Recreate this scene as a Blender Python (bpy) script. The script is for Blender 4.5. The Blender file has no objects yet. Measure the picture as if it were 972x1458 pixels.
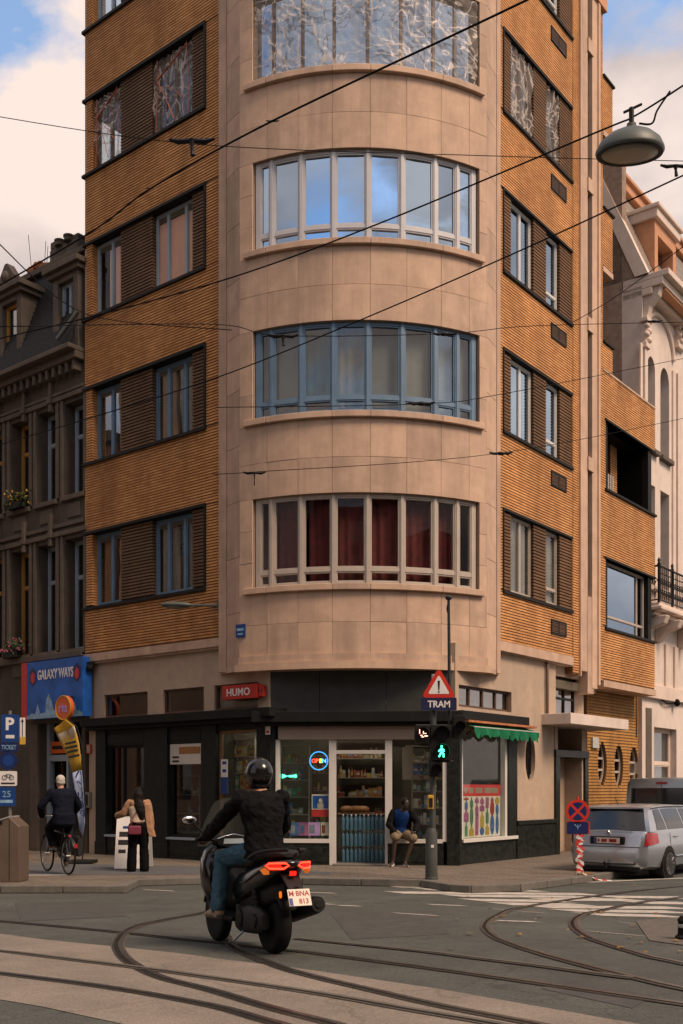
import bpy, bmesh, math, random
from mathutils import Vector, Matrix
random.seed(7)
R = math.radians
SC = bpy.context.scene
COL = SC.collection
# ------------------------------------------------------------------ camera
CAMZ, FPX, HX, HY = 1.735, 1468.0, 486.0, 1122.0       # eye height, focal length and horizon in photo pixels
cam = bpy.data.cameras.new('camera'); CAM = bpy.data.objects.new('camera', cam); COL.objects.link(CAM)
cam.sensor_fit = 'VERTICAL'; cam.sensor_height = 36.0; cam.lens = 36.0*FPX/1458.0
cam.shift_y = (HY-729.0)/1458.0
cam.clip_start = 0.1; cam.clip_end = 3000
CAM.location = (0, 0, CAMZ); CAM.rotation_euler = (R(90), 0, 0)
SC.camera = CAM
# ------------------------------------------------------------------ light
SUN_AZ, SUN_EL = 128.0, 50.0       # compass direction the light comes from (0 = +Y, clockwise) and height
SUN_STRENGTH, SKY_STRENGTH, EXPOSURE = 2.2, 0.14, 0.8
W = bpy.data.worlds.new('World'); SC.world = W; W.use_nodes = True
wt = W.node_tree; wt.nodes.clear()
def wn(t, **k):
    n = wt.nodes.new(t)
    for a, b in k.items(): setattr(n, a, b)
    return n
wo = wn('ShaderNodeOutputWorld'); wb = wn('ShaderNodeBackground'); wb.inputs['Strength'].default_value = SKY_STRENGTH
sky = wn('ShaderNodeTexSky', sky_type='NISHITA', sun_disc=False)
sky.sun_elevation = R(SUN_EL); sky.sun_rotation = R(SUN_AZ); sky.air_density = 1.3; sky.dust_density = 1.5; sky.ozone_density = 1.5
tc = wn('ShaderNodeTexCoord'); sep = wn('ShaderNodeSeparateXYZ'); wt.links.new(tc.outputs['Generated'], sep.inputs[0])
mp = wn('ShaderNodeMapping'); mp.inputs['Scale'].default_value = (1, 1, 1.7); mp.inputs['Location'].default_value = (0.532, -8.333, 0.008)
wt.links.new(tc.outputs['Generated'], mp.inputs['Vector'])
n1 = wn('ShaderNodeTexNoise'); n1.inputs['Scale'].default_value = 2.3; n1.inputs['Detail'].default_value = 9; n1.inputs['Roughness'].default_value = 0.56
n1.inputs['Distortion'].default_value = 0.25
wt.links.new(mp.outputs[0], n1.inputs['Vector'])
r1 = wn('ShaderNodeValToRGB'); r1.color_ramp.elements[0].position = 0.395; r1.color_ramp.elements[1].position = 0.475
wt.links.new(n1.outputs['Fac'], r1.inputs[0])
n2 = wn('ShaderNodeTexNoise'); n2.inputs['Scale'].default_value = 4.6; n2.inputs['Detail'].default_value = 7
wt.links.new(mp.outputs[0], n2.inputs['Vector'])
r2 = wn('ShaderNodeValToRGB')
r2.color_ramp.elements[0].position = 0.37; r2.color_ramp.elements[0].color = (2.1, 1.82, 1.82, 1)
r2.color_ramp.elements[1].position = 0.60; r2.color_ramp.elements[1].color = (4.1, 3.42, 3.08, 1)
wt.links.new(n2.outputs['Fac'], r2.inputs[0])
mx = wn('ShaderNodeMixRGB'); wt.links.new(r1.outputs[0], mx.inputs[0]); wt.links.new(sky.outputs[0], mx.inputs[1]); wt.links.new(r2.outputs[0], mx.inputs[2])
wt.links.new(mx.outputs[0], wb.inputs['Color']); wt.links.new(wb.outputs[0], wo.inputs[0])
sl = bpy.data.lights.new('sun', 'SUN'); sl.energy = SUN_STRENGTH; sl.angle = R(22); sl.color = (1, .74, .54)
SUN = bpy.data.objects.new('sun', sl); COL.objects.link(SUN)
_d = Vector((math.sin(R(SUN_AZ))*math.cos(R(SUN_EL)), math.cos(R(SUN_AZ))*math.cos(R(SUN_EL)), math.sin(R(SUN_EL))))
SUN.rotation_euler = _d.to_track_quat('Z', 'Y').to_euler(); SUN.location = (20, -20, 40)
vs = SC.view_settings; vs.view_transform = 'Standard'; vs.look = 'None'; vs.exposure = EXPOSURE; vs.gamma = 1; vs.use_curve_mapping = False
SC.display_settings.display_device = 'sRGB'
SC.cycles.max_bounces = 6; SC.cycles.transparent_max_bounces = 12; SC.cycles.caustics_reflective = False; SC.cycles.caustics_refractive = False
SC.cycles.sample_clamp_indirect = 4
SC.cycles.use_denoising = True
# ------------------------------------------------------------------ ground profile and pixels
_GP = [(-400, .45), (0, .45), (5.7, .435), (8.7, .342), (10, .262), (14, .135), (18, .05), (21.4, .0), (900, .0)]
def g(y):                                      # the road falls away from the tram tracks towards the house
    for (a, za), (b, zb) in zip(_GP, _GP[1:]):
        if y <= b:
            f = (y-a)/(b-a); return za+(zb-za)*f
    return 0.
def gpx(x, y, dz=0.):                          # photo pixel on the road -> point on the road
    d = 10.
    for _ in range(40): d = 0.5*d+0.5*FPX*(CAMZ-g(d)-dz)/(y-HY)
    return Vector(((x-HX)/FPX*d, d, g(d)+dz))
def pxy(x, y, Y): return Vector(((x-HX)/FPX*Y, Y, CAMZ+(HY-y)/FPX*Y))
def zpx(y, Y): return CAMZ+(HY-y)/FPX*Y
# ------------------------------------------------------------------ mesh builder
OFF = {}
class MB:
    def __init__(s, M=None): s.v = []; s.f = []; s.M = M or Matrix.Identity(4); s.mi = []; s.cur = 0
    def add(s, vs, fs):
        b = len(s.v); s.v += [s.M @ Vector(p) for p in vs]; s.f += [tuple(b+i for i in q) for q in fs]; s.mi += [s.cur]*len(fs); return s
    def box(s, a, b):
        x0, y0, z0 = a; x1, y1, z1 = b
        return s.add([(x0,y0,z0),(x1,y0,z0),(x1,y1,z0),(x0,y1,z0),(x0,y0,z1),(x1,y0,z1),(x1,y1,z1),(x0,y1,z1)],
              [(0,3,2,1),(4,5,6,7),(0,1,5,4),(1,2,6,5),(2,3,7,6),(3,0,4,7)])
    def loft(s, rings, caps=True, close=True):
        n = len(rings[0]); fs = []
        for i in range(len(rings)-1):
            for j in range(n if close else n-1):
                k = (j+1) % n; fs.append((i*n+j, i*n+k, (i+1)*n+k, (i+1)*n+j))
        if caps: fs += [tuple(reversed(range(n))), tuple(range((len(rings)-1)*n, len(rings)*n))]
        return s.add([p for r in rings for p in r], fs)
    def tube(s, pts, r, n=8, caps=True, flat=1., closed=False):
        pts = [Vector(p) for p in pts]; rs = r if isinstance(r, (list, tuple)) else [r]*len(pts)
        rings = []; up = None
        m = len(pts)
        for i, p in enumerate(pts):
            a = pts[(i-1) % m] if (closed or i) else p; b = pts[(i+1) % m] if (closed or i < m-1) else p
            d = (b-a).normalized()
            if up is None: up = Vector((0,0,1)) if abs(d.z) < .9 else Vector((1,0,0))
            x = d.cross(up).normalized(); up = x.cross(d).normalized()
            rings.append([p+x*math.cos(2*math.pi*k/n)*rs[i]+up*math.sin(2*math.pi*k/n)*rs[i]*flat for k in range(n)])
        if closed: rings.append(rings[0]); caps = False
        return s.loft(rings, caps)
    def cyl(s, a, b, r, r2=None, n=16): return s.tube([a, b], [r, r if r2 is None else r2], n)
    def lathe(s, prof, n=24, c=(0,0,0), ax='z'):
        rings = []
        for r, h in prof:
            q = []
            for k in range(n):
                u, w = r*math.cos(2*math.pi*k/n), r*math.sin(2*math.pi*k/n)
                q.append({'z':(c[0]+u,c[1]+w,c[2]+h),'y':(c[0]+u,c[1]+h,c[2]+w),'x':(c[0]+h,c[1]+u,c[2]+w)}[ax])
            rings.append(q)
        return s.loft(rings, True)
    def prism(s, poly, z0, z1):
        n = len(poly)
        return s.add([(x,y,z0) for x,y in poly]+[(x,y,z1) for x,y in poly],
            [tuple(reversed(range(n))), tuple(range(n,2*n))]+[(i,(i+1)%n,n+(i+1)%n,n+i) for i in range(n)])
    def ball(s, c, rx, ry=None, rz=None, n=16, m=10, rot=None):
        ry = rx if ry is None else ry; rz = rx if rz is None else rz
        rings = []
        for i in range(m+1):
            a = -math.pi/2+math.pi*i/m; a = max(min(a, 1.52), -1.52)
            q = [Vector((rx*math.cos(a)*math.cos(2*math.pi*k/n), ry*math.cos(a)*math.sin(2*math.pi*k/n), rz*math.sin(a))) for k in range(n)]
            if rot: q = [rot @ p for p in q]
            rings.append([Vector(c)+p for p in q])
        return s.loft(rings, True)
    def build(s, name, mat, parent=None, smooth=None, kind=None, bevel=0, remesh=0, sm=0, sub=0, label=None, raw=False):
        me = bpy.data.meshes.new(name)
        off = OFF.get(parent.name, Vector()) if (parent is not None and not raw) else Vector()
        me.from_pydata([tuple(p-off) for p in s.v], [], s.f)
        mats = mat if isinstance(mat, (list, tuple)) else [mat]
        for m in mats: me.materials.append(M_[m] if isinstance(m, str) else m)
        if len(mats) > 1: me.polygons.foreach_set('material_index', s.mi)
        bm = bmesh.new(); bm.from_mesh(me); bmesh.ops.recalc_face_normals(bm, faces=bm.faces); bm.to_mesh(me); bm.free()
        if smooth is not None:
            me.polygons.foreach_set('use_smooth', [True]*len(me.polygons))
            if smooth < 180: me.set_sharp_from_angle(angle=R(smooth))
        o = bpy.data.objects.new(name, me); COL.objects.link(o)
        if parent is not None:
            o.parent = parent; OFF[o.name] = off.copy()
        if bevel:
            b = o.modifiers.new('bevel', 'BEVEL'); b.width = bevel; b.segments = 2; b.limit_method = 'ANGLE'; b.angle_limit = R(40)
        if remesh:
            m = o.modifiers.new('remesh', 'REMESH'); m.mode = 'VOXEL'; m.voxel_size = remesh; m.use_smooth_shade = True
        if sm:
            m = o.modifiers.new('smooth', 'SMOOTH'); m.factor = .6; m.iterations = sm
        if sub:
            m = o.modifiers.new('sub', 'SUBSURF'); m.levels = sub; m.render_levels = sub
        if kind: o['kind'] = kind
        if label: o['label'] = label
        return o
def thing(name, label, cat, loc=(0,0,0), rot=(0,0,0), group=None, local=False):
    o = bpy.data.objects.new(name, None); COL.objects.link(o)
    o.empty_display_size = .2; o.location = loc; o.rotation_euler = rot
    o['label'] = label; o['category'] = cat
    if group: o['group'] = group
    OFF[o.name] = Vector() if local else Vector(loc)
    return o
def tag(o, label, cat, group=None):
    o['label'] = label; o['category'] = cat
    if group: o['group'] = group
    return o
def dup(root, loc, rot=None, label=None):
    r = root.copy(); COL.objects.link(r); r.location = loc
    if rot: r.rotation_euler = rot
    if label: r['label'] = label
    OFF[r.name] = Vector()
    for ch in list(root.children):
        c = ch.copy(); COL.objects.link(c); c.parent = r
        for q in list(ch.children):
            d = q.copy(); COL.objects.link(d); d.parent = c
    return r
# ------------------------------------------------------------------ materials
M_ = {}
def mat(name, col, rough=.7, metal=0., var=.18, vscale=3., bump=0., bscale=60., spec=.5, emit=None, es=0., dirt=0., dscale=.8, coat=0., speck=0., tiles=0., run=.45):
    m = bpy.data.materials.new(name); m.use_nodes = True; t = m.node_tree; p = t.nodes['Principled BSDF']
    L = t.links.new
    p.inputs['Roughness'].default_value = rough; p.inputs['Metallic'].default_value = metal
    p.inputs['Specular IOR Level'].default_value = spec; p.inputs['Coat Weight'].default_value = coat
    geo = t.nodes.new('ShaderNodeNewGeometry')
    n = t.nodes.new('ShaderNodeTexNoise'); n.inputs['Scale'].default_value = vscale; n.inputs['Detail'].default_value = 6; n.inputs['Roughness'].default_value = .65
    L(geo.outputs['Position'], n.inputs['Vector'])
    rp = t.nodes.new('ShaderNodeValToRGB'); rp.color_ramp.elements[0].position = .3; rp.color_ramp.elements[1].position = .7
    c = Vector(col[:3])
    rp.color_ramp.elements[0].color = (*(c*(1-var)), 1); rp.color_ramp.elements[1].color = (*(c*(1+var)), 1)
    L(n.outputs['Fac'], rp.inputs[0]); out = rp.outputs[0]
    if dirt:
        n2 = t.nodes.new('ShaderNodeTexNoise'); n2.inputs['Scale'].default_value = dscale; n2.inputs['Detail'].default_value = 10; n2.inputs['Roughness'].default_value = .7
        mp = t.nodes.new('ShaderNodeMapping'); mp.inputs['Scale'].default_value = (1.6, 1.6, run); L(geo.outputs['Position'], mp.inputs[0]); L(mp.outputs[0], n2.inputs['Vector'])
        r2 = t.nodes.new('ShaderNodeValToRGB'); r2.color_ramp.elements[0].position = .42; r2.color_ramp.elements[1].position = .68
        r2.color_ramp.elements[0].color = (0,0,0,1); r2.color_ramp.elements[1].color = (dirt,dirt,dirt,1); L(n2.outputs['Fac'], r2.inputs[0])
        mx = t.nodes.new('ShaderNodeMixRGB'); mx.inputs[2].default_value = (*(c*.42), 1); L(r2.outputs[0], mx.inputs[0]); L(out, mx.inputs[1]); out = mx.outputs[0]
    if speck:
        n3 = t.nodes.new('ShaderNodeTexNoise'); n3.inputs['Scale'].default_value = 55; n3.inputs['Detail'].default_value = 3; n3.inputs['Roughness'].default_value = .8; L(geo.outputs['Position'], n3.inputs['Vector'])
        r3 = t.nodes.new('ShaderNodeValToRGB'); r3.color_ramp.elements[0].position = .3; r3.color_ramp.elements[1].position = .72; r3.color_ramp.elements[0].color = (1-speck,)*3+(1,); r3.color_ramp.elements[1].color = (1+speck,)*3+(1,); L(n3.outputs['Fac'], r3.inputs[0])
        m3 = t.nodes.new('ShaderNodeMixRGB'); m3.blend_type = 'MULTIPLY'; m3.inputs[0].default_value = 1; L(out, m3.inputs[1]); L(r3.outputs[0], m3.inputs[2]); out = m3.outputs[0]
        v = t.nodes.new('ShaderNodeTexVoronoi'); v.feature = 'DISTANCE_TO_EDGE'; v.inputs['Scale'].default_value = .42; v.inputs['Randomness'].default_value = 1
        nv = t.nodes.new('ShaderNodeTexNoise'); nv.inputs['Scale'].default_value = 1.3; nv.inputs['Detail'].default_value = 6; L(geo.outputs['Position'], nv.inputs['Vector'])
        av = t.nodes.new('ShaderNodeMixRGB'); av.blend_type = 'ADD'; av.inputs[0].default_value = .9; L(geo.outputs['Position'], av.inputs[1]); L(nv.outputs['Color'], av.inputs[2]); L(av.outputs[0], v.inputs['Vector'])
        mr = t.nodes.new('ShaderNodeMapRange'); mr.inputs['From Min'].default_value = .002; mr.inputs['From Max'].default_value = .011; mr.inputs['To Min'].default_value = .78; mr.inputs['To Max'].default_value = 1; L(v.outputs['Distance'], mr.inputs['Value'])
        m4 = t.nodes.new('ShaderNodeMixRGB'); m4.blend_type = 'MULTIPLY'; m4.inputs[0].default_value = 1; L(out, m4.inputs[1]); L(mr.outputs[0], m4.inputs[2]); out = m4.outputs[0]
    if tiles:
        bt = t.nodes.new('ShaderNodeTexBrick'); bt.inputs['Scale'].default_value = 1; bt.inputs['Brick Width'].default_value = tiles; bt.inputs['Row Height'].default_value = tiles; bt.inputs['Mortar Size'].default_value = .008; bt.inputs['Color1'].default_value = (1,1,1,1); bt.inputs['Color2'].default_value = (.82,.84,.86,1); bt.inputs['Mortar'].default_value = (.45,.45,.45,1); L(geo.outputs['Position'], bt.inputs['Vector'])
        m5 = t.nodes.new('ShaderNodeMixRGB'); m5.blend_type = 'MULTIPLY'; m5.inputs[0].default_value = 1; L(out, m5.inputs[1]); L(bt.outputs['Color'], m5.inputs[2]); out = m5.outputs[0]
    L(out, p.inputs['Base Color'])
    if bump:
        nb = t.nodes.new('ShaderNodeTexNoise'); nb.inputs['Scale'].default_value = bscale; nb.inputs['Detail'].default_value = 5; L(geo.outputs['Position'], nb.inputs['Vector'])
        b = t.nodes.new('ShaderNodeBump'); b.inputs['Strength'].default_value = bump; b.inputs['Distance'].default_value = .01; L(nb.outputs['Fac'], b.inputs['Height']); L(b.outputs[0], p.inputs['Normal'])
    if emit:
        p.inputs['Emission Color'].default_value = (*emit, 1); p.inputs['Emission Strength'].default_value = es
    M_[name] = m; return m
def brickmat(name, c1, c2, u, w=.24, h=.064, rough=.75):
    m = bpy.data.materials.new(name); m.use_nodes = True; t = m.node_tree; p = t.nodes['Principled BSDF']; L = t.links.new
    p.inputs['Roughness'].default_value = rough; p.inputs['Specular IOR Level'].default_value = .3
    geo = t.nodes.new('ShaderNodeNewGeometry'); dt = t.nodes.new('ShaderNodeVectorMath'); dt.operation = 'DOT_PRODUCT'; dt.inputs[1].default_value = (u[0], u[1], 0)
    sp = t.nodes.new('ShaderNodeSeparateXYZ'); L(geo.outputs['Position'], dt.inputs[0]); L(geo.outputs['Position'], sp.inputs[0])
    cb = t.nodes.new('ShaderNodeCombineXYZ'); L(dt.outputs['Value'], cb.inputs[0]); L(sp.outputs['Z'], cb.inputs[1])
    br = t.nodes.new('ShaderNodeTexBrick'); br.inputs['Scale'].default_value = 1; br.inputs['Brick Width'].default_value = w; br.inputs['Row Height'].default_value = h
    br.inputs['Mortar Size'].default_value = .0035; br.inputs['Mortar Smooth'].default_value = .2
    br.inputs['Color1'].default_value = (*c1, 1); br.inputs['Color2'].default_value = (*c2, 1); br.inputs['Mortar'].default_value = (*(Vector(c1)*.35), 1); br.inputs['Bias'].default_value = -.1
    L(cb.outputs[0], br.inputs['Vector'])
    n = t.nodes.new('ShaderNodeTexNoise'); n.inputs['Scale'].default_value = 1.3; n.inputs['Detail'].default_value = 9; n.inputs['Roughness'].default_value = .72; mpb = t.nodes.new('ShaderNodeMapping'); mpb.inputs['Scale'].default_value = (1,1,.33); L(geo.outputs['Position'], mpb.inputs[0]); L(mpb.outputs[0], n.inputs['Vector'])
    rp = t.nodes.new('ShaderNodeValToRGB'); rp.color_ramp.elements[0].position = .3; rp.color_ramp.elements[0].color = (.58,.57,.56,1); rp.color_ramp.elements[1].position = .7; rp.color_ramp.elements[1].color = (1.12,1.1,1.08,1); L(n.outputs['Fac'], rp.inputs[0])
    mx = t.nodes.new('ShaderNodeMixRGB'); mx.blend_type = 'MULTIPLY'; mx.inputs[0].default_value = 1; L(br.outputs['Color'], mx.inputs[1]); L(rp.outputs[0], mx.inputs[2]); L(mx.outputs[0], p.inputs['Base Color'])
    M_[name] = m; return m
def glassmat(name, tint=(.75,.8,.82), base=.12, rough=.0, ior=1.55, wob=.0, coat=(.95,.95,.95)):
    m = bpy.data.materials.new(name); m.use_nodes = True; t = m.node_tree; t.nodes.clear(); L = t.links.new
    o = t.nodes.new('ShaderNodeOutputMaterial'); tr = t.nodes.new('ShaderNodeBsdfTransparent'); tr.inputs[0].default_value = (*tint, 1)
    gl = t.nodes.new('ShaderNodeBsdfGlossy'); gl.inputs['Roughness'].default_value = rough; gl.inputs['Color'].default_value = (*coat,1)
    fr = t.nodes.new('ShaderNodeFresnel'); fr.inputs['IOR'].default_value = ior
    ad = t.nodes.new('ShaderNodeMath'); ad.operation = 'MULTIPLY_ADD'; ad.inputs[1].default_value = 1-base; ad.inputs[2].default_value = base; ad.use_clamp = True
    L(fr.outputs[0], ad.inputs[0]); g0 = t.nodes.new('ShaderNodeNewGeometry'); iv = t.nodes.new('ShaderNodeMath'); iv.operation = 'SUBTRACT'; iv.inputs[0].default_value = 1; L(g0.outputs['Backfacing'], iv.inputs[1])
    ml = t.nodes.new('ShaderNodeMath'); ml.operation = 'MULTIPLY'; L(ad.outputs[0], ml.inputs[0]); L(iv.outputs[0], ml.inputs[1])
    mx = t.nodes.new('ShaderNodeMixShader'); L(ml.outputs[0], mx.inputs[0]); L(tr.outputs[0], mx.inputs[1]); L(gl.outputs[0], mx.inputs[2]); L(mx.outputs[0], o.inputs[0])
    if wob:
        geo = t.nodes.new('ShaderNodeNewGeometry'); nb = t.nodes.new('ShaderNodeTexNoise'); nb.inputs['Scale'].default_value = .9; nb.inputs['Detail'].default_value = 1; L(geo.outputs['Position'], nb.inputs['Vector'])
        b = t.nodes.new('ShaderNodeBump'); b.inputs['Strength'].default_value = wob; b.inputs['Distance'].default_value = .05; L(nb.outputs['Fac'], b.inputs['Height']); L(b.outputs[0], gl.inputs['Normal'])
    M_[name] = m; return m
# facade directions: the two streets meet at a right angle
UL = Vector((-.785, .6195)).normalized(); UR = Vector((.6195, .785)).normalized()
class Fr:                                       # a vertical facade plane: t along, z up, o outwards
    def __init__(s, O, u, n, M=None): s.O = Vector(O); s.u = Vector(u).normalized(); s.n = Vector(n).normalized()
    def P(s, t, z, o=0.):
        q = s.O+s.u*t+s.n*o; return Vector((q.x, q.y, z))
    def pix(s, x, y=HY, o=0.):
        O = s.O+s.n*o; r = (x-HX)/FPX
        t = (r*O.y-O.x)/(s.u.x-r*s.u.y); Y = O.y+s.u.y*t
        return t, CAMZ+(HY-y)/FPX*Y
    def t(s, x, o=0.): return s.pix(x, HY, o)[0]
    def z(s, x, y, o=0.): return s.pix(x, y, o)[1]
    def box(s, mb, t0, t1, z0, z1, o0, o1):
        mb.add([s.P(t,z,o) for z in (z0,z1) for t,o in ((t0,o0),(t1,o0),(t1,o1),(t0,o1))],
               [(0,3,2,1),(4,5,6,7),(0,1,5,4),(1,2,6,5),(2,3,7,6),(3,0,4,7)]); return mb
    def moved(s, o): return Fr(s.O+s.n*o, s.u, s.n)
FL = Fr((-2.645, 22.45), UL, (-.6195, -.785)); FR_ = Fr((3.457, 22.65), UR, (.785, -.6195))
def rects(t0, t1, z0, z1, holes):               # a wall rectangle minus openings, as rectangles
    zs = sorted({z0, z1, *[max(z0,min(z1,h[i])) for h in holes for i in (2,3)]}); out = []
    for a, b in zip(zs, zs[1:]):
        if b-a < 1e-5: continue
        m = (a+b)/2; cur = t0
        for h in sorted([h for h in holes if h[2] < m < h[3]]):
            if h[0] > cur: out.append((cur, min(h[0],t1), a, b))
            cur = max(cur, h[1])
        if cur < t1: out.append((cur, t1, a, b))
    return out
PITCH = .064
def courses(mb, fr, t0, t1, z0, z1, o, pitch=PITCH, hgt=.045, dep=.02):
    k = math.ceil((z0-.001)/pitch)
    while k*pitch < z1-.01:
        a = k*pitch; b = min(a+hgt, z1)
        fr.box(mb, t0, t1, a, b, o-dep, o); k += 1
    return mb
def wall(fr, t0, t1, z0, z1, holes, mat_brick, mat_back, parent, thick=.3, pitch=PITCH, o=0., name='brick_wall'):
    m = MB()
    for r in rects(t0, t1, z0, z1, holes): fr.box(m, r[0], r[1], r[2], r[3], o-thick, o-.02)
    w = m.build(name, mat_back, parent)
    m = MB()
    for r in rects(t0, t1, z0, z1, holes): courses(m, fr, *r, o, pitch)
    m.build('brick_courses', mat_brick, w, kind='stuff')
    return w
def window(fr, t0, t1, z0, z1, o, mframe, parent, mull=(), trans=(), fw=.06, glass='glass', curtain=None, cfrac=((0,1),), fold=.03, name='window', cdep=.12, depth=.07):
    """a framed window standing in an opening: frame > pane, curtain; mull, trans are fractions"""
    m = MB()
    fr.box(m, t0, t0+fw, z0, z1, o-depth, o); fr.box(m, t1-fw, t1, z0, z1, o-depth, o)
    fr.box(m, t0+fw, t1-fw, z0, z0+fw*1.15, o-depth, o-.002); fr.box(m, t0+fw, t1-fw, z1-fw, z1, o-depth, o-.002)
    W_ = t1-t0; H_ = z1-z0
    xs = [t0+fw]+[v for q in mull for v in (t0+q*W_-fw*.55, t0+q*W_+fw*.55)]+[t1-fw]
    for q in mull: fr.box(m, t0+q*W_-fw*.55, t0+q*W_+fw*.55, z0+fw, z1-fw, o-depth, o-.004)
    zs = [z0+fw*1.15]+[v for q in trans for v in (z0+q*H_-fw*.45, z0+q*H_+fw*.45)]+[z1-fw]
    for q in trans: fr.box(m, t0+fw, t1-fw, z0+q*H_-fw*.45, z0+q*H_+fw*.45, o-depth, o-.007)
    for i in range(0, len(xs), 2):               # sash bead round every light
        for j in range(0, len(zs), 2):
            a, b, c, d = xs[i], xs[i+1], zs[j], zs[j+1]; s = fw*.35
            fr.box(m, a, a+s, c, d, o-depth, o-.02); fr.box(m, b-s, b, c, d, o-depth, o-.02); fr.box(m, a+s, b-s, c, c+s, o-depth, o-.021); fr.box(m, a+s, b-s, d-s, d, o-depth, o-.021)
    w = m.build(name, mframe, parent)
    for i in range(0, len(xs), 2):
        for j in range(0, len(zs), 2):
            p = MB(); gl = random.choice(glass) if isinstance(glass, (list, tuple)) else glass
            fr.box(p, xs[i], xs[i+1], zs[j], zs[j+1], o-.048, o-.04); p.build('pane', gl, w)
    if curtain:
        for a, b in cfrac:
            c = MB(); n = max(6, int((b-a)*W_/.035)); rows = []
            for k in range(n+1):
                tt = t0+fw+(a+(b-a)*k/n)*(W_-2*fw); oo = o-cdep+fold*math.sin(k*1.35+a*9)*(.6+.4*math.sin(k*.37))
                rows.append((tt, oo))
            c.add([fr.P(tt, z, oo) for z in (z0+.03, z1-.03) for tt, oo in rows], [(k, k+1, n+2+k, n+1+k) for k in range(n)])
            c.build('curtain', curtain, w, smooth=180)
    return w
def text(name, s, pos, n, size, mat_, parent, width=None, bold=0., up=(0,0,1), ext=.003, height=None):
    cu = bpy.data.curves.new(name, 'FONT'); cu.body = s; cu.size = 1; cu.extrude = .004; cu.offset = bold; cu.align_x = 'CENTER'; cu.resolution_u = 3
    o = bpy.data.objects.new('tmp', cu); me = bpy.data.meshes.new_from_object(o); bpy.data.objects.remove(o); me.name = name
    co = [v.co.copy() for v in me.vertices]
    x0 = min(c.x for c in co); x1 = max(c.x for c in co); y0 = min(c.y for c in co); y1 = max(c.y for c in co)
    sy = (height or size)/(y1-y0) if height else size; sx = (width/(x1-x0)) if width else sy
    n = Vector(n).normalized(); up = Vector(up); xr = up.cross(n).normalized(); up = n.cross(xr)
    off = OFF.get(parent.name, Vector()) if parent is not None else Vector()
    for v in me.vertices:
        c = v.co; v.co = Vector(pos)-off+xr*((c.x-(x0+x1)/2)*sx)+up*((c.y-(y0+y1)/2)*sy)+n*(c.z/.004*ext)
    me.materials.clear(); me.materials.append(M_[mat_]); me.update()
    ob = bpy.data.objects.new(name, me); COL.objects.link(ob)
    if parent is not None: ob.parent = parent; OFF[ob.name] = off.copy()
    return ob
# ------------------------------------------------------------------ palette
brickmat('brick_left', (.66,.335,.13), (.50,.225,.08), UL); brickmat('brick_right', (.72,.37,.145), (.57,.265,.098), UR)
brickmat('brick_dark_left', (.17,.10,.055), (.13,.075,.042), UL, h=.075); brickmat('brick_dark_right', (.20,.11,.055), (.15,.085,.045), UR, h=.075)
brickmat('brick_yellow', (.55,.29,.085), (.47,.235,.07), UR, h=.085, w=.3)
mat('mortar', (.19,.098,.045), .9, var=.3)
mat('mortar_dark', (.035,.022,.015), .9, var=.3)
mat('stone', (.52,.36,.26), .8, var=.16, vscale=2.2, bump=.15, bscale=45, dirt=.4, dscale=1.1, run=.16)
mat('stone_b', (.48,.335,.245), .8, var=.2, vscale=1.7, bump=.15, bscale=45, dirt=.5, dscale=1.4, run=.14)
mat('stone_c', (.55,.38,.27), .8, var=.14, vscale=2.8, bump=.15, bscale=45, dirt=.34, dscale=1.2, run=.2)
mat('stone_joint', (.27,.19,.135), .9)
mat('render_beige', (.46,.35,.26), .85, var=.1, vscale=4, bump=.12, bscale=30, dirt=.3, dscale=.7)
mat('render_pink', (.68,.58,.51), .85, var=.08, vscale=3, bump=.08, bscale=30, dirt=.3, dscale=.6)
mat('pink_trim', (.66,.54,.46), .8, var=.08, dirt=.22)
mat('steel_dark', (.012,.012,.011), .6, var=.3, spec=.2)
mat('iron', (.012,.012,.013), .5, var=.3, spec=0.25)
mat('frame_grey', (.50,.50,.52), .45, var=.06); mat('frame_blue', (.115,.20,.30), .5, var=.12, dirt=.25, dscale=3)
mat('frame_cream', (.45,.39,.33), .5, var=.08, dirt=.2, dscale=2); mat('frame_white', (.62,.62,.60), .45, var=.06); mat('frame_bluegrey', (.30,.36,.42), .5, var=.1)
mat('frame_brown', (.10,.055,.035), .6, var=.2); mat('frame_ochre', (.42,.22,.05), .6, var=.15)
glassmat('glass', base=.05); glassmat('glass_mirror', tint=(.5,.55,.6), base=.62, wob=.05, coat=(.58,.76,.95)); glassmat('glass_mid', tint=(.6,.65,.68), base=.22, wob=.05); glassmat('glass_low', tint=(.94,.94,.94), base=.0, ior=1.33); glassmat('glass_shop', tint=(.93,.95,.93), base=.04, ior=1.3)
mat('curtain_red', (.095,.014,.013), .9, var=.35, vscale=6); mat('curtain_white', (.62,.58,.52), .9, var=.12, vscale=5); mat('curtain_cream', (.50,.40,.30), .9, var=.15, vscale=5)
mat('curtain_teal', (.14,.24,.24), .9, var=.2); mat('curtain_orange', (.60,.27,.12), .9, var=.2); mat('blind', (.42,.37,.30), .85, var=.1)
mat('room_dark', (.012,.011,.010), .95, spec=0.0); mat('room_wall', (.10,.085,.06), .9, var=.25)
mat('black_paint', (.014,.0165,.015), .5, var=.4, vscale=6, dirt=.2, spec=.22); mat('black_marble', (.014,.017,.0155), .35, var=.8, vscale=9, spec=.28)
mat('fascia', (.03,.031,.027), .6, var=.25, vscale=4); mat('cornice_black', (.008,.0085,.008), .6, var=.35, spec=.2)
mat('shutter_box', (.30,.235,.185), .65, var=.08, dirt=.2, dscale=2); mat('white_alu', (.62,.60,.56), .4, var=.06)
mat('asphalt', (.082,.087,.077), .85, var=.26, vscale=1.1, bump=.7, bscale=150, dirt=.5, dscale=.35, spec=.3, speck=.5)
mat('tram_concrete', (.215,.182,.148), .85, var=.18, vscale=1.4, bump=.5, bscale=120, dirt=.4, dscale=.5, speck=.4)
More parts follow.
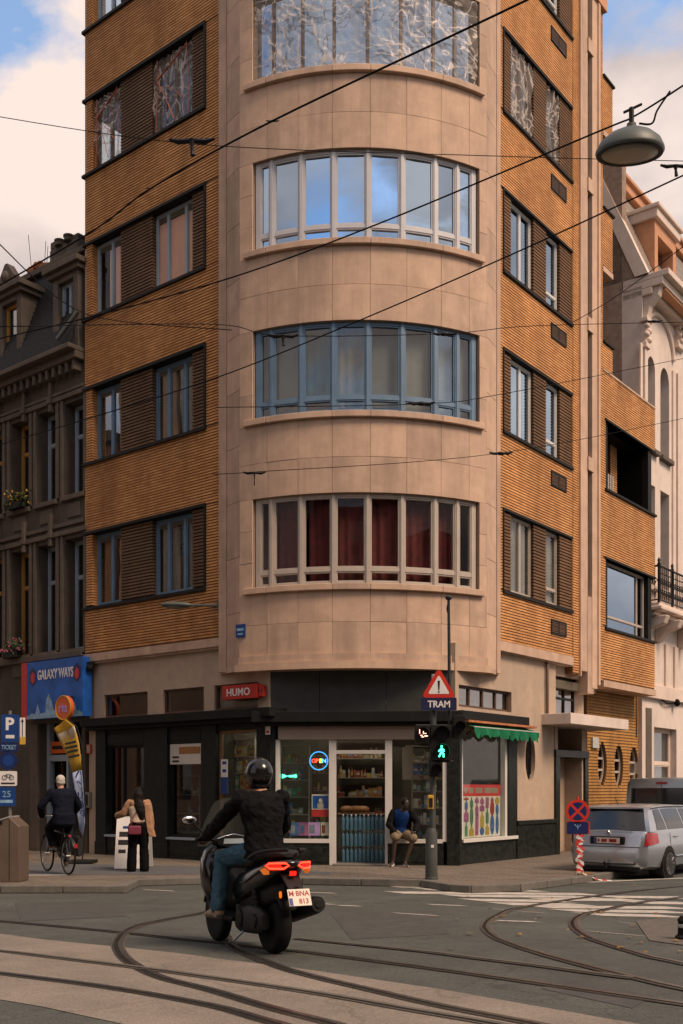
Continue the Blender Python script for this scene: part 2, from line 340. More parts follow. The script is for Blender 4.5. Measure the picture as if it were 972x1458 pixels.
mat('patch', (.052,.052,.048), .85, var=.25, vscale=6, bump=.4, bscale=140)
mat('rail_steel', (.20,.19,.18), .32, metal=.85, var=.35, vscale=14); mat('rail_groove', (.03,.028,.025), .9, spec=.0); mat('rail_bed', (.10,.087,.07), .85, var=.25, vscale=8, bump=.3, bscale=120)
mat('road_paint', (.46,.43,.38), .75, var=.2, vscale=9, dirt=.62, dscale=3.2, bump=.2, bscale=100)
mat('pavement', (.165,.132,.100), .85, var=.16, vscale=2.5, bump=.25, bscale=90, dirt=.35, dscale=.8, speck=.3, tiles=.3); mat('kerb', (.125,.118,.105), .85, var=.2, vscale=7, bump=.25, bscale=70, dirt=.3)
mat('cycle_path', (.085,.088,.092), .85, var=.15, bump=.3, bscale=120, dirt=.3)
mat('house_stone', (.085,.066,.05), .85, var=.22, vscale=2, bump=.3, bscale=30, dirt=.45); mat('house_trim', (.115,.09,.068), .85, var=.2, vscale=4, dirt=.4); mat('slate', (.030,.031,.034), .6, var=.4, vscale=14, bump=.4, bscale=18, spec=0.2)
mat('terracotta', (.42,.15,.06), .8, var=.35, vscale=6); mat('chimney', (.10,.085,.065), .9, var=.4, vscale=5)
mat('brown_brick', (.27,.19,.14), .9, var=.3, vscale=6, bump=.4, bscale=25)
mat('slat_roof', (.30,.25,.21), .6, var=.2, vscale=5); mat('orange_tile', (.52,.255,.135), .7, var=.12, vscale=5)
mat('sign_blue', (.006,.045,.20), .4, var=.1); mat('sign_blue_deep', (.006,.018,.095), .4, var=.12); mat('sign_red', (.52,.028,.015), .42, var=.1); mat('sign_white', (.72,.70,.68), .45, var=.06)
mat('sign_orange', (.72,.13,.025), .45, var=.1); mat('sign_lilac', (.52,.32,.72), .5); mat('sign_navy', (.008,.012,.06), .45); mat('sign_grey', (.42,.42,.40), .5); mat('sign_back', (.2,.2,.19), .5, metal=.5); mat('humo_red', (.42,.02,.012), .5, var=.1); mat('sky_print', (.01,.10,.42), .5, var=.4, vscale=2.5); mat('print_pale', (.22,.38,.55), .5, var=.4, vscale=9)
mat('banner_yellow', (.55,.33,.035), .75, var=.12); mat('banner_blue', (.34,.42,.62), .75, var=.2, vscale=9); mat('ink', (.012,.012,.016), .7)
mat('awning', (.014,.15,.07), .9, var=.25, vscale=5, dirt=.35, dscale=3, spec=.1); mat('poster_red', (.52,.03,.03), .5); mat('poster_white', (.66,.62,.55), .5, var=.08)
mat('wood', (.22,.12,.05), .6, var=.25, vscale=6)
mat('lamp_metal', (.085,.098,.09), .5, metal=.2, var=.15); mat('lamp_glass', (.17,.18,.14), .3, var=.2)
mat('pole_dark', (.03,.033,.031), .5, var=.2, spec=0.25); mat('pole_green', (.05,.057,.052), .55, var=.2, dirt=.2, dscale=4)
mat('bin_metal', (.15,.11,.085), .5, metal=.35, var=.12, dirt=.25); mat('bin_top', (.45,.45,.44), .4, metal=.4)
mat('rubber', (.011,.011,.011), .75, var=.3, vscale=20, bump=.1, spec=0.15); mat('gloss_black', (.006,.006,.0065), .2, var=.2, coat=.3, spec=.4); mat('satin_black', (.008,.008,.008), .5, var=.25, bump=.05, spec=0.22); mat('alloy', (.22,.22,.22), .35, metal=.9); mat('chrome', (.55,.55,.55), .15, metal=1.)
mat('engine', (.016,.016,.017), .5, metal=.3, var=.3, spec=0.25); mat('seat_vinyl', (.016,.016,.017), .6, var=.2, bump=.15, bscale=120, spec=0.25)
mat('tail_red', (.35,.012,.006), .25, var=.1, emit=(1,.012,.006), es=.9); mat('tail_glow', (.6,.05,.02), .3, emit=(1,.05,.02), es=1.6); mat('amber', (.55,.14,.01), .3, emit=(1,.22,.02), es=.25); mat('plate_white', (.66,.60,.52), .45, var=.05); mat('plate_red', (.30,.012,.018), .5); mat('plate_blue', (.008,.03,.22), .5)
mat('jacket_black', (.007,.007,.0075), .8, var=.3, vscale=9, bump=.25, bscale=40, spec=0.08); mat('jeans', (.045,.10,.145), .85, var=.2, vscale=14, bump=.25, bscale=200, spec=0.1); mat('shoe_tan', (.30,.21,.145), .8, var=.2, vscale=18); mat('skin', (.36,.19,.125), .6, var=.1); mat('skin_dark', (.045,.026,.018), .55, var=.12); mat('hair_white', (.48,.44,.40), .8, var=.2, spec=0.1); mat('hair_dark', (.008,.006,.005), .6, var=.3, vscale=30, spec=0.12)
mat('navy_coat', (.007,.009,.017), .85, var=.2, bump=.2, bscale=40, spec=0.08); mat('trouser_black', (.005,.005,.0055), .85, var=.25, spec=0.06); mat('cardigan', (.33,.19,.115), .9, var=.12, bump=.2, bscale=60, spec=0.1); mat('bag_red', (.16,.022,.045), .6, var=.12); mat('shirt_blue', (.008,.035,.14), .8, var=.2, spec=0.1); mat('shorts_tan', (.20,.155,.10), .85, var=.2, spec=0.1); mat('brown_shoe', (.14,.075,.035), .7)
mat('car_silver', (.42,.455,.50), .28, metal=.7, var=.03, coat=.5); mat('car_glass', (.012,.016,.02), .06, spec=.8); mat('car_black', (.014,.014,.015), .55, spec=0.2); mat('car_red', (.30,.012,.016), .2, coat=.5); mat('van_grey', (.22,.25,.28), .3, metal=.6, var=.03, coat=.4)
mat('bike_frame', (.03,.028,.03), .4, metal=.3); mat('wire', (.006,.006,.007), .7, spec=.1); mat('insulator', (.014,.014,.017), .5, var=.3, spec=0.2)
mat('tape_red', (.60,.045,.03), .55, var=.1); mat('tape_white', (.68,.66,.64), .55); mat('block', (.10,.095,.085), .9, var=.2)
mat('led_green', (.0,.2,.1), .4, emit=(.05,1,.45), es=4.); mat('led_red', (.2,.02,.02), .4, emit=(1,.5,.35), es=2.2); mat('neon_r', (.2,0,0), .4, emit=(1,.04,.02), es=3.5); mat('neon_g', (0,.2,0), .4, emit=(.5,.95,.05), es=2.5); mat('neon_b', (0,0,.2), .4, emit=(.06,.25,1), es=3.5); mat('neon_c', (0,.1,.2), .4, emit=(.05,.35,.9), es=1.3); mat('tube_light', (.8,.8,.8), .4, emit=(1,.93,.8), es=26.)
for i, c in enumerate([(.30,.05,.03),(.05,.12,.30),(.42,.30,.06),(.45,.42,.36),(.06,.20,.10),(.36,.16,.05),(.20,.25,.30),(.30,.10,.22)]): mat('goods_%d' % i, c, .5, var=.35, vscale=14)
mat('bottle_water', (.05,.12,.17), .15, var=.25, vscale=20, spec=.6); mat('leaf_green', (.035,.07,.02), .7, var=.4, vscale=20); mat('flower_pink', (.40,.08,.16), .7, var=.3); mat('flower_yellow', (.50,.28,.03), .7, var=.3); mat('dry_leaf', (.20,.11,.03), .8, var=.3)
mat('facade_warm', (.52,.33,.21), .85, var=.12, vscale=1, dirt=.3); mat('facade_red', (.34,.15,.09), .85, var=.15)
def plastic():
    m = bpy.data.materials.new('plastic_sheet'); m.use_nodes = True; t = m.node_tree; t.nodes.clear(); L = t.links.new
    o = t.nodes.new('ShaderNodeOutputMaterial'); tr = t.nodes.new('ShaderNodeBsdfTransparent'); tr.inputs[0].default_value = (.86,.90,.95,1)
    p = t.nodes.new('ShaderNodeBsdfPrincipled'); p.inputs['Base Color'].default_value = (.66,.58,.52,1); p.inputs['Roughness'].default_value = .42; p.inputs['Specular IOR Level'].default_value = .35
    geo = t.nodes.new('ShaderNodeNewGeometry')
    def ridge(sc, mpscale, lo, hi, rot):
        mp = t.nodes.new('ShaderNodeMapping'); mp.inputs['Scale'].default_value = mpscale; mp.inputs['Rotation'].default_value = rot; L(geo.outputs['Position'], mp.inputs[0])
        n = t.nodes.new('ShaderNodeTexNoise'); n.inputs['Scale'].default_value = sc; n.inputs['Detail'].default_value = 3; n.inputs['Distortion'].default_value = .7; L(mp.outputs[0], n.inputs['Vector'])
        a = t.nodes.new('ShaderNodeMath'); a.operation = 'SUBTRACT'; a.inputs[1].default_value = .5; L(n.outputs['Fac'], a.inputs[0])
        b = t.nodes.new('ShaderNodeMath'); b.operation = 'ABSOLUTE'; L(a.outputs[0], b.inputs[0])
        c = t.nodes.new('ShaderNodeMapRange'); c.inputs['From Min'].default_value = lo; c.inputs['From Max'].default_value = hi; c.inputs['To Min'].default_value = 1; c.inputs['To Max'].default_value = 0; L(b.outputs[0], c.inputs['Value']); return c.outputs[0]
    r1 = ridge(1.6, (1.1,1.1,.45), 0, .020, (0,.9,.3)); r2 = ridge(1.7, (.6,.6,1.1), 0, .018, (.4,-.7,0)); r3 = ridge(1.2, (1,1,1), .0, .30, (0,0,0))
    ad = t.nodes.new('ShaderNodeMath'); ad.operation = 'MAXIMUM'; L(r1, ad.inputs[0]); L(r2, ad.inputs[1])
    m1 = t.nodes.new('ShaderNodeMath'); m1.operation = 'MULTIPLY_ADD'; m1.inputs[1].default_value = .55; m1.inputs[2].default_value = .03; L(ad.outputs[0], m1.inputs[0])
    m2 = t.nodes.new('ShaderNodeMath'); m2.operation = 'MULTIPLY_ADD'; m2.inputs[1].default_value = .16; L(r3, m2.inputs[0]); L(m1.outputs[0], m2.inputs[2]); m2.use_clamp = True
    mx = t.nodes.new('ShaderNodeMixShader'); L(m2.outputs[0], mx.inputs[0]); L(tr.outputs[0], mx.inputs[1]); L(p.outputs[0], mx.inputs[2]); L(mx.outputs[0], o.inputs[0]); M_['plastic_sheet'] = m
plastic()
mat('peach_reflection', (.88,.52,.38), .9, var=.06, vscale=2)  # pink reflection of the left windows, put into a sheet's colour
mat('tape_orange', (.50,.13,.06), .6, var=.2)
# ================================================================== SETTING: ground
KN = [a for a, _ in _GP if -399 < a < 800]
def ground_poly(pts, dz, name, m, kind='structure', thick=0., parent=None):
    bm = bmesh.new(); vs = [bm.verts.new((p[0], p[1], 0)) for p in pts]; bm.faces.new(vs)
    for k in KN:
        gm = bm.verts[:]+bm.edges[:]+bm.faces[:]
        bmesh.ops.bisect_plane(bm, geom=gm, plane_co=(0,k,0), plane_no=(0,1,0))
    bmesh.ops.triangulate(bm, faces=[f for f in bm.faces if len(f.verts) > 4])
    if thick:
        r = bmesh.ops.extrude_face_region(bm, geom=bm.faces[:])
        top = [v for v in r['geom'] if isinstance(v, bmesh.types.BMVert)]; tops = set(top)
        for v in bm.verts: v.co.z = g(v.co.y)+(dz if v in tops else dz-thick)
    else:
        for v in bm.verts: v.co.z = g(v.co.y)+dz
    bmesh.ops.recalc_face_normals(bm, faces=bm.faces)
    if not thick:
        for f in bm.faces:
            if f.normal.z < 0: f.normal_flip()
    me = bpy.data.meshes.new(name); bm.to_mesh(me); bm.free(); me.materials.append(M_[m])
    o = bpy.data.objects.new(name, me); COL.objects.link(o); o['kind'] = kind
    if parent: o.parent = parent
    return o
def smooth_line(pts, n=10):
    out = []; P = [pts[0]]+list(pts)+[pts[-1]]
    for i in range(1, len(P)-2):
        a, b, c, d = P[i-1], P[i], P[i+1], P[i+2]
        for k in range(n):
            t = k/n
            out.append(.5*((2*b)+(c-a)*t+(2*a-5*b+4*c-d)*t*t+(3*b-a-3*c+d)*t**3))
    out.append(P[-2]); return out
def ribbon(mb, pts, w, dz, side=0.):
    L = []
    for i, p in enumerate(pts):
        a = pts[max(0,i-1)]; b = pts[min(len(pts)-1,i+1)]; d = Vector((b.x-a.x, b.y-a.y)).normalized(); nn = Vector((-d.y, d.x))
        q = Vector((p.x, p.y))+nn*side; L.append([(q+nn*w/2), (q-nn*w/2)])
    mb.add([(v.x, v.y, g(v.y)+dz) for r in L for v in r], [(2*i, 2*i+1, 2*i+3, 2*i+2) for i in range(len(L)-1)])
gm = MB()
gy = [-400, -60, 0, 5.7, 8.7, 10, 14, 18, 21.4, 60, 900]
gm.add([(x, y, g(y)) for y in gy for x in (-500, 500)], [(2*i, 2*i+1, 2*i+3, 2*i+2) for i in range(len(gy)-1)])
gm.build('ground', 'asphalt', kind='structure')
def G2(x, y): p = gpx(x, y); return (p.x, p.y)
band = [G2(-500,1277), G2(0,1330), G2(160,1348), G2(330,1368), G2(430,1380), G2(620,1408), G2(870,1452), G2(1250,1525), G2(600,1540), G2(170,1458), G2(60,1434), G2(0,1424), G2(-400,1352)]
ground_poly(band, .004, 'tram_bed', 'tram_concrete')
# darker asphalt repairs
for i, q in enumerate([[(470,1300),(620,1296),(640,1330),(500,1338)], [(20,1285),(150,1283),(180,1305),(30,1312)], [(800,1395),(930,1418),(900,1436),(770,1408)]]):
    ground_poly([G2(*p) for p in q], .003, 'road_patch', 'patch')
RAILS = [[(-300,1352),(0,1387),(160,1408),(300,1433),(381,1455),(520,1495)],
 [(330,1290),(285,1301),(240,1309),(200,1318),(178,1329),(168,1343),(172,1358),(190,1374),(230,1393),(300,1411),(381,1435),(470,1458),(620,1500)],
 [(-300,1285),(0,1312),(170,1328),(290,1341),(422,1355),(660,1386),(972,1431),(1300,1480)],
 [(-300,1321),(0,1355),(190,1378),(300,1393),(448,1415),(596,1441),(760,1470)],
 [(315,1318),(322,1333),(337,1352),(393,1376),(448,1392),(537,1413),(620,1432),(754,1458),(900,1488)],
 [(1300,1230),(972,1262),(837,1278),(740,1293),(707,1305),(692,1317),(697,1329),(718,1341),(765,1357),(837,1377),(910,1395),(972,1409),(1200,1455)],
 [(1300,1247),(972,1278),(852,1298),(823,1307),(817,1317),(826,1328),(852,1341),(910,1359),(972,1373),(1200,1422)],
 [(422,1337),(660,1363),(765,1376),(837,1386),(900,1394)]]
for i, q in enumerate(RAILS):
    pts = smooth_line([gpx(*p) for p in q], 12)
    mb = MB(); dz = .005+.0004*i
    ribbon(mb, pts, .12, dz+.001, 0); mb.cur = 1; ribbon(mb, pts, .045, dz+.006, .024); mb.cur = 2; ribbon(mb, pts, .036, dz+.004, -.018); mb.cur = 1; ribbon(mb, pts, .014, dz+.005, -.046)
    mb.build('tram_rail', ['rail_bed' if i != 3 else 'rail_bed', 'rail_steel' if i not in (3,7) else 'rail_bed', 'rail_groove'], kind='structure')
# painted stripes of the crossing and dashes, (x0,y0,x1,y1,width m)
ZEB = [(556,1262.5,712,1264.5), (602,1266.5,765,1268.5), (560,1271,842,1273.5), (642,1275.5,840,1277.5), (668,1281.5,800,1283.5), (770,1281,905,1281.5), (710,1287,838,1289), (765,1291.5,972,1293),
       (800,1296.5,970,1299), (835,1302,962,1305), (905,1285.5,990,1286.5), (860,1277,985,1278.5)]
def stripe(x0, y0, x1, y1, w, name='crossing_stripe'):
    a, b = gpx(x0,y0), gpx(x1,y1); d = Vector((b.x-a.x, b.y-a.y)).normalized(); h = w/2; sk = .35*w
    q = [(a.x-sk, a.y+h), (b.x-sk, b.y+h), (b.x+sk, b.y-h), (a.x+sk, a.y-h)]
    ground_poly(q, .0045, name, 'road_paint')
for z in ZEB: stripe(*z, .46)
for z in [(430,1270.5,476,1272),(560,1300,622,1304),(610,1288,662,1290),(458,1287,474,1288),(480,1289.5,512,1290.5),(702,1294.5,775,1300.5),(706,1311,765,1313),(836,1326,915,1333),(205,1267,248,1269),(840,1309,880,1313),(880,1313,905,1316)]: stripe(*z, .14, 'lane_dash')
ground_poly([G2(640,1259.5), G2(800,1257), G2(972,1250), G2(972,1251.2), G2(800,1258.6), G2(640,1261)], .005, 'parking_line', 'road_paint')
# pavement round the corner house
FE = [(-400,1261),(0,1261),(178,1261),(196,1252),(300,1249),(430,1250),(600,1253),(640,1259),(670,1261),(740,1259),(812,1250)]
edge = [gpx(x, y, .12) for x, y in FE]
e_end = edge[-1]+Vector((UR.x*60, UR.y*60, 0)); edge.append(e_end)
pave = ground_poly([(p.x, p.y) for p in edge]+[(e_end.x-40, e_end.y+30), (-60, 70)], .12, 'pavement', 'pavement', thick=.3)
kr = 0
for a, b in zip(edge, edge[1:]):
    a2, b2 = Vector((a.x,a.y)), Vector((b.x,b.y)); L = (b2-a2).length; n = max(1, round(min(L, 30)/.95)); d = (b2-a2).normalized(); nn = Vector((-d.y,d.x))
    seg = L/n if L < 30 else .95
    for k in range(n):
        p0 = a2+d*(k*seg+.006); p1 = a2+d*((k+1)*seg-.006); dz = random.uniform(-.004,.006)
        vs = []
        for hh in (-.12, .004+dz):
            for p, o in ((p0,-.02),(p1,-.02),(p1,.15),(p0,.15)):
                q = p+nn*o; vs.append((q.x, q.y, g(q.y)+.12+hh))
        MB().add(vs, [(0,3,2,1),(4,5,6,7),(0,1,5,4),(1,2,6,5),(2,3,7,6),(3,0,4,7)]).build('kerb_stone', 'kerb', pave, bevel=.015)
def onpave(x, y): p = gpx(x, y, .12); return (p.x, p.y)
cp = ground_poly([onpave(-300,1247), onpave(28,1246.5), onpave(300,1245), onpave(470,1246), onpave(470,1242), onpave(300,1234), onpave(28,1228), onpave(-300,1226)], .124, 'cycle_path', 'cycle_path')
ground_poly([onpave(-100,1247.8), onpave(100,1247), onpave(100,1245.9), onpave(-100,1246.6)], .128, 'cycle_path_line', 'road_paint')
corner = ground_poly([G2(905,1312), G2(972,1306), G2(1100,1300), G2(1150,1340), G2(1000,1350), G2(925,1340)], .0075, 'paved_corner', 'rail_bed')
# leaf litter in the gutter
lm = MB()
for i in range(70):
    cx, cy = random.choice([(105,1268),(172,1267),(160,1268),(110,1269)]); p = gpx(cx+random.gauss(0,7), cy+random.gauss(0,.8)); a = random.uniform(0,6.3); s = random.uniform(.02,.05)
    lm.add([(p.x+s*math.cos(a+k*1.57), p.y+s*math.sin(a+k*1.57), p.z+.012+random.uniform(0,.03)) for k in range(4)], [(0,1,2,3)])
for i in range(40):
    p = gpx(random.uniform(640,972), random.uniform(1262,1360)); a = random.uniform(0,6.3); s = random.uniform(.02,.045)
    lm.add([(p.x+s*math.cos(a+k*1.57), p.y+s*math.sin(a+k*1.57), p.z+.014+random.uniform(0,.02)) for k in range(4)], [(0,1,2,3)])
lo = lm.build('fallen_leaves', 'dry_leaf', kind='stuff'); lo['label'] = 'dry brown leaves scattered along the kerb and road'
pm = MB(); p = gpx(121,1267)
pm.ball((p.x,p.y,p.z+.03), .09,.05,.035, 9, 6); pp = pm.build('crumpled_paper', 'sign_white', smooth=20); tag(pp, 'crumpled white paper lying in the gutter by the kerb', 'litter')
# ================================================================== CORNER APARTMENT HOUSE
ST = 3.54                                            # storey height
TOPZ = 22.6
B = thing('apartment_building', 'tall corner apartment block in tan brick with curved stone bay above shop', 'building', (0, 22.5, .12))
LE = FL.t(121)                                       # left end of the left facade
z1t = FL.z(298,717)-.02; z1b = FL.z(290,838)         # first-floor window band, shared by both sides
zband = FL.z(313,908); zband0 = FL.z(313,920)
# ---- left facade
NF = 6
tl = [FL.t(x) for x in (130.5,170,214,272,292)]      # window, pier, window, pier ends (t grows to the left)
tw1b, tw1a, tw2b, tw2a, tend = tl
bands = [(tend, LE+.02, z1b+k*ST, z1t+k*ST) for k in range(NF)]
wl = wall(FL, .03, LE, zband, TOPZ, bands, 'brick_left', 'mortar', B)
for k in range(NF):
    z0, z1 = z1b+k*ST, z1t+k*ST
    m = MB()                                         # dark steel frame round the band, lintel and sill run past the wall end
    FL.box(m, tend-.03, LE+.07, z1-.02, z1+.045, -.26, .045); FL.box(m, tend-.03, LE+.07, z0-.05, z0+.015, -.26, .06); FL.box(m, tend-.03, tend+.015, z0+.015, z1-.02, -.26, .04)
    m.build('band_frame', 'steel_dark', B)
    for a, b in ((tend+.015, tw2a), (tw2b, tw1a), (tw1b, LE-.05)):
        m = MB(); FL.box(m, a, b, z0+.015, z1-.02, -.26, -.07)
        if b < LE-.1:
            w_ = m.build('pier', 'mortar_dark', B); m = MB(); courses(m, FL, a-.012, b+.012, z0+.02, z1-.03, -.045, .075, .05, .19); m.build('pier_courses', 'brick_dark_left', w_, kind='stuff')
        else:
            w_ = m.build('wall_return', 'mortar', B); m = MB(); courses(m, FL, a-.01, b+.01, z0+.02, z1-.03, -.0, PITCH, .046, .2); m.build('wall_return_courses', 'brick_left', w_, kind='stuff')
    fm, gl, c1, c2 = [('frame_blue',['glass','glass_mid'],'curtain_orange','curtain_cream'), ('frame_blue','glass_mid','curtain_teal','curtain_cream'), ('frame_bluegrey','glass_mirror',None,None), ('frame_brown','glass',None,None), ('frame_bluegrey','glass_mirror',None,None), ('frame_bluegrey','glass_mirror',None,None)][k]
    if k == 3:
        for a, b in ((tw1a, tw1b), (tw2a, tw2b)):
            fw_ = window(FL, a, b, z0+.02, z1-.03, -.17, 'frame_brown', B, mull=(.5,), glass='glass')
            m = MB(); nx, nz = 22, 30; V = []
            for j in range(nz+1):
                for i in range(nx+1):
                    u, v = i/nx, j/nz; pin = .10*math.sin(v*5+1)*(1 if a == tw1a else .2)
                    o = -.09+.05*math.sin(u*17+v*6)*math.sin(v*3.1)+.03*math.sin(u*41+v*13)+random.uniform(-.012,.012)
                    V.append(FL.P(a+.03+(b-a-.06)*min(1,max(0,u-(pin if u > .5 else 0)*(1-v))), z0+.04+(z1-z0-.1)*v, o))
            m.add(V, [(j*(nx+1)+i, j*(nx+1)+i+1, (j+1)*(nx+1)+i+1, (j+1)*(nx+1)+i) for j in range(nz) for i in range(nx)])
            m.build('plastic_sheet', 'plastic_sheet', fw_, smooth=40)
            m = MB()
            for (u0,v0,u1,v1) in ((.1,.05,.14,.95),(.9,.05,.86,.95),(.12,.93,.85,.7),(.85,.68,.45,.1),(.25,.3,.6,.55)):
                p, q = FL.P(a+(b-a)*u0, z0+(z1-z0)*v0, -.035), FL.P(a+(b-a)*u1, z0+(z1-z0)*v1, -.035)
                m.tube([p, (p+q)/2+Vector((.02,0,.03)), q], .022, 5, flat=.3)
            m.build('tape', 'tape_orange', fw_)
    elif k == 2:  # peach sheets behind these panes stand in for the reflected pink glow
        window(FL, tw1a, tw1b, z0+.02, z1-.03, -.17, fm, B, mull=(.45,), glass='glass_low', curtain='peach_reflection', cfrac=((.0,.62),), fold=.0, cdep=.058)
        window(FL, tw2a, tw2b, z0+.02, z1-.03, -.17, fm, B, mull=(.26,.70), glass='glass_low', curtain='peach_reflection', cfrac=((.0,1.),), fold=.0, cdep=.058)
    else:
        window(FL, tw1a, tw1b, z0+.02, z1-.03, -.17, fm, B, mull=(.45,), glass=gl, curtain=c1, cfrac=((.05,.95),), fw=.075)
        window(FL, tw2a, tw2b, z0+.02, z1-.03, -.17, fm, B, mull=(.28,.68), glass=gl, curtain=c2, cfrac=((.05,.3),(.5,.95)), fw=.075)
m = MB(); FL.box(m, LE, LE+.07, zband-.1, TOPZ, -.35, -.05); m.build('end_strip', 'render_beige', B)
m = MB(); FL.box(m, .0, LE+.02, zband0, zband, -.3, .035); FL.box(m, .0, LE+.02, zband0-.05, zband0, -.3, -.02); m.build('stone_band', 'stone_b', B)
# ---- right facade
RE = FR_.t(815)
tr = [FR_.t(x) for x in (716,728.5,761,778.5,798,814.5)]
bandsR = [(tr[0], tr[5], z1b-.04+k*ST, z1t-.06+k*ST) for k in range(NF)]
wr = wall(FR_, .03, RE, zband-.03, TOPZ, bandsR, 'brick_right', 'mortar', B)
for k in range(NF):
    z0, z1 = z1b-.04+k*ST, z1t-.06+k*ST
    m = MB(); FR_.box(m, tr[0]-.02, tr[5], z1-.02, z1+.035, -.3, .03); FR_.box(m, tr[0]-.02, tr[5], z0-.05, z0+.015, -.3, .05); FR_.box(m, tr[0]-.02, tr[0]+.02, z0+.015, z1-.02, -.3, .028)
    m.build('band_frame', 'steel_dark', B)
    for a, b in ((tr[0]+.02, tr[1]), (tr[2], tr[3]), (tr[4], tr[5]-.005)):
        m = MB(); FR_.box(m, a, b, z0+.015, z1-.02, -.3, -.045); w_ = m.build('pier', 'mortar_dark', B)
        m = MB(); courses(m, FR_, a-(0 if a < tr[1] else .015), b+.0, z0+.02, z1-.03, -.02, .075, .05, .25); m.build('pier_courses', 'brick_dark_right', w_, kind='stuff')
    fm, gl, ca, cb = [('frame_cream','glass','curtain_cream','curtain_cream'), ('frame_white','glass_mirror',None,'curtain_white'), ('frame_white','glass_mirror','curtain_white','curtain_orange'), ('frame_brown','glass',None,None), ('frame_white','glass_mid','curtain_white',None), ('frame_white','glass_mirror',None,None)][k]
    wa = window(FR_, tr[1], tr[2], z0+.02, z1-.03, -.10, fm, B, mull=(.52,), glass=gl, curtain=ca, cfrac=((.02,.96),), cdep=.1)
    wb_ = window(FR_, tr[3], tr[4], z0+.02, z1-.03, -.10, fm, B, mull=(), trans=(.22,), glass=gl, curtain=cb, cdep=.1)
    if k == 3:
        for w0, a, b in ((wa, tr[1], tr[2]), (wb_, tr[3], tr[4])):
            m = MB(); nx, nz = 14, 26
            m.add([FR_.P(a+.02+(b-a-.04)*i/nx, z0+.05+(z1-z0-.1)*j/nz, -.05+.03*math.sin(i*1.3+j*.4)+random.uniform(-.02,.02)) for j in range(nz+1) for i in range(nx+1)],
                  [(j*(nx+1)+i, j*(nx+1)+i+1, (j+1)*(nx+1)+i+1, (j+1)*(nx+1)+i) for j in range(nz) for i in range(nx)])
            m.build('plastic_sheet', 'plastic_sheet', w0, smooth=40)
    ta, tb = FR_.t(784), FR_.t(805.5); zv1, zv0 = FR_.z(784,881)+k*ST, FR_.z(784,902)+k*ST
    m = MB(); FR_.box(m, ta, tb, zv0, zv1, -.02, -.005); FR_.box(m, ta, ta+.04, zv0, zv1, -.005, .025); FR_.box(m, tb-.04, tb, zv0, zv1, -.005, .025); FR_.box(m, ta, tb, zv1-.04, zv1, -.004, .024); FR_.box(m, ta, tb, zv0, zv0+.04, -.004, .024); FR_.box(m, (ta+tb)/2-.02, (ta+tb)/2+.02, zv0, zv1, -.004, .022)
    gr = m.build('vent_grille', 'steel_dark', B)
    m = MB()
    for j in range(7):
        zz = zv0+.05+j*(zv1-zv0-.1)/6.5; FR_.box(m, ta+.04, tb-.04, zz, zz+.018, -.005, .018)
    m.build('louvre', 'frame_brown', gr)
m = MB(); FR_.box(m, .0, RE+.0, zband0-.06, zband-.03, -.3, .03); m.build('stone_band', 'stone', B)
m = MB(); FR_.box(m, RE, RE+.03, zband0, TOPZ, -.3, -.03); m.build('expansion_joint', 'mortar_dark', B)
# stair tower: brick strip, stone pilasters, tall slit windows
t2, t3, t4, t5, t6, t7 = [FR_.t(x) for x in (824,828,835.5,841,851,858)]
zs0 = FR_.z(835,945)
wall(FR_, RE+.03, t2, zband0-.25, TOPZ, [], 'brick_right', 'mortar', B)
m = MB(); FR_.box(m, t2, t2+.06, zs0-.35, TOPZ, -.3, .05); FR_.box(m, t2+.06, t4, zs0-.2, TOPZ, -.3, .02); m.build('stone_pilaster', 'stone', B)
m = MB(); FR_.box(m, t5, t6-.12, zs0-.6, TOPZ, -.3, .04); FR_.box(m, t6-.12, t6, zs0-.5, TOPZ, -.3, .08); m.build('stone_pilaster', 'stone_c', B)
zsl = FR_.z(838,850)
for k in range(NF):
    z0, z1 = zsl+k*ST, zsl+k*ST+ST-.34
    if z1 > TOPZ: break
    window(FR_, t4, t5, z0, z1, -.10, 'steel_dark', B, trans=(.38,), glass='glass_mid', fw=.035)
    m = MB(); FR_.box(m, t4-.03, t5+.06, z1, z1+.34, -.3, .06); m.build('stone_transom', 'stone_c', B)
m = MB(); FR_.box(m, t4-.02, t5+.1, zs0-.75, zsl, -.3, .03); m.build('stone_panel', 'stone_b', B)
wall(FR_, t6, t7, zband0-.3, TOPZ, [], 'brick_right', 'mortar', B)
m = MB(); FR_.box(m, t7-.3, t7-.01, zband, TOPZ, -6, -.3); m.build('flank_wall', 'brown_brick', B)
# oriel over the pavement beyond the stair
t8 = FR_.t(932); FO = FR_
zo = [FR_.z(860,y) for y in (975,893,795,690,597,520)]
def oz(x, y): return FR_.z(x, y)
zb1a, zb1b = oz(862,893), oz(862,795); zb2a, zb2b = oz(860,694), oz(860,597)
tA = FR_.t(862); ztop = oz(862,520)+.1
ob = [(tA, t8, zb1a, zb1b), (tA, t8, zb2a, zb2b)]
t872 = FR_.t(872); z_or_top = FR_.z(930,600)+.38
wo_ = wall(FR_, t7, t8, zband-.45, z_or_top, ob, 'brick_right', 'mortar', B, name='oriel_wall')
m = MB(); FR_.box(m, t7, t8+.02, z_or_top, z_or_top+.05, -.5, .02); m.build('parapet_cap', 'stone', B)
m = MB(); FR_.box(m, t7, t8+.02, zband-.62, zband-.45, -.6, .03); m.build('stone_band', 'stone', B)
m = MB(); FR_.box(m, t8-.28, t8-.01, zb1b+.06, zb2a-.06, -1.2, -.3); m.build('oriel_side', 'mortar', B)
m = MB(); FR_.box(m, t8-.44, t8-.2, zb1a-.1, zb2b+.1, -1.44, -.19); m.build('oriel_inner_wall', 'room_dark', B)
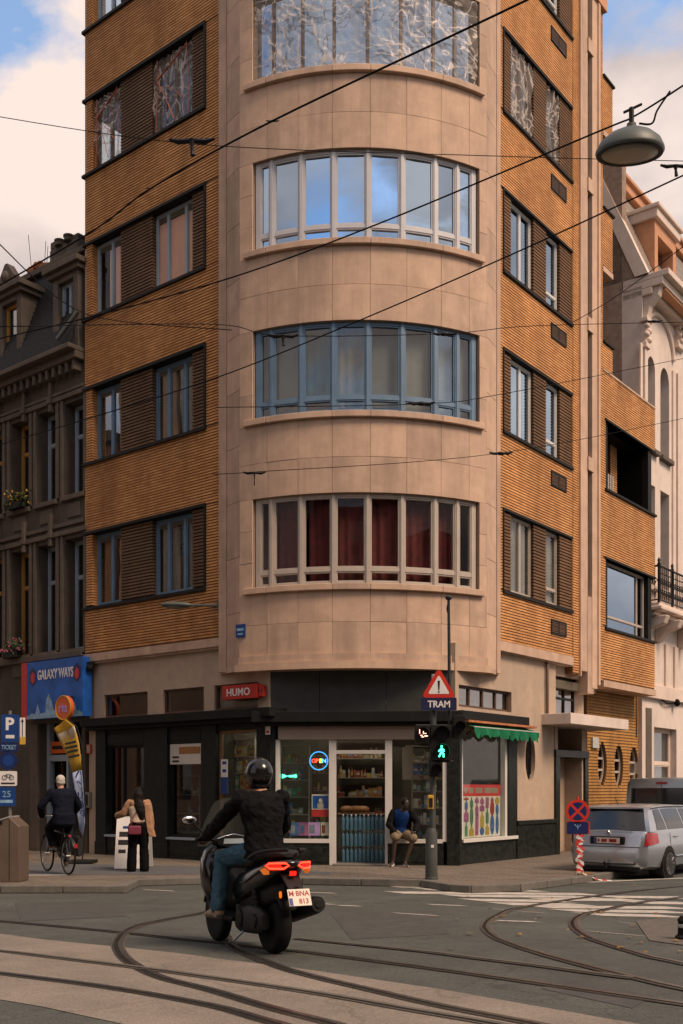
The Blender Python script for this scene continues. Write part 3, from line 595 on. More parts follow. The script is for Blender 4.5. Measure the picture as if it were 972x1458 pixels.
for i, (za, zb) in enumerate(((zb1a, zb1b), (zb2a, zb2b))):
    m = MB(); FR_.box(m, tA-.05, t8+.06, za-.06, za, -1.1, .05); FR_.box(m, tA-.05, t8+.04, zb, zb+.05, -1.1, .03); FR_.box(m, tA, tA+.25, za, zb, -.5, -.06); FR_.box(m, t8-.42, t8-.18, za, zb, -.5, -.03); m.build('oriel_frame', 'steel_dark', B)
    m = MB(); FR_.box(m, tA-.2, t8-.02, za-.1, zb+.1, -1.5, -1.45); m.build('room_partition', 'room_dark', B)
    if i == 0: window(FR_, tA+.25, t8-.42, za, zb, -.16, 'frame_cream', B, mull=(.82,), trans=(.2,), glass='glass_mirror', curtain=None, fw=.05); window(FR_, t8-.18, t8, za, zb, -.1, 'frame_cream', B, glass='glass_mid', fw=.04)
    else:
        m = MB(); FR_.box(m, t8-1.5, t8-1.1, za, zb, -.95, -.7); p_ = m.build('balcony_pier', 'mortar', B); m = MB(); courses(m, FR_, t8-1.52, t8-1.08, za, zb, -.68); m.build('pier_courses', 'brick_right', p_, kind='stuff')
        m = MB(); FR_.box(m, tA, t8, za, zb, -1.4, -1.38); m.build('balcony_back', 'room_dark', B)
        m = MB(); FR_.box(m, tA+.3, tA+.36, za, zb, -.3, -.2); m.build('balcony_post', 'frame_cream', B)
        m = MB()
        for q in range(5): FR_.box(m, tA+.5+q*.14, tA+.56+q*.14, za, za+.62, -.3, -.27)
        for q in range(4): FR_.box(m, tA+.5, tA+1.12, za+.1+q*.15, za+.15+q*.15, -.31, -.305)
        m.build('balcony_lattice', 'frame_cream', B)
for (ya, yb) in ((108,184),(296,378)):             # terrace parapets higher up
    za, zb = oz(858,yb), oz(858,ya)
    wall(FR_, t7, t872, za, zb, [], 'brick_right', 'mortar', B, name='parapet_wall')
    m = MB(); FR_.box(m, t7, t872, za-.14, za, -.3, .02); m.build('stone_band', 'stone_c', B)
    m = MB(); FR_.box(m, t7, t872+.06, zb, zb+.05, -.33, .05); m.build('parapet_cap', 'steel_dark', B)
zc_ = oz(862,490); m = MB(); FR_.box(m, t7, t872, z_or_top, zc_, -.3, -.02); pw = m.build('parapet_wall', 'mortar', B); m = MB(); courses(m, FR_, t7, t872, z_or_top+.05, zc_, 0.); m.build('brick_courses', 'brick_right', pw, kind='stuff')
m = MB(); FR_.box(m, t7, t872+.06, zc_, zc_+.05, -.33, .05); m.build('parapet_cap', 'steel_dark', B)
m = MB(); FR_.box(m, t6-.4, t7+.06, oz(855,14), oz(855,-2), -.5, .1); m.build('roof_cornice', 'orange_tile', B)
# ---- curved stone bay
A_ = Vector((-1.831, 21.68)); B_ = Vector((2.906, 21.88)); SAG = .62
cu_ = (B_-A_).normalized(); ci = Vector((-cu_.y, cu_.x)); hc = (B_-A_).length/2
RB = (hc*hc+SAG*SAG)/(2*SAG); CB = (A_+B_)/2+ci*(RB-SAG); HA = math.asin(hc/RB)
def bp(a, z, o=0.):                                  # angle from the bay axis (negative = left), height, outwards
    d = cu_*math.sin(a)-ci*math.cos(a); q = CB+d*(RB+o); return Vector((q.x, q.y, z))
def ba(x):                                           # photo column -> bay angle
    lo, hi = -HA-.25, HA+.25
    for _ in range(50):
        mid = (lo+hi)/2; q = bp(mid, 0)
        if q.x/q.y*FPX+HX < x: lo = mid
        else: hi = mid
    return lo
def bayblock(mb, a0, a1, z0, z1, o0, o1):
    n = max(1, math.ceil(abs(a1-a0)/.035)); rings = []
    for i in range(n+1):
        a = a0+(a1-a0)*i/n; rings.append([bp(a,z0,o0), bp(a,z0,o1), bp(a,z1,o1), bp(a,z1,o0)])
    mb.loft(rings); return mb
def bz(y, Y=21.15): return zpx(y, Y)
Yf = bp(0,0).y
zw = [(zpx(831,Yf)+k*ST, zpx(701,Yf)+k*ST) for k in range(5)]
aL, aR = ba(341), ba(693)
jx = [ba(x) for x in (380,424,473,527,579,628,668)]
ja = [aL]+jx+[aR]
zbot = zpx(930,Yf)
SM = ['stone','stone_b','stone_c']
bw = MB()                                            # backing behind the panels
for (za, zb) in [(zbot, zw[0][0])]+[(zw[k][1], zw[k+1][0]) for k in range(4)]+[(zw[4][1], TOPZ)]: bayblock(bw, aL, aR, za, zb, -.35, -.03)
wl0, wr0 = ba(361), ba(681)
bayblock(bw, aL, wl0-.005, zbot, TOPZ, -.35, -.03); bayblock(bw, wr0+.005, aR, zbot, TOPZ, -.35, -.03)
BW = bw.build('bay_wall', 'stone_joint', B)
def panel(a0, a1, z0, z1, o=0.):
    gp = .0028/RB
    m = MB(); oo = o+random.uniform(-.003,.003); bayblock(m, a0+gp, a1-gp, z0+.0022, z1-.0022, -.03, oo); m.build('stone_panel', random.choice(SM), BW, bevel=.004)
spans = [(zbot, zw[0][0]-.13)]+[(zw[k][1], zw[k+1][0]-.13) for k in range(4)]+[(zw[4][1], TOPZ)]
for si, (za, zb) in enumerate(spans):
    zm = za+(zb-za)*(.48 if si else .5)
    for a0, a1 in zip(ja, ja[1:]):
        for q0, q1 in ((za, zm), (zm, zb)): panel(a0, a1, q0, q1)
for k in range(5):                                   # margins beside the windows, and each sill in lengths
    z0, z1 = zw[k]
    for a0, a1 in ((aL, wl0-.006), (wr0+.006, aR)):
        for q in range(3): panel(a0, a1, z0-.13+(z1-z0+.13)*q/3, z0-.13+(z1-z0+.13)*(q+1)/3)
    sa = [ba(349), jx[0], jx[2], jx[3], jx[5], ba(687)]
    for a0, a1 in zip(sa, sa[1:]):
        m = MB(); bayblock(m, a0+.0006, a1-.0006, z0-.13, z0, -.1, .09); m.build('window_sill', random.choice(SM), BW, bevel=.012)
# mouldings and soffit at the foot of the bay
EL = FL.P(.0, 0, .02); ER = FR_.P(.0, 0, .02)
m = MB(); bayblock(m, aL, aR, zpx(941,Yf), zbot, -.3, .05); m.build('bay_moulding', 'stone_b', BW)
m = MB(); bayblock(m, aL-.012, aR+.012, zpx(952,Yf), zpx(941,Yf)-.003, -.3, .10); m.build('bay_moulding', 'stone_c', BW)
m = MB()
sof = [bp(aL+(aR-aL)*i/20, 0, .04) for i in range(21)]
poly = [(p.x,p.y) for p in sof]+[(ER.x,ER.y+.1), (3.3,23.6), (-2.4,23.6), (EL.x,EL.y+.1)]
m.prism(poly, zpx(952,Yf)+.03, zpx(952,Yf)+.12); m.build('bay_soffit', 'stone_b', BW)
# side piers that join the bay to the two brick facades
def sidepier(p0, p1, z0, z1, mat_, thick=.3, o=0.):
    u = Vector((p1.x-p0.x, p1.y-p0.y)); L = u.length; u.normalize(); n = Vector((u.y, -u.x))
    f = Fr((p0.x,p0.y), u, n); m = MB(); f.box(m, 0, L, z0, z1, -thick, o); return m, f, L
pL0 = bp(aL, 0); pLm = pxy(322.5,0,22.3); pL1 = FL.P(.0,0,.03)
pR0 = bp(aR, 0); pRm = pxy(706.5,0,22.52); pR1 = FR_.P(.0,0,.03)
for (a, b, flip) in ((pLm, pL0, 0), (pR0, pRm, 0)):
    zz = zpx(952,22)
    k = 0
    while zz < TOPZ:
        m, f, L = sidepier(a, b, zz+.003, min(TOPZ, zz+1.18-.003), 'stone'); m.build('stone_block', random.choice(SM), BW, bevel=.006); zz += 1.18
for a, b in ((pL1, pLm), (pRm, pR1)):
    m, f, L = sidepier(a, b, zpx(957,22.3), TOPZ, 'stone', .25, .02); m.build('stone_margin', 'stone_b', BW, bevel=.01)
    
# bay windows
mulls = [358.5,384,427,474,524,574,622,654,681]
def baywin(k, fm, gl, curtain, clear=None):
    z0, z1 = zw[k]; aa = [ba(x) for x in mulls]; aa[0] = wl0; aa[-1] = wr0; w = MB(); hz = z0+(z1-z0)*.17
    gaps = []
    for i, a in enumerate(aa):
        h = .055/RB if 0 < i < 8 else .06/RB; c = a if 0 < i < 8 else (a+h if i == 0 else a-h)
        bayblock(w, c-h, c+h, z0, z1, -.2, -.085); gaps.append((c-h, c+h))
        if 0 < i < 8: bayblock(w, c-.03/RB, c+.03/RB, z0, z1, -.085, -.065)
    for (a, b), (c, d) in zip(gaps, gaps[1:]):
        bayblock(w, b, c, z0, z0+.06, -.19, -.09); bayblock(w, b, c, z1-.06, z1, -.19, -.09); bayblock(w, b, c, hz-.04, hz+.04, -.19, -.092)
        s = .028/RB
        for q0, q1 in ((z0+.06, hz-.04), (hz+.04, z1-.06)):
            bayblock(w, b, b+s, q0, q1, -.18, -.105); bayblock(w, c-s, c, q0, q1, -.18, -.105); bayblock(w, b+s, c-s, q0, q0+.03, -.18, -.106); bayblock(w, b+s, c-s, q1-.03, q1, -.18, -.106)
    W0 = w.build('bay_window', fm, B)
    for i, ((a, b), (c, d)) in enumerate(zip(gaps, gaps[1:])):
        for q0, q1 in ((z0+.06, hz-.04), (hz+.04, z1-.06)):
            p = MB(); P0, P1 = bp(b,0,-.145), bp(c,0,-.145)
            dv = Vector((P1.x-P0.x, P1.y-P0.y)).normalized(); nv = Vector((dv.y,-dv.x)); f = Fr((P0.x,P0.y), dv, nv); f.box(p, 0, (P1-P0).length, q0, q1, 0, .006)
            p.build('pane', gl, W0)
    for cur in (curtain or []):
        mat_, x0, x1, lo, fold = cur; c = MB(); a0, a1 = ba(x0), ba(x1); n = max(4, int((a1-a0)*RB/.04)); R2 = []
        for i in range(n+1):
            a = a0+(a1-a0)*i/n; o = -.32+fold*math.sin(i*1.25)*(.6+.4*math.sin(i*.31)); R2.append((a,o))
        c.add([bp(a,z,o) for z in (z0+(z1-z0)*lo, z1) for a,o in R2], [(i,i+1,n+2+i,n+1+i) for i in range(n)]); c.build('curtain', mat_, W0, smooth=180)
    return W0
baywin(0, 'frame_cream', 'glass_low', [('curtain_red',362,382,0,.03),('curtain_red',387,424,0,.03),('curtain_red',434,470,0,.03),('curtain_red',478,520,0,.025),('curtain_red',527,570,0,.03),('curtain_red',577,668,0,.03)])
baywin(1, 'frame_blue', 'glass', [('blind',360,380,0,.0),('blind',388,424,0,.0),('curtain_teal',430,472,.25,.02),('curtain_cream',478,521,.1,.015),('blind',528,571,.1,.0),('blind',577,618,0,.004),('blind',624,652,0,.0),('curtain_white',656,680,0,.01)])
baywin(2, 'frame_grey', 'glass_mirror', None)
baywin(4, 'frame_grey', 'glass_mirror', None)
# sheeted top window: frame plus crumpled plastic
z0, z1 = zw[3]; w = MB()
for x in mulls[1:-1]: a = ba(x); bayblock(w, a-.03/RB, a+.03/RB, z0, z1, -.22, -.16)
bayblock(w, wl0, wr0, z0, z0+.06, -.22, -.16); bayblock(w, wl0, wr0, z1-.06, z1, -.22, -.16)
W3 = w.build('bay_window', 'frame_brown', B)
_am = [ba(x) for x in mulls]
for a0, a1 in zip(_am, _am[1:]): w = MB(); bayblock(w, a0+.008, a1-.008, z0+.06, z1-.06, -.205, -.2); w.build('pane', 'glass_mirror', W3)
nx, nz = 150, 60; m = MB(); V = []
import mathutils
for j in range(nz+1):
    for i in range(nx+1):
        u, v = i/nx, j/nz; q = mathutils.noise.noise((u*9, v*3.5, 0)); q2 = mathutils.noise.noise((u*30+v*12, v*6-u*9, 3)); q3 = mathutils.noise.noise((u*50-v*14, v*10, 7))
        V.append(bp(wl0+(wr0-wl0)*u, z0+.0+(z1-z0)*v, -.055+.035*q+.028*(1-abs(q2)*2)+.014*q3))
m.add(V, [(j*(nx+1)+i, j*(nx+1)+i+1, (j+1)*(nx+1)+i+1, (j+1)*(nx+1)+i) for j in range(nz) for i in range(nx)])
m.build('plastic_sheet', 'plastic_sheet', W3, smooth=180)
# dark rooms behind the windows, floors and the roof
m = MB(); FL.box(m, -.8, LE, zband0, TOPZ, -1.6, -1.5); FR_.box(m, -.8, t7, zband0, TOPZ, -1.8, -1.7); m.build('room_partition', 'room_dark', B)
m = MB(); q = [FL.P(LE,0,-.2), FL.P(.2,0,-.2), FR_.P(.2,0,-.2), FR_.P(t7,0,-.2), FR_.P(t7,0,-5), FL.P(LE,0,-5)]
for k in range(7):
    zz = 4.45+k*ST-.35
    if k < 6: m.prism([(p.x,p.y) for p in q], zz-.2+.3, zz+.3)
m.prism([(p.x,p.y) for p in q], TOPZ-.1, TOPZ+.2); m.build('floor_slab', 'room_wall', B)
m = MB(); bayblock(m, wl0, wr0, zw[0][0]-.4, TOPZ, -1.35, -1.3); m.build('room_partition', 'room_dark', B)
# ================================================================== GROUND FLOOR of the corner house
FG = FL.moved(-.12); FQ = FR_.moved(-.12); FY = FR_.moved(-.62)
P1 = FG.P(FG.t(384),0); P2 = FQ.P(FQ.t(648),0)
_u = Vector((P2.x-P1.x, P2.y-P1.y)).normalized(); FC = Fr((P1.x,P1.y), _u, (_u.y,-_u.x)); CW = (P2-P1).length
GZ = .12
S = B
def rb(fr, m, x0, x1, y0, y1, o0, o1, xr=None):       # box from photo columns and rows; rows are read at column xr
    xr = xr if xr is not None else (x0+x1)/2
    a, b = sorted((fr.t(x0), fr.t(x1))); z0, z1 = fr.z(xr,y1), fr.z(xr,y0); fr.box(m, a, b, z0, z1, o0, o1); return a, b, z0, z1
zc1, zc0 = FG.z(130,1025), FG.z(130,1036)             # black cornice
zt1, zt0 = FG.z(180,987), FG.z(180,1020)              # transom lights
# upper beige wall, left
tG0, tG1 = FG.t(384), LE
th = [(FG.t(b), FG.t(a), zt0, zt1) for a, b in ((148,210),(232,290),(305,367))]
m = MB()
for r in rects(tG0, tG1, zc1, zband0, th): FG.box(m, r[0], r[1], r[2], r[3], -.25, 0)
FG.box(m, FG.t(137), tG1, GZ-.1, zc1, -.25, 0); m.build('rendered_wall', 'render_beige', S)
for i, h in enumerate(th):
    window(FG, h[0], h[1], zt0, zt1, -.05, 'frame_brown', S, glass='glass', fw=.035, curtain='blind' if i == 2 else None, fold=.02)
m = MB(); FG.box(m, FG.t(384)-.3, FG.t(129), zc0, zc1, -.2, .34); FG.box(m, FG.t(384)-.25, FG.t(131), zc0-.09, zc0, -.2, .2); m.build('shop_cornice', 'cornice_black', S, bevel=.01)
# shopfront, left street: posts, head panels, stall riser
zw1t, zw1b = FG.z(178,1061), FG.z(178,1189); zw3t, zw3b = FG.z(337,1039), FG.z(337,1176)
def post(x0, x1, o=.03, mt='black_paint', z0=GZ, z1=None):
    m = MB(); a, b = sorted((FG.t(x0), FG.t(x1))); FG.box(m, a, b, z0, z1 or zc0-.09, -.25, o); FG.box(m, a-.015, b+.015, z0, z0+.32, -.25, o+.02); return m.build('shop_post', mt, S, bevel=.006)
for a, b in ((137,151),(206,239),(287,308),(366,386)): post(a, b)
for x0, x1, zt_, zb_ in ((151,206,zw1t,zw1b),(239,287,zw1t,zw1b),(308,366,zw3t,zw1b)):
    a, b = sorted((FG.t(x0), FG.t(x1))); m = MB(); FG.box(m, a, b, zt_, zc0-.09, -.22, -.02); FG.box(m, a+.04, b-.04, zt_+.06, zc0-.2, -.02, .0); hp = m.build('head_panel', 'black_paint', S, bevel=.006)
    m = MB(); FG.box(m, a, b, GZ, zb_-.05, -.22, .0); FG.box(m, a+.06, b-.06, GZ+.1, zb_-.12, .0, .015); m.build('stall_riser', 'black_marble', S, bevel=.006)
    m = MB(); FG.box(m, a-.01, b+.01, zb_-.05, zb_, -.25, .06); m.build('shop_sill', 'frame_bluegrey', S)
    window(FG, a, b, zb_, zt_, -.09, 'black_paint' if x0 < 300 else 'wood', S, mull=(.62,) if x0 == 151 else (), glass='glass' if x0 < 300 else 'glass_shop', fw=.05, name='shop_window')
# fascia and cornice on the cut corner
zf1 = zpx(952,Yf)+.04; zk1, zk0 = FC.z(500,1014), FC.z(500,1029)
tv = [0, CW*.27, CW*.63, CW*.97]
for a, b in zip(tv, tv[1:]):
    m = MB(); FC.box(m, a+.006, b-.006, zk1, zf1, -.3, -.02); m.build('fascia_panel', 'fascia', S)
m = MB(); FC.box(m, -.35, CW+.12, zk0, zk1, -.3, .30); FC.box(m, -.3, CW+.1, zk0-.07, zk0, -.3, .2); m.build('shop_cornice', 'cornice_black', S, bevel=.01)
zs1, zs0 = FC.z(500,1034), FC.z(500,1053)
m = MB(); FC.box(m, FC.t(396), FC.t(632), zs0, zk0-.071, -.2, .06); m.build('shutter_box', 'shutter_box', S, bevel=.012)
m = MB(); FC.box(m, FC.t(396), FC.t(606), zs1+.02, zs1+.055, .06, .075); m.build('shutter_rail', 'sign_grey', S)
# white frames of the corner shop
zW0 = FC.z(430,1196)
for x0, x1 in ((392,398),(468,478),(548,558),(630,636)):
    m = MB(); FC.box(m, FC.t(x0), FC.t(x1), GZ+(0 if x0 > 400 and x0 < 600 else zW0-GZ-.03), zs0, -.16, .0); m.build('shop_mullion', 'white_alu', S, bevel=.005)
for x0, x1 in ((398,468),(558,630)):
    a, b = FC.t(x0), FC.t(x1)
    m = MB(); FC.box(m, a, b, zW0-.06, zW0+.02, -.16, .02); m.build('shop_sill', 'white_alu', S)
    m = MB(); FC.box(m, a-.1, b+.02, GZ-.05, zW0-.06, -.2, -.0); FC.box(m, a, b-.05, GZ+.06, zW0-.15, 0, .012); m.build('stall_riser', 'black_marble', S, bevel=.006)
    m = MB(); FC.box(m, a, b, zW0+.02, zs0, -.09, -.082); m.build('shop_pane', 'glass_shop', S)
m = MB(); FC.box(m, FC.t(478), FC.t(548), FC.z(512,1073), FC.z(512,1068), -.16, -.01); m.build('door_transom', 'white_alu', S)
m = MB(); FC.box(m, FC.t(478), FC.t(548), FC.z(512,1068), zs0, -.09, -.083); m.build('transom_pane', 'glass_shop', S)
m = MB(); FC.box(m, FC.t(474), FC.t(560), GZ-.05, GZ+.035, -.3, .28); m.build('door_step', 'kerb', S, bevel=.01)
m = MB(); FC.box(m, FC.t(384)-.05, FC.t(392), GZ-.02, zk0-.07, -.25, .02); m.build('corner_pillar', 'black_marble', S)
m = MB(); FC.box(m, FC.t(636), FC.t(648)+.1, GZ-.02, zk0-.07, -.3, .03); FQ.box(m, -.02+FQ.t(648), FQ.t(656), GZ-.02, FQ.z(650,1022), -.3, .031); m.build('corner_pillar', 'black_marble', S, bevel=.01)
# right-hand wall with shop window
zq1, zq0 = FQ.z(690,980), FQ.z(690,1010)
zx1, zx0 = FQ.z(700,1042), FQ.z(690,1194)
tq = lambda x: FQ.t(x)
ovx, ovy = FQ.pix(755,1080); orx = (FQ.t(762)-FQ.t(748))/2; orz = FQ.z(755,1047)-ovy
tdoor = FQ.t(789)
holesR = [(tq(653), tq(728), zq0, zq1), (tq(656), tq(731), GZ, zx1), (ovx-orx*1.2, ovx+orx*1.2, ovy-orz*1.1, ovy+orz*1.1)]
m = MB()
for r in rects(tq(648), tdoor, GZ-.1, zband0-.06, holesR): FQ.box(m, r[0], r[1], r[2], r[3], -.28, 0)
def ovalplate(m, fr, t, z, rx, rz, kx=1.2, kz=1.1, N=48, dep=.22, o=0.):
    V = []; 
    for k in range(N):
        a = 2*math.pi*k/N; c, s_ = math.cos(a), math.sin(a); q = 1/max(abs(c), abs(s_)); V.append((fr.P(t+rx*kx*c*q, z+rz*kz*s_*q, o), fr.P(t+rx*c, z+rz*s_, o), fr.P(t+rx*c, z+rz*s_, o-dep)))
    b = len(m.v)
    m.add([p for v in V for p in v], [(3*k, 3*((k+1)%N), 3*((k+1)%N)+1, 3*k+1) for k in range(N)]+[(3*k+1, 3*((k+1)%N)+1, 3*((k+1)%N)+2, 3*k+2) for k in range(N)])
ovalplate(m, FQ, ovx, ovy, orx, orz)
m.build('rendered_wall', 'render_beige', S)
def ovalwin(fr, t, z, rx, rz, o, parent, mf='steel_dark', bars=1, gl='glass'):
    N = 40; m = MB(); 
    for k in range(N):
        a, b = 2*math.pi*k/N, 2*math.pi*(k+1)/N
        q = [(t+rx*f*math.cos(w), z+rz*f2*math.sin(w)) for w in (a,b) for f,f2 in ((1.0,1.0),(.86,.95))]
        m.add([fr.P(*p, o+d) for d in (0,.05) for p in q], [(4,5,7,6),(0,1,5,4),(2,6,7,3),(1,3,7,5)])
    for j in range(bars):
        zz = z+rz*(.12 if bars == 1 else (-.3+.55*j)); hw = rx*math.sqrt(max(0,1-((zz-z)/rz)**2)); fr.box(m, t-hw, t+hw, zz-.03, zz+.03, o, o+.045)
    w = m.build('oval_window', mf, parent)
    p = MB(); p.add([fr.P(t+rx*math.cos(2*math.pi*k/N), z+rz*math.sin(2*math.pi*k/N), o+.01) for k in range(N)], [tuple(range(N))]); p.build('pane', gl, w)
    c = MB(); fr.box(c, t-rx, t+rx, z-rz*.9, z+rz*.15, o-.12, o-.1); c.build('curtain', 'curtain_cream', w)
    return w
ow = ovalwin(FQ, ovx, ovy, orx, orz, -.16, S)
m = MB()
for q in range(-3,4): hw = orz*math.sqrt(1-(q/4)**2); FQ.box(m, ovx+q*orx/4-.008, ovx+q*orx/4+.008, ovy-hw, ovy+hw, -.10, -.085)
m.build('window_bar', 'iron', ow)
window(FQ, tq(653), tq(728), zq0, zq1, -.08, 'frame_brown', S, mull=(.25,.5,.75), glass='glass_mid', fw=.04, curtain='curtain_cream', fold=.0)
m = MB(); FQ.box(m, tq(649), tq(745), FQ.z(700,1029), FQ.z(700,1017), -.1, .16); m.build('lintel', 'cornice_black', S, bevel=.01)
m = MB(); FQ.box(m, tq(652), tq(750), FQ.z(700,1033), FQ.z(700,1030), .02, .26); m.build('awning_rail', 'terracotta', S)
for x0, x1 in ((722,735),): m = MB(); FQ.box(m, tq(x0), tq(x1), zx0, zx1, -.2, .03); m.build('shop_post', 'black_paint', S, bevel=.008)
m = MB(); FQ.box(m, tq(656), tq(734), zx0-.05, zx0+.02, -.2, .07); m.build('shop_sill', 'white_alu', S)
m = MB(); FQ.box(m, tq(656), tq(734), GZ-.05, zx0-.05, -.2, .02); m.build('stall_riser', 'black_marble', S)
m = MB(); FQ.box(m, tq(734), tdoor, GZ-.05, FQ.z(745,1174), -.1, .05); FQ.box(m, tq(734), tdoor, FQ.z(745,1174), FQ.z(745,1168), -.1, .08); m.build('plinth', 'black_marble', S, bevel=.01)
m = MB(); FQ.box(m, tq(656), tq(722), zx0+.02, zx1, -.1, -.092); m.build('shop_pane', 'glass_shop', S)
m = MB(); FQ.box(m, tq(656), tq(659), zx0, zx1, -.12, .0); m.build('window_jamb', 'white_alu', S)
m = MB(); FQ.box(m, tq(719), tq(722), zx0, zx1, -.12, .0); m.build('window_jamb', 'white_alu', S)
# rainwater pipe
m = MB(); m.tube([FQ.P(tq(776),z,.06) for z in (FQ.z(776,1030), FQ.z(776,945))]+[FQ.P(tq(776),FQ.z(776,940),-.05)], .035, 8); m.build('rain_pipe', 'frame_brown', S, smooth=60)
# entrance: recess, canopy, glazed stair bay
FD = FR_.moved(-.6); te = FQ.t(836)
zcan1, zcan0 = FR_.z(800,1019), FR_.z(800,1034)
m = MB(); FQ.box(m, tq(771), tq(856), zcan0, zcan1, -1.0, .75); m.build('entrance_canopy', 'render_pink', S, bevel=.01)
m = MB(); FQ.box(m, tdoor, tq(793), GZ, zcan0, -.6, .02); FQ.box(m, te-.28, te, GZ, zcan0, -1.2, -.02); FQ.box(m, tdoor, te, GZ, zcan0, -1.2, -1.1); m.build('entrance_reveal', 'render_beige', S)
m = MB(); zd = FQ.z(795,1078); FQ.box(m, tdoor-.02, te, zd, zd+.18, -.5, .06); FQ.box(m, tdoor-.02, tdoor+.2, GZ, zd, -.5, .06); FQ.box(m, te-.2, te, GZ, zd, -.5, .04); m.build('door_surround', 'black_marble', S, bevel=.01)
m = MB(); FQ.box(m, tdoor+.2, tdoor+.26, GZ, zd, -.62, -.45); FQ.box(m, tdoor+.7, tdoor+.76, GZ, zd, -.62, -.45)
for q in (0,.5,.97): FQ.box(m, tdoor+.26, tdoor+.7, GZ+(zd-GZ)*q, GZ+(zd-GZ)*q+.07, -.6, -.47)
dr = m.build('entrance_door', 'iron', S)
m = MB(); FQ.box(m, tdoor+.26, tdoor+.7, GZ+.05, zd, -.55, -.54); m.build('pane', 'glass', dr)
m = MB(); FQ.box(m, tdoor+.3, tdoor+.33, GZ+.9, GZ+1.35, -.47, -.43); m.build('door_handle', 'chrome', dr)
m = MB(); FQ.box(m, tdoor+.76, te-.25, GZ, zd, -.62, -.5); m.build('side_panel', 'render_beige', S)
window(FQ, FQ.t(791), FQ.t(829), zcan1, FQ.z(800,962), -.22, 'iron', S, mull=(.62,), trans=(.48,), glass='glass_mid', fw=.04, curtain='curtain_cream', fold=0., name='stair_window')
m = MB(); FQ.box(m, FQ.t(829), FQ.t(846), zcan1, FQ.z(800,945), -.6, -.3); FQ.box(m, tdoor, FQ.t(791), zcan1, zband0-.06, -.6, 0); FQ.box(m, FQ.t(791), FQ.t(829), FQ.z(800,962), zband0-.06, -.6, -.1); m.build('stair_wall', 'render_beige', S)
# yellow brick wall with three oval windows, under the oriel
tY0, tY1 = FY.t(836), FY.t(917); zY1 = zband-.62
ov = [(*FY.pix(x, y), (FY.t(x+6.2)-FY.t(x-6.2))/2, FY.z(x,y-30)-FY.z(x,y)) for x, y in ((857.5,1087),(881,1090),(902.5,1093))]
mbk, mcs = MB(), MB(); k = 0; pit = .085
while GZ+k*pit < zY1:
    a = GZ+k*pit; zm = a+pit/2; cur = tY0
    segs = []
    for (t, z, rx, rz) in ov:
        if abs(zm-z) < rz: hw = rx*math.sqrt(1-((zm-z)/rz)**2); segs.append((cur, t-hw)); cur = t+hw
    segs.append((cur, tY1))
    for s0, s1 in segs: FY.box(mbk, s0, s1, a, min(a+pit,zY1), -.25, -.02); FY.box(mcs, s0, s1, a, a+.062, -.02, 0)
    k += 1
yw = mbk.build('brick_wall', 'mortar', S); mcs.build('brick_courses', 'brick_yellow', yw, kind='stuff')
for o_ in ov: ovalwin(FY, *o_, -.14, S, mf='frame_cream', bars=2, gl='glass_mid')
m = MB(); FY.box(m, FY.t(905), FY.t(906.5), FY.z(905,1050), FY.z(905,985), 0, .012); m.build('movement_joint', 'mortar_dark', S)
m = MB(); m.box((0,0,0),(1,1,1)); m = MB(); FY.box(m, FY.t(841), FY.t(850), FY.z(845,1065), FY.z(845,1050), 0, .06); np_ = m.build('house_plate', 'sign_grey', S)
# soffit under the right-hand upper floors
m = MB(); FR_.box(m, .1, t8, zband0-.08, zband0-.03, -.7, -.02); m.build('soffit', 'render_beige', S)
# shop interior
zi = zs0+.35
m = MB(); c = [FC.P(0,0,-.25), FC.P(CW,0,-.25), FQ.P(tq(735),0,-.3), FQ.P(tq(735),0,-3.6), FG.P(FG.t(308),0,-3.6), FG.P(FG.t(308),0,-.3)]
m.prism([(p.x,p.y) for p in c], GZ-.02, GZ+.03); m.build('shop_floor', 'room_wall', S)
m = MB(); m.prism([(p.x,p.y) for p in c], zi+.5, zi+.56); m.build('shop_ceiling', 'room_wall', S)
m = MB(); FC.box(m, -1.5, CW+1.5, GZ, zi+.5, -2.7, -2.6); FQ.box(m, tq(735)+.0, tq(735)+.1, GZ, zi+.5, -3, -.2); FG.box(m, FG.t(308), FG.t(308)+.1, GZ, zi+.5, -3, -.2); m.build('shop_partition', 'room_wall', S)
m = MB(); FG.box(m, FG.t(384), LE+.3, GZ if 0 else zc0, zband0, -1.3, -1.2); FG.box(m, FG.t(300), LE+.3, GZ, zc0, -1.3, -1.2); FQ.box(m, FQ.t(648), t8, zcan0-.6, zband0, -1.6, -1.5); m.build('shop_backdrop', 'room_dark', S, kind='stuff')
for i, (t, o) in enumerate(((.6,-1.3),(2.2,-1.3),(3.3,-1.2))):
    l = thing('ceiling_tube', ['fluorescent tube lit over the left counter of corner shop','fluorescent tube lit behind the corner shop doorway','fluorescent tube lit above the drinks shelves by corner pillar'][i], 'ceiling light', FC.P(t,zi+.42,o), group='tubes on the shop ceiling')
    m = MB(); FC.box(m, t-.06, t+.06, zi+.4, zi+.48, o-.6, o+.6); m.build('housing', 'sign_white', l)
    m = MB(); m.cyl(FC.P(t,zi+.38,o-.55), FC.P(t,zi+.38,o+.55), .02); m.build('tube', 'tube_light', l)
l = thing('ceiling_tube', 'fluorescent tube glowing behind the wood-framed magazine window', 'ceiling light', FG.P(FG.t(345),FG.z(345,1043),-.7), group='tubes on the shop ceiling')
m = MB(); m.cyl(FG.P(FG.t(348),FG.z(345,1043),-.5), FG.P(FG.t(366),FG.z(345,1043),-.5), .018); m.build('tube', 'tube_light', l); m = MB(); m.tube([FG.P(FG.t(357),FG.z(345,1043)+.03,-.5), FG.P(FG.t(357),FG.z(345,1043)+.3,-.5)], .01, 6); m.build('hanger', 'sign_white', l)
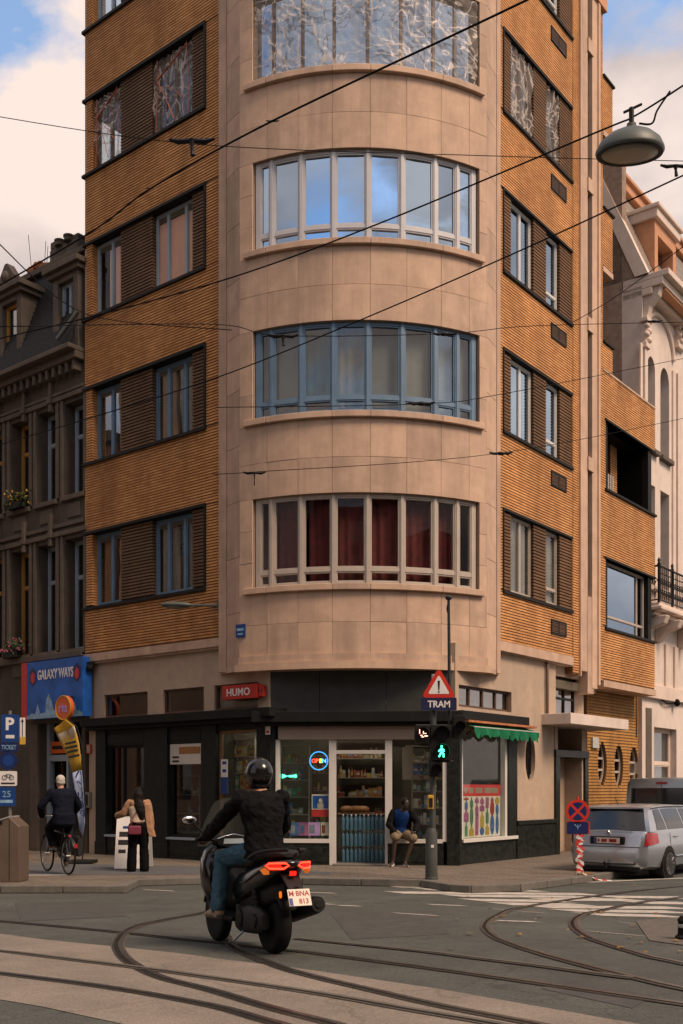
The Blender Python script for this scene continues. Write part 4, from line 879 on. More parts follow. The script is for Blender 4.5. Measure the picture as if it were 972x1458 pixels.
def shelf(fr, t0, t1, z0, z1, o, rows, label, hmin=.08, hmax=.26, dep=.28, pal=range(8), fill=.93, wmin=.04, wmax=.13, backless=False):
    r = thing('shelf_unit', label, 'shelf', fr.P((t0+t1)/2, z0, o))
    dz = (z1-z0)/rows
    for k in range(rows+1):
        m = MB(); fr.box(m, t0, t1, z0+k*dz, z0+k*dz+.02, o-dep, o); m.build('shelf_board', 'shutter_box', r)
    for t in (t0, t1-.02): m = MB(); fr.box(m, t, t+.02, z0, z1, o-dep, o-.002); m.build('side_panel', 'shutter_box', r)
    m = MB()
    for k in range(rows):
        t = t0+.03
        while t < t1-wmax-.02:
            w = random.uniform(wmin,wmax); h = min(dz-.04, random.uniform(hmin,hmax)); m.cur = random.choice(list(pal)); oo = -random.uniform(.01,.08)
            if random.random() < fill:
                zb = z0+k*dz+.021
                if random.random() < .5:
                    w = min(w, .075); rr = w*.45; c_ = fr.P(t+w/2, zb, o+oo-rr); m.lathe([(rr,0),(rr,h*.62),(rr*.8,h*.7),(rr*.34,h*.82),(rr*.34,h)], 8, c_); c0 = m.cur; m.cur = random.choice(list(pal)); m.lathe([(rr*1.03,h*.2),(rr*1.03,h*.5)], 8, c_); m.cur = 3 if random.random() < .5 else 0; m.lathe([(rr*.4,h*.96),(rr*.4,h*1.04)], 8, c_)
                else:
                    fr.box(m, t, t+w*.94, zb, zb+h, o+oo-w, o+oo); m.cur = random.choice((3,3,2,6,0)); fr.box(m, t+w*.1, t+w*.84, zb+h*random.uniform(.15,.4), zb+h*random.uniform(.5,.85), o+oo, o+oo+.002)
            t += w
    m.build('goods', ['goods_%d' % i for i in range(8)], r, kind='stuff'); return r
za_ = zW0+.05
shelf(FC, FC.t(400,-.75), FC.t(440,-.75), za_-.3, zs0-.1, -.75, 6, 'crowded shelves of small boxes behind the OPEN sign window')
shelf(FC, FC.t(443,-1.6), FC.t(470,-1.6), za_-.6, zs0-.3, -1.6, 6, 'narrow shelves of bottles set back behind football poster', pal=(2,3,5,0))
shelf(FC, FC.t(478,-2.2), FC.t(552,-2.2), GZ+.5, zs0+.1, -2.2, 5, 'long dim shelves seen through the open shop doorway', pal=(2,5,3,0,5))
shelf(FC, FC.t(586,-.6), FC.t(632,-.6), za_-.1, FC.z(600,1080), -.6, 5, 'white shelves of cartons and bottles behind seated man', pal=(1,3,6,4,3,6), hmin=.12)
shelf(FQ, tq(660), tq(718), FQ.z(690,1110), FQ.z(690,1062), -1.3, 2, 'high shelves of bottles seen above the red grocery poster', pal=(2,5,3))
shelf(FG, FG.t(362,-.55), FG.t(318,-.55), FG.z(340,1150), FG.z(340,1052), -.55, 4, 'lit shelves of magazines and packets in wood-framed window', pal=(2,4,5,3,2,0), hmin=.2, hmax=.34, wmin=.1, wmax=.2)
shelf(FG, FG.t(284,-.6), FG.t(244,-.6), FG.z(262,1188), FG.z(262,1105), -.6, 3, 'dark display shelves in the window with paper notice', pal=(6,1,4,6), fill=.5)
# counter with bread, water packs in the doorway
ct = thing('counter', 'shop counter piled with bread bags just inside the doorway', 'counter', FC.P(FC.t(500),GZ,-.9))
m = MB(); FC.box(m, FC.t(480,-.9), FC.t(548,-.9), GZ+.03, FC.z(512,1160,-.9), -1.3, -.9); m.build('cabinet', 'room_wall', ct); m = MB(); FC.box(m, FC.t(480,-.9)-.03, FC.t(548,-.9), FC.z(512,1160,-.9), FC.z(512,1158,-.9), -1.35, -.86); m.build('worktop', 'wood', ct)
for i, x in enumerate((494,507,516)):
    m = MB(); p = FC.P(FC.t(x,-1.0), FC.z(512,1152,-1.0), -1.0); m.ball(p, .16,.12,.075, 14, 8); b_ = m.build('bread_bag', 'goods_5', smooth=180); tag(b_, ['long paper bread bag at the left of shop counter pile','middle paper bread bag in the shop counter pile','right-hand paper bread bag on the shop counter pile'][i], 'bread', 'bread bags on the counter')
def pack(i, t, z, o, lab):
    r = thing('water_pack', lab, 'water bottles', FC.P(t,z,o), group='shrink-wrapped water packs stacked in the doorway')
    for a in range(3):
        for b in range(2):
            m = MB(); c_ = FC.P(t+(a-1)*.088, z, o-b*.088); m.lathe([(.040,0),(.042,.02),(.042,.2),(.038,.24),(.016,.29),(.016,.315)], 10, c_); q = m.build('bottle', 'bottle_water', r, smooth=50)
            m = MB(); m.cyl(c_+Vector((0,0,.315)), c_+Vector((0,0,.335)), .018, n=10); m.build('cap', 'sign_blue' if (a+b) % 2 else 'sign_white', q)
    return r
tt0 = FC.t(482); 
for k in range(3):
    for j in range(4):
        pack(0, tt0+.16+j*.27, GZ+.04+k*.34, -.35+.02*k, 'water bottle pack, %s of doorway stack, %s' % (['bottom row','middle row','top row'][k], ['beside left door post','second from left door post','second from right door post','beside right door post'][j]))
# ------------------------------------------------------------------ things fixed to the shop
def plaque(fr, x0, x1, y0, y1, o, mt, name, label, cat, th=.02, group=None, bevel=.006):
    m = MB(); a, b, z0, z1 = rb(fr, m, x0, x1, y0, y1, o, o+th); r = thing(name, label, cat, fr.P((a+b)/2, z0, o), group=group); m.build('board', mt, r, bevel=bevel); return r, a, b, z0, z1
# HUMO light box
r, a, b, z0, z1 = plaque(FG, 325, 375, 976, 996, .06, 'humo_red', 'shop_sign', 'red box sign lettered HUMO on the beige wall under the bay', 'sign', .14)
text('lettering', 'HUMO', FG.P((a+b)/2+.03,(z0+z1)/2,.203), FG.n.to_3d(), .2, 'sign_white', r, width=(b-a)*.66, height=(z1-z0)*.55, bold=.02)
m = MB(); FG.box(m, a-.13, a-.02, z0+.03, z1-.03, .06, .18); m.build('end_box', 'humo_red', r); text('end_letter', 'H', FG.P(a-.075,(z0+z1)/2,.183), FG.n.to_3d(), .15, 'ink', r, height=.16)
# OPEN neon
p0 = FC.P(*FC.pix(453,1083), -.12); r = thing('neon_sign', 'round glowing neon OPEN sign hanging in the shop window', 'neon sign', p0)
m = MB(); N = 28; m.tube([p0+FC.u.to_3d()*.19*math.cos(2*math.pi*k/N)+Vector((0,0,.19*math.sin(2*math.pi*k/N))) for k in range(N)], .011, 6, closed=True); m.build('ring', 'neon_c', r)
for i, (ch, mt) in enumerate((('O','neon_r'),('P','neon_r'),('E','neon_g'),('N','neon_b'))): text('letter', ch, p0+FC.u.to_3d()*(-.108+i*.074), FC.n.to_3d(), .1, mt, r, height=.085, bold=.02)
p0 = FC.P(*FC.pix(410,1105), -.12); r = thing('neon_sign', 'small glowing green neon arrow in shop window beside the rider helmet', 'neon sign', p0)
m = MB(); m.tube([p0, p0+FC.u.to_3d()*.10], .022, 6); m.build('bar', 'led_green', r); m = MB(); m.add([p0+FC.u.to_3d()*x+Vector((0,0,z))+FC.n.to_3d()*d for d in (0,.015) for x,z in ((-.14,.045),(-.02,0),(-.14,-.045))], [(0,1,2),(5,4,3),(0,3,4,1),(1,4,5,2),(2,5,3,0)]); m.build('arrow_head', 'led_green', r); m = MB(); m.ball(p0+FC.u.to_3d()*.14, .035, n=8, m=6); m.build('dot', 'led_green', r)
# posters
r, a, b, z0, z1 = plaque(FC, 443, 468, 1131, 1163, -.105, 'poster_white', 'poster', 'football poster in blue white and red on the shop window', 'poster', .004, bevel=0)
m = MB(); FC.box(m, a+.02, b-.02, z0+(z1-z0)*.36, z1-.03, -.1, -.099); m.build('picture', 'sky_print', r); m = MB(); FC.box(m, a, b, z0, z0+(z1-z0)*.32, -.1, -.098); m.build('red_strip', 'poster_red', r)
m = MB(); FC.box(m, a+.12, b-.12, z0+(z1-z0)*.36, z0+(z1-z0)*.6, -.098, -.096); m.ball(FC.P((a+b)/2, z0+(z1-z0)*.7, -.097), .045, .01, .055, 10, 6); m.build('player', 'goods_3', r)
for i, (x0, x1, mt, l) in enumerate(((412,425,'goods_1','blue printed card at the foot of shop window by rider'),(425,438,'goods_7','purple printed card in the shop window foot beside blue card'),(438,455,'sign_lilac','violet swirl card at the foot of the shop window'),(456,467,'poster_white','white card with red marks beside the shop door post'))):
    r, a, b, z0, z1 = plaque(FC, x0, x1, 1171, 1190, -.105, mt, 'window_card', l, 'card', .004, group='cards along the window foot', bevel=0)
    m = MB(); FC.box(m, a+.02, a+(b-a)*.55, z0+.05, z1-.06, -.1, -.098); m.build('print', 'goods_%d' % (6,1,6,0)[i], r)
r, a, b, z0, z1 = plaque(FQ, 657, 718, 1117, 1192, -.11, 'poster_white', 'grocery_poster', 'wide red and white grocery poster filling lower shop window', 'poster', .004, bevel=0)
m = MB(); FQ.box(m, a, b, z1-(z1-z0)*.22, z1, -.105, -.103); m.build('header', 'poster_red', r)
for f0, f1 in ((.02,.11),(.15,.22),(.26,.36),(.40,.57),(.61,.94)): m = MB(); FQ.box(m, a+(b-a)*f0, a+(b-a)*f1, z1-(z1-z0)*.165, z1-(z1-z0)*.06, -.103, -.1025); m.build('header_word', 'shutter_box', r)
random.seed(5)
for i in range(8):
    ta = a+(b-a)*(.02+i*.121); w_ = (b-a)*.11; zz = z0+.03
    while zz < z1-(z1-z0)*.24-.06:
        h = random.uniform(.16,.48); h = min(h, z1-(z1-z0)*.24-zz); m = MB(); sh = random.choice('bbec'); tw_ = w_*random.uniform(.6,1.05); cx_ = ta+w_/2
        if sh == 'b': po = [(-.5,0),(.5,0),(.5,.6),(.2,.75),(.2,1),(-.2,1),(-.2,.75),(-.5,.6)]
        elif sh == 'e': po = [(.5*math.cos(q*.524),.5+.5*math.sin(q*.524)) for q in range(12)]
        else: po = [(-.5,0),(.45,.03),(.5,.95),(-.42,1)]
        m.add([FQ.P(cx_+x*tw_, zz+y*h, -.1045+.0004*(i % 3)) for x,y in po], [tuple(range(len(po)))]); m.build('printed_product', 'goods_%d' % random.choice((0,1,2,4,5,7,7,1)), r); zz += h*.93
r, a, b, z0, z1 = plaque(FG, 240, 286, 1059, 1088, -.045, 'poster_white', 'paper_notice', 'pale paper notice taped across the top of dark shop window', 'notice', .004, bevel=0)

for q in (.1,.3): m = MB(); FG.box(m, b-.3, b-.08, z0+(z1-z0)*q, z0+(z1-z0)*(q+.1), -.041, -.0405); m.build('handwriting', 'ink', r)
m = MB(); FG.box(m, a+.06, b-.3, z0+(z1-z0)*.5, z0+(z1-z0)*.85, -.041, -.0405); m.build('print', 'goods_5', r)
r, a, b, z0, z1 = plaque(FG, 313, 323, 1081, 1130, -.03, 'sign_white', 'window_strip_poster', 'tall narrow blue and white poster on wood-framed shop window', 'poster', .004, bevel=0)
m = MB(); FG.box(m, a, b, z0, z0+(z1-z0)*.48, -.026, -.024); m.build('blue_field', 'sign_blue', r)
for q in (.62,.85): m = MB(); FG.box(m, a+.05, b-.05, z0+(z1-z0)*q, z0+(z1-z0)*(q+.09), -.026, -.024); m.build('logo', 'sign_blue', r)
r, a, b, z0, z1 = plaque(FG, 380, 387, 1033, 1046, .05, 'sign_white', 'wall_notice', 'small white and red notice on black corner pillar', 'notice', .006)
m = MB(); FG.box(m, a+.02, b-.02, z0+.03, z0+.08, .056, .058); m.build('red_mark', 'sign_red', r)
r, a, b, z0, z1 = plaque(FG, 125, 131, 1060, 1073, .0, 'sign_red', 'alarm_box', 'small red framed box on beige wall end by the banner', 'box', .05); m = MB(); FG.box(m, a+.02, b-.02, z0+.02, z1-.02, .05, .055); m.build('cover', 'render_beige', r)
r, a, b, z0, z1 = plaque(FG, 122.5, 131, 1128, 1150, .0, 'sign_back', 'meter_box', 'grey meter box on beige wall end above the pavement', 'box', .1); m = MB(); FG.box(m, a+.04, b-.04, z0+.06, z1-.06, .1, .106); m.build('door', 'steel_dark', r)
# street-name plate on the bay
a0 = ba(343); pz = zpx(900,22.0); P0 = bp(a0,pz,.02); nn = (bp(a0,0,1)-bp(a0,0)).normalized(); xr = Vector((0,0,1)).cross(nn)
r = thing('street_name_plate', 'small blue street-name plate on the left of stone bay', 'street sign', P0)
f_ = Fr((P0.x,P0.y), xr.to_2d(), nn.to_2d()); m = MB(); f_.box(m, -.12, .12, pz-.14, pz+.14, -.02, .008); m.build('plate', 'sign_blue', r)
for w0, w1, h0, h1 in ((-.09,.09,.0,.055),(-.07,.07,-.085,-.05)): m = MB(); f_.box(m, w0, w1, pz+h0, pz+h1, .008, .0095); m.build('worn_lettering', 'print_pale', r)
# awning
r = thing('awning', 'green fabric awning with scalloped edge over the grocery window', 'awning', FQ.P(tq(700), FQ.z(700,1030), 0))
ta, tb = tq(655), tq(749); zt = FQ.z(700,1033); N = 96; m = MB(); V = []
for i in range(N+1):
    t = ta+(tb-ta)*i/N; V += [FQ.P(t, zt-.01, .05), FQ.P(t, zt-.10, .34+.008*math.sin(i*.9)), FQ.P(t, zt-.24-.08*abs(math.sin(i*math.pi/8+.3*math.sin(i*.21)))-.03*math.sin(i*.37)-.015*math.sin(i*1.3), .36+.03*math.sin(i*.45)+.012*math.sin(i*1.7))]
m.add(V, [(3*i+j, 3*i+3+j, 3*i+4+j, 3*i+1+j) for i in range(N) for j in (0,1)]); m.build('fabric', 'awning', r, smooth=50)
m = MB(); m.cyl(FQ.P(ta,zt-.10,.335), FQ.P(tb,zt-.10,.335), .014, n=8); m.build('front_bar', 'sign_grey', r)
for t in (ta+.05, tb-.05): m = MB(); m.cyl(FQ.P(t,zt-.3,.04), FQ.P(t,zt-.1,.33), .012, n=8); m.build('arm', 'steel_dark', r)
# wall lamp on the left facade
t, z = FL.pix(312,862); r = thing('street_lamp', 'grey street lamp head on a short arm from the brick wall', 'street lamp', FL.P(.02,z,.05))
b0 = FL.P(.05,z,.0); e = b0+FL.u.to_3d()*.55+FL.n.to_3d()*.35+Vector((0,0,.02))
m = MB(); m.cyl(b0+Vector((0,0,-.12)), b0+Vector((0,0,.12)), .03, n=8); m.build('wall_bracket', 'lamp_metal', r)
m = MB(); m.tube([b0, e], .028, 8); m.build('arm', 'lamp_metal', r, smooth=60)
d = (e-b0).normalized(); m = MB(); rot = d.to_track_quat('X','Z').to_matrix(); m.ball(e+d*.28, .36,.13,.075, 18, 10, rot); m.build('lamp_head', 'lamp_metal', r, smooth=180)
m = MB(); m.ball(e+d*.3+Vector((0,0,-.045)), .24,.1,.045, 14, 8, rot); m.build('lens', 'lamp_glass', r, smooth=180)
m = MB(); FL.box(m, LE-.35, LE-.2, FL.z(124,950), FL.z(124,944), .0, .12); m.ball(FL.P(LE-.28, FL.z(124,952), .08), .09,.09,.09, 10, 8); cc = m.build('security_camera', 'steel_dark', None); tag(cc, 'small black dome camera below the stone band by blue sign', 'camera')
# ================================================================== NEIGHBOURING HOUSES
FH = FL.moved(-.06); h0 = LE+.08; h1 = h0+9.5
H = thing('town_house', 'dark brown old town house with slate mansard roof beside the brick block', 'house', FH.P(h0,.12,0))
zcor = FH.z(60,506,.4); zg = FH.z(100,930)
rows = [(FH.z(100,925), FH.z(100,767)), (FH.z(100,706), FH.z(100,573))]
cols = [(FH.t(b), FH.t(a)) for a, b in ((92,119.5),(53.5,80),(16,42),(-22,4),(-62,-36))]
hol = [(c[0], c[1], r[0], r[1]) for c in cols for r in rows]
doorh = (FH.t(116), FH.t(57), .12, FH.z(90,1028))
m = MB()
for r in rects(h0, h1, .0, zcor-.3, hol+[doorh]): FH.box(m, r[0], r[1], r[2], r[3], -.4, 0)
m.build('wall', 'house_stone', H)
for ri, r in enumerate(rows):
    for ci_, c in enumerate(cols):
        window(FH, c[0]+.02, c[1]-.02, r[0], r[1], -.3, ('frame_bluegrey','frame_bluegrey','frame_ochre','frame_ochre','frame_ochre')[ci_], H, trans=(.67,), glass='glass_mid', curtain='curtain_teal' if ci_ < 2 and ri else 'curtain_white' if ci_ == 3 else None, cdep=.2, fw=.07)
        m = MB(); FH.box(m, c[0]-.08, c[1]+.08, r[0]-.12, r[0], -.3, .10); m.build('window_sill', 'house_trim', H, bevel=.01)
        m = MB(); FH.box(m, c[0]-.14, c[0]-.02, r[0], r[1]+.1, -.01, .05); m.build('window_pier', 'house_trim', H, bevel=.01); m = MB(); FH.box(m, c[1]+.02, c[1]+.14, r[0], r[1]+.1, -.01, .05); m.build('window_pier', 'house_trim', H, bevel=.01)
        m = MB(); FH.box(m, c[0]-.18, c[1]+.18, r[1]+.1, r[1]+.22, -.01, .09); m.build('window_head', 'house_trim', H, bevel=.01)
        m = MB(); FH.box(m, c[0]+.12, c[1]-.12, r[0]-.55, r[0]-.2, -.01, .035); m.build('apron_panel', 'house_trim', H, bevel=.015)
    for c in cols[:-1]:
        m = MB(); tm = c[1]+.5; FH.box(m, tm-.06, tm+.06, r[1]-.1, r[1]+.7, -.01, .11); FH.box(m, tm-.09, tm+.09, r[1]+.1, r[1]+.24, -.01, .14); m.build('console', 'house_trim', H, bevel=.015)
for zz, hh, oo in ((zg-.12,.16,.12), (rows[1][0]-.75,.1,.06), (zcor-.95,.08,.08)):
    m = MB(); FH.box(m, h0, h1, zz, zz+hh, -.05, oo); m.build('string_course', 'house_trim', H, bevel=.015)
m = MB(); FH.box(m, h0, h1, zcor-.3, zcor-.12, -.4, .3); FH.box(m, h0, h1, zcor-.12, zcor, -.4, .5); m.build('cornice', 'house_trim', H, bevel=.02)
t = h0+.12
while t < h1: m = MB(); FH.box(m, t, t+.11, zcor-.55, zcor-.3, -.02, .24); m.build('cornice_bracket', 'house_trim', H, bevel=.015); t += .27
m = MB(); FH.box(m, h0, h1, .1, zcor-.3, -1.6, -1.5); m.build('room_partition', 'room_dark', H)
# slate mansard
zm_ = zcor+2.9; m = MB(); m.add([FH.P(h0+.25,zcor,.32), FH.P(h1,zcor,.32), FH.P(h1,zm_,-.75), FH.P(h0+.25,zm_,-.75), FH.P(h0+.25,zcor,-4), FH.P(h1,zcor,-4), FH.P(h1,zm_,-4), FH.P(h0+.25,zm_,-4)], [(0,1,2,3),(3,2,6,7),(0,3,7,4),(1,5,6,2),(4,7,6,5)])
RF = m.build('roof', 'slate', H)
k = 0
m = MB()
while k < 22:                                         # slate courses
    f = k/22; z = zcor+f*2.9; o = .32-f*1.07
    FH.box(m, h0+.25, h1, z, z+.11, o-.1, o+.018); k += 1
m.build('slate_courses', 'slate', RF, kind='stuff')
m = MB(); FH.box(m, h0, h1, zm_, zm_+.16, -4, -.55); m.build('roof_edge', 'house_trim', RF, bevel=.02)
def dormer(x0, x1, ytop, ybot, mf, ped, gl):
    a, b = sorted((FH.t(x0,.1), FH.t(x1,.1))); za, zb = FH.z((x0+x1)/2, ybot, .1), FH.z((x0+x1)/2, ytop, .1); w = b-a
    m = MB(); FH.box(m, a, a+w*.2, zcor, zb, -1.6, .12); FH.box(m, b-w*.2, b, zcor, zb, -1.6, .12); FH.box(m, a+w*.2, b-w*.2, zcor, za, -1.6, .1); FH.box(m, a+w*.2, b-w*.2, zb-.14, zb, -1.6, .12)
    d = m.build('dormer', 'house_trim', H, bevel=.015)
    m = MB(); FH.box(m, a-.12, b+.12, zb, zb+.12, -1.7, .22); FH.box(m, a-.2, b+.2, zb+.12, zb+.26, -1.75, .32); m.build('dormer_cornice', 'house_trim', d, bevel=.015)
    if ped:
        m = MB(); P_ = [(a-.15,zb+.26),(a+w*.2,zb+.5),(a+w*.45,zb+.85),(a+w*.55,zb+.85),(b-w*.2,zb+.5),(b+.15,zb+.26)]; m.add([FH.P(t_,z_,o_) for o_ in (.0,.22) for t_,z_ in P_], [(5,4,3,2,1,0),(6,7,8,9,10,11)]+[(i,(i+1)%6,6+(i+1)%6,6+i) for i in range(6)]); m.ball(FH.P((a+b)/2,zb+.5,.22),.13,.13,.16,10,8); m.build('pediment', 'house_trim', d)
    return window(FH, a+w*.2, b-w*.2, za, zb-.14, -.02, mf, H, mull=(.5,) if not ped else (), glass=gl, curtain='curtain_white' if ped else None, fold=.0, fw=.06)
dormer(76, 112, 392, 470, 'frame_bluegrey', False, 'glass_mirror'); dormer(-3, 31, 424, 510, 'frame_ochre', True, 'glass_mid'); dormer(-100, -64, 470, 545, 'frame_ochre', False, 'glass_mid')
# chimney stack behind the ridge
ca, cb_ = FH.t(110,-1.0), FH.t(70,-1.0); zc2, zc3 = FH.z(90,375,-1.0), FH.z(90,340,-1.0)
m = MB(); FH.box(m, ca, cb_, zm_-.5, zc3-.12, -1.7, -1.0); FH.box(m, ca, ca+(cb_-ca)*.36, zc3-.12, zc3, -1.68, -1.02); FH.box(m, cb_-(cb_-ca)*.3, cb_, zc3-.12, zc3+.1, -1.68, -1.02); CH = m.build('chimney', 'chimney', H, bevel=.04)
for q in (.3,.62): m = MB(); c_ = FH.P(ca+(cb_-ca)*q, zc3-.15, -1.0); m.lathe([(.13,0),(.13,.1),(.15,.11),(.15,.15),(.1,.15),(.1,.02)], 14, c_); m.build('chimney_pot', 'chimney', CH, smooth=40)
m = MB()
for i in range(26): p = FH.P(FH.t(random.uniform(46,69),-1.1), FH.z(60,random.uniform(378,400),-1.1), -1.1+random.uniform(-.2,.2)); m.ball(p, random.uniform(.08,.2), .1, random.uniform(.06,.14), 6, 4)
m.build('roof_ridge_rubble', 'terracotta', RF, kind='stuff')
m = MB(); m.tube([FH.P(FH.t(100),FH.z(100,475,.4),.4), FH.P(FH.t(120),FH.z(118,440,.2),.2)], .05, 8); m.build('roof_pipe', 'lamp_metal', RF, smooth=60)
for i, (x, y) in enumerate(((46,345),(65,352),(62,345))):
    m = MB(); p = FH.P(FH.t(x,-1.2), FH.z(x,398,-1.2), -1.2); q = FH.P(FH.t(x-(6 if i == 0 else -3),-1.2), FH.z(x,y-(14 if i == 0 else 0),-1.2), -1.2); m.tube([p,q], .008, 5); m.build('antenna', 'wire', RF)
# shop unit at street level of the town house
dj = (FH.t(116), FH.t(57)); zdt = FH.z(90,1028)
m = MB(); FH.box(m, dj[0]-.4, dj[1]+1, .1, zdt+.3, -1.4, -1.3); m.build('shop_backdrop', 'room_dark', H)
m = MB(); FH.box(m, dj[1]-.12, dj[1], .12, zdt, -.35, -.2); FH.box(m, dj[0], dj[1]-.12, FH.z(90,1083), FH.z(90,1074), -.35, -.2); FH.box(m, dj[1]-.9, dj[1]-.82, .12, FH.z(90,1083), -.35, -.2); sd = m.build('shop_door', 'frame_bluegrey', H)
m = MB(); FH.box(m, dj[0], dj[1]-.12, .12, FH.z(90,1083), -.29, -.28); m.build('pane', 'glass_shop', sd)
m = MB(); FH.box(m, FH.t(92,-.2), FH.t(64,-.2), FH.z(80,1072), FH.z(80,1055), -.27, -.25); op = m.build('orange_panel', 'sign_orange', sd)
m = MB(); FH.box(m, FH.t(90,-.2), FH.t(72,-.2), FH.z(80,1066), FH.z(80,1061), -.25, -.247); m.build('orange_panel_print', 'ink', sd)
for i, (x0, x1) in enumerate(((36,46),(46,57))): m = MB(); FH.box(m, FH.t(x1), FH.t(x0), .12, zdt-.02, 0, .06+.03*i); m.build('pilaster', 'house_trim' if i else 'house_stone', H, bevel=.02)
m = MB(); FH.box(m, FH.t(36), h1, .1, .75, 0, .05); m.build('plinth', 'house_stone', H)
# big blue sign box
a, b = FH.t(117.5,.3), FH.t(38,.3); z1_, z0_ = FH.z(118,934,.3), FH.z(118,1019,.3)
r = thing('shop_sign', 'large blue sign board lettered GALAXY WAYS above the travel shop', 'sign', FH.P((a+b)/2,z0_,.02))
m = MB(); FH.box(m, a, b, z0_, z1_, .02, .3); m.build('board', 'sky_print', r)
m = MB(); FH.box(m, b, b+.22, z0_, z1_, .05, .31); m.build('end_strip', 'sign_red', r)
text('lettering', 'GALAXY WAYS', FH.P((a+b)/2-.05, z0_+(z1_-z0_)*.76, .304), FH.n.to_3d(), .3, 'sign_white', r, width=(b-a)*.64, height=(z1_-z0_)*.17, bold=.02)
for t_, n_ in ((a+.22,0),(b-.26,1)):
    m = MB(); m.add([FH.P(t_+.17*math.cos(k*math.pi/3+.52), z0_+(z1_-z0_)*.74+.24*math.sin(k*math.pi/3+.52), o_) for o_ in (.30,.306) for k in range(6)], [(5,4,3,2,1,0),(6,7,8,9,10,11)]+[(i,(i+1)%6,6+(i+1)%6,6+i) for i in range(6)]); m.build('emblem', 'sign_blue_deep', r); m = MB(); m.add([FH.P(t_+.09*math.cos(k*math.pi/3+.52), z0_+(z1_-z0_)*.72+.15*math.sin(k*math.pi/3+.52), o_) for o_ in (.306,.31) for k in range(6)], [(5,4,3,2,1,0),(6,7,8,9,10,11)]+[(i,(i+1)%6,6+(i+1)%6,6+i) for i in range(6)]); m.build('emblem_red', 'poster_red', r)
sk = [(0,.05),(.06,.12),(.1,.1),(.14,.3),(.17,.1),(.25,.14),(.3,.45),(.31,.14),(.4,.1),(.5,.15),(.56,.4),(.6,.5),(.64,.38),(.66,.12),(.75,.1),(.8,.32),(.84,.1),(.9,.12),(1,.06)]
m = MB(); n_ = len(sk); m.add([FH.P(a+(b-a)*f, z0_+.0 if lo else z0_+(z1_-z0_)*h*.85, .302) for lo in (1,0) for f, h in sk], [(i,i+1,n_+i+1,n_+i) for i in range(n_-1)]); m.build('skyline_print', 'print_pale', r)
# round orange sign
c_ = FH.P(*FH.pix(92,1008,.55), .55); nf = FH.n.to_3d(); r = thing('round_sign', 'round orange sign lettered ria hanging before the blue board', 'sign', c_)
xr_ = Vector((0,0,1)).cross(nf); m = MB(); N = 36; m.loft([[c_+nf*d_+xr_*.30*math.cos(2*math.pi*k/N)+Vector((0,0,.30*math.sin(2*math.pi*k/N))) for k in range(N)] for d_ in (-.05,.05)]); m.build('disc', 'sign_orange', r, smooth=40)
m = MB(); m.tube([c_+nf*.05+xr_*.29*math.cos(2*math.pi*k/N)+Vector((0,0,.29*math.sin(2*math.pi*k/N))) for k in range(N)], .016, 6, closed=True); m.build('rim', 'banner_yellow', r); text('lettering', 'ria', c_+nf*.055, nf, .2, 'sign_lilac', r, height=.23, bold=.02)
m = MB(); m.cyl(c_+Vector((0,0,.28)), c_+Vector((0,0,.28))-nf*.5, .02, n=8); m.build('arm', 'steel_dark', r)
# flower boxes on the house sills
def flowers(x, y, mt, lab):
    t_, z_ = FH.pix(x, y, .15); p = FH.P(t_, z_, .15); r = thing('flower_box', lab, 'flower box', p, group='flower boxes on the house sills'); m = MB(); FH.box(m, t_-.3, t_+.3, z_-.16, z_, .05, .26); m.build('trough', 'steel_dark', r)
    for nm, mm, n_, s_ in (('foliage','leaf_green',170,.055),('blossom',mt,90,.045)):
        m = MB()
        for i in range(n_):
            q = p+FH.u.to_3d()*random.gauss(0,.2)+FH.n.to_3d()*random.gauss(0,.08)+Vector((0,0,abs(random.gauss(.02,.14))-(.16 if random.random() < .25 else 0))); a_ = Vector((random.gauss(0,1),random.gauss(0,1),random.gauss(0,1))).normalized(); b_ = a_.orthogonal().normalized(); m.add([q-a_*s_, q+b_*s_*.6, q+a_*s_, q-b_*s_*.6], [(0,1,2,3)])
        m.build(nm, mm, r)
flowers(24, 716, 'flower_yellow', 'yellow flowers in a sill box below the ochre upper window'); flowers(18, 928, 'flower_pink', 'pink flowers in a sill box above the parking sign')
# ------------------------------------------------------------------ pink rendered house on the right street
FP = FR_.moved(-.5); p0 = FP.t(914); p1 = p0+9
K = thing('town_house', 'pale pink rendered town house with arched windows and slatted mansard roof', 'house', FP.P(p0,.12,0))
ze = FP.z(909,402); zr = FP.z(882,286,-1.6)
wc = [(FP.t(921.5), FP.t(932.5)), (FP.t(940), FP.t(952.5)), (FP.t(990), FP.t(1010))]
rw = [(FP.z(927,835), FP.z(927,690)), (FP.z(927,640), FP.z(927,508))]
hol = [(c[0], c[1], r[0], r[1]) for c in wc for r in rw]+[(FP.t(931), FP.t(963), .7, FP.z(940,1036))]
m = MB()
for r in rects(p0, p1, 0, ze, hol): FP.box(m, r[0], r[1], r[2], r[3], -.62, 0)
m.build('wall', 'render_pink', K)
m = MB(); FP.box(m, p0+.02, p1, 0, ze, -1.3, -1.25); m.build('room_partition', 'room_dark', K)
m = MB(); FP.box(m, p0, p0+.3, 0, zr, -4, -.62); m.build('party_wall', 'brown_brick', K)
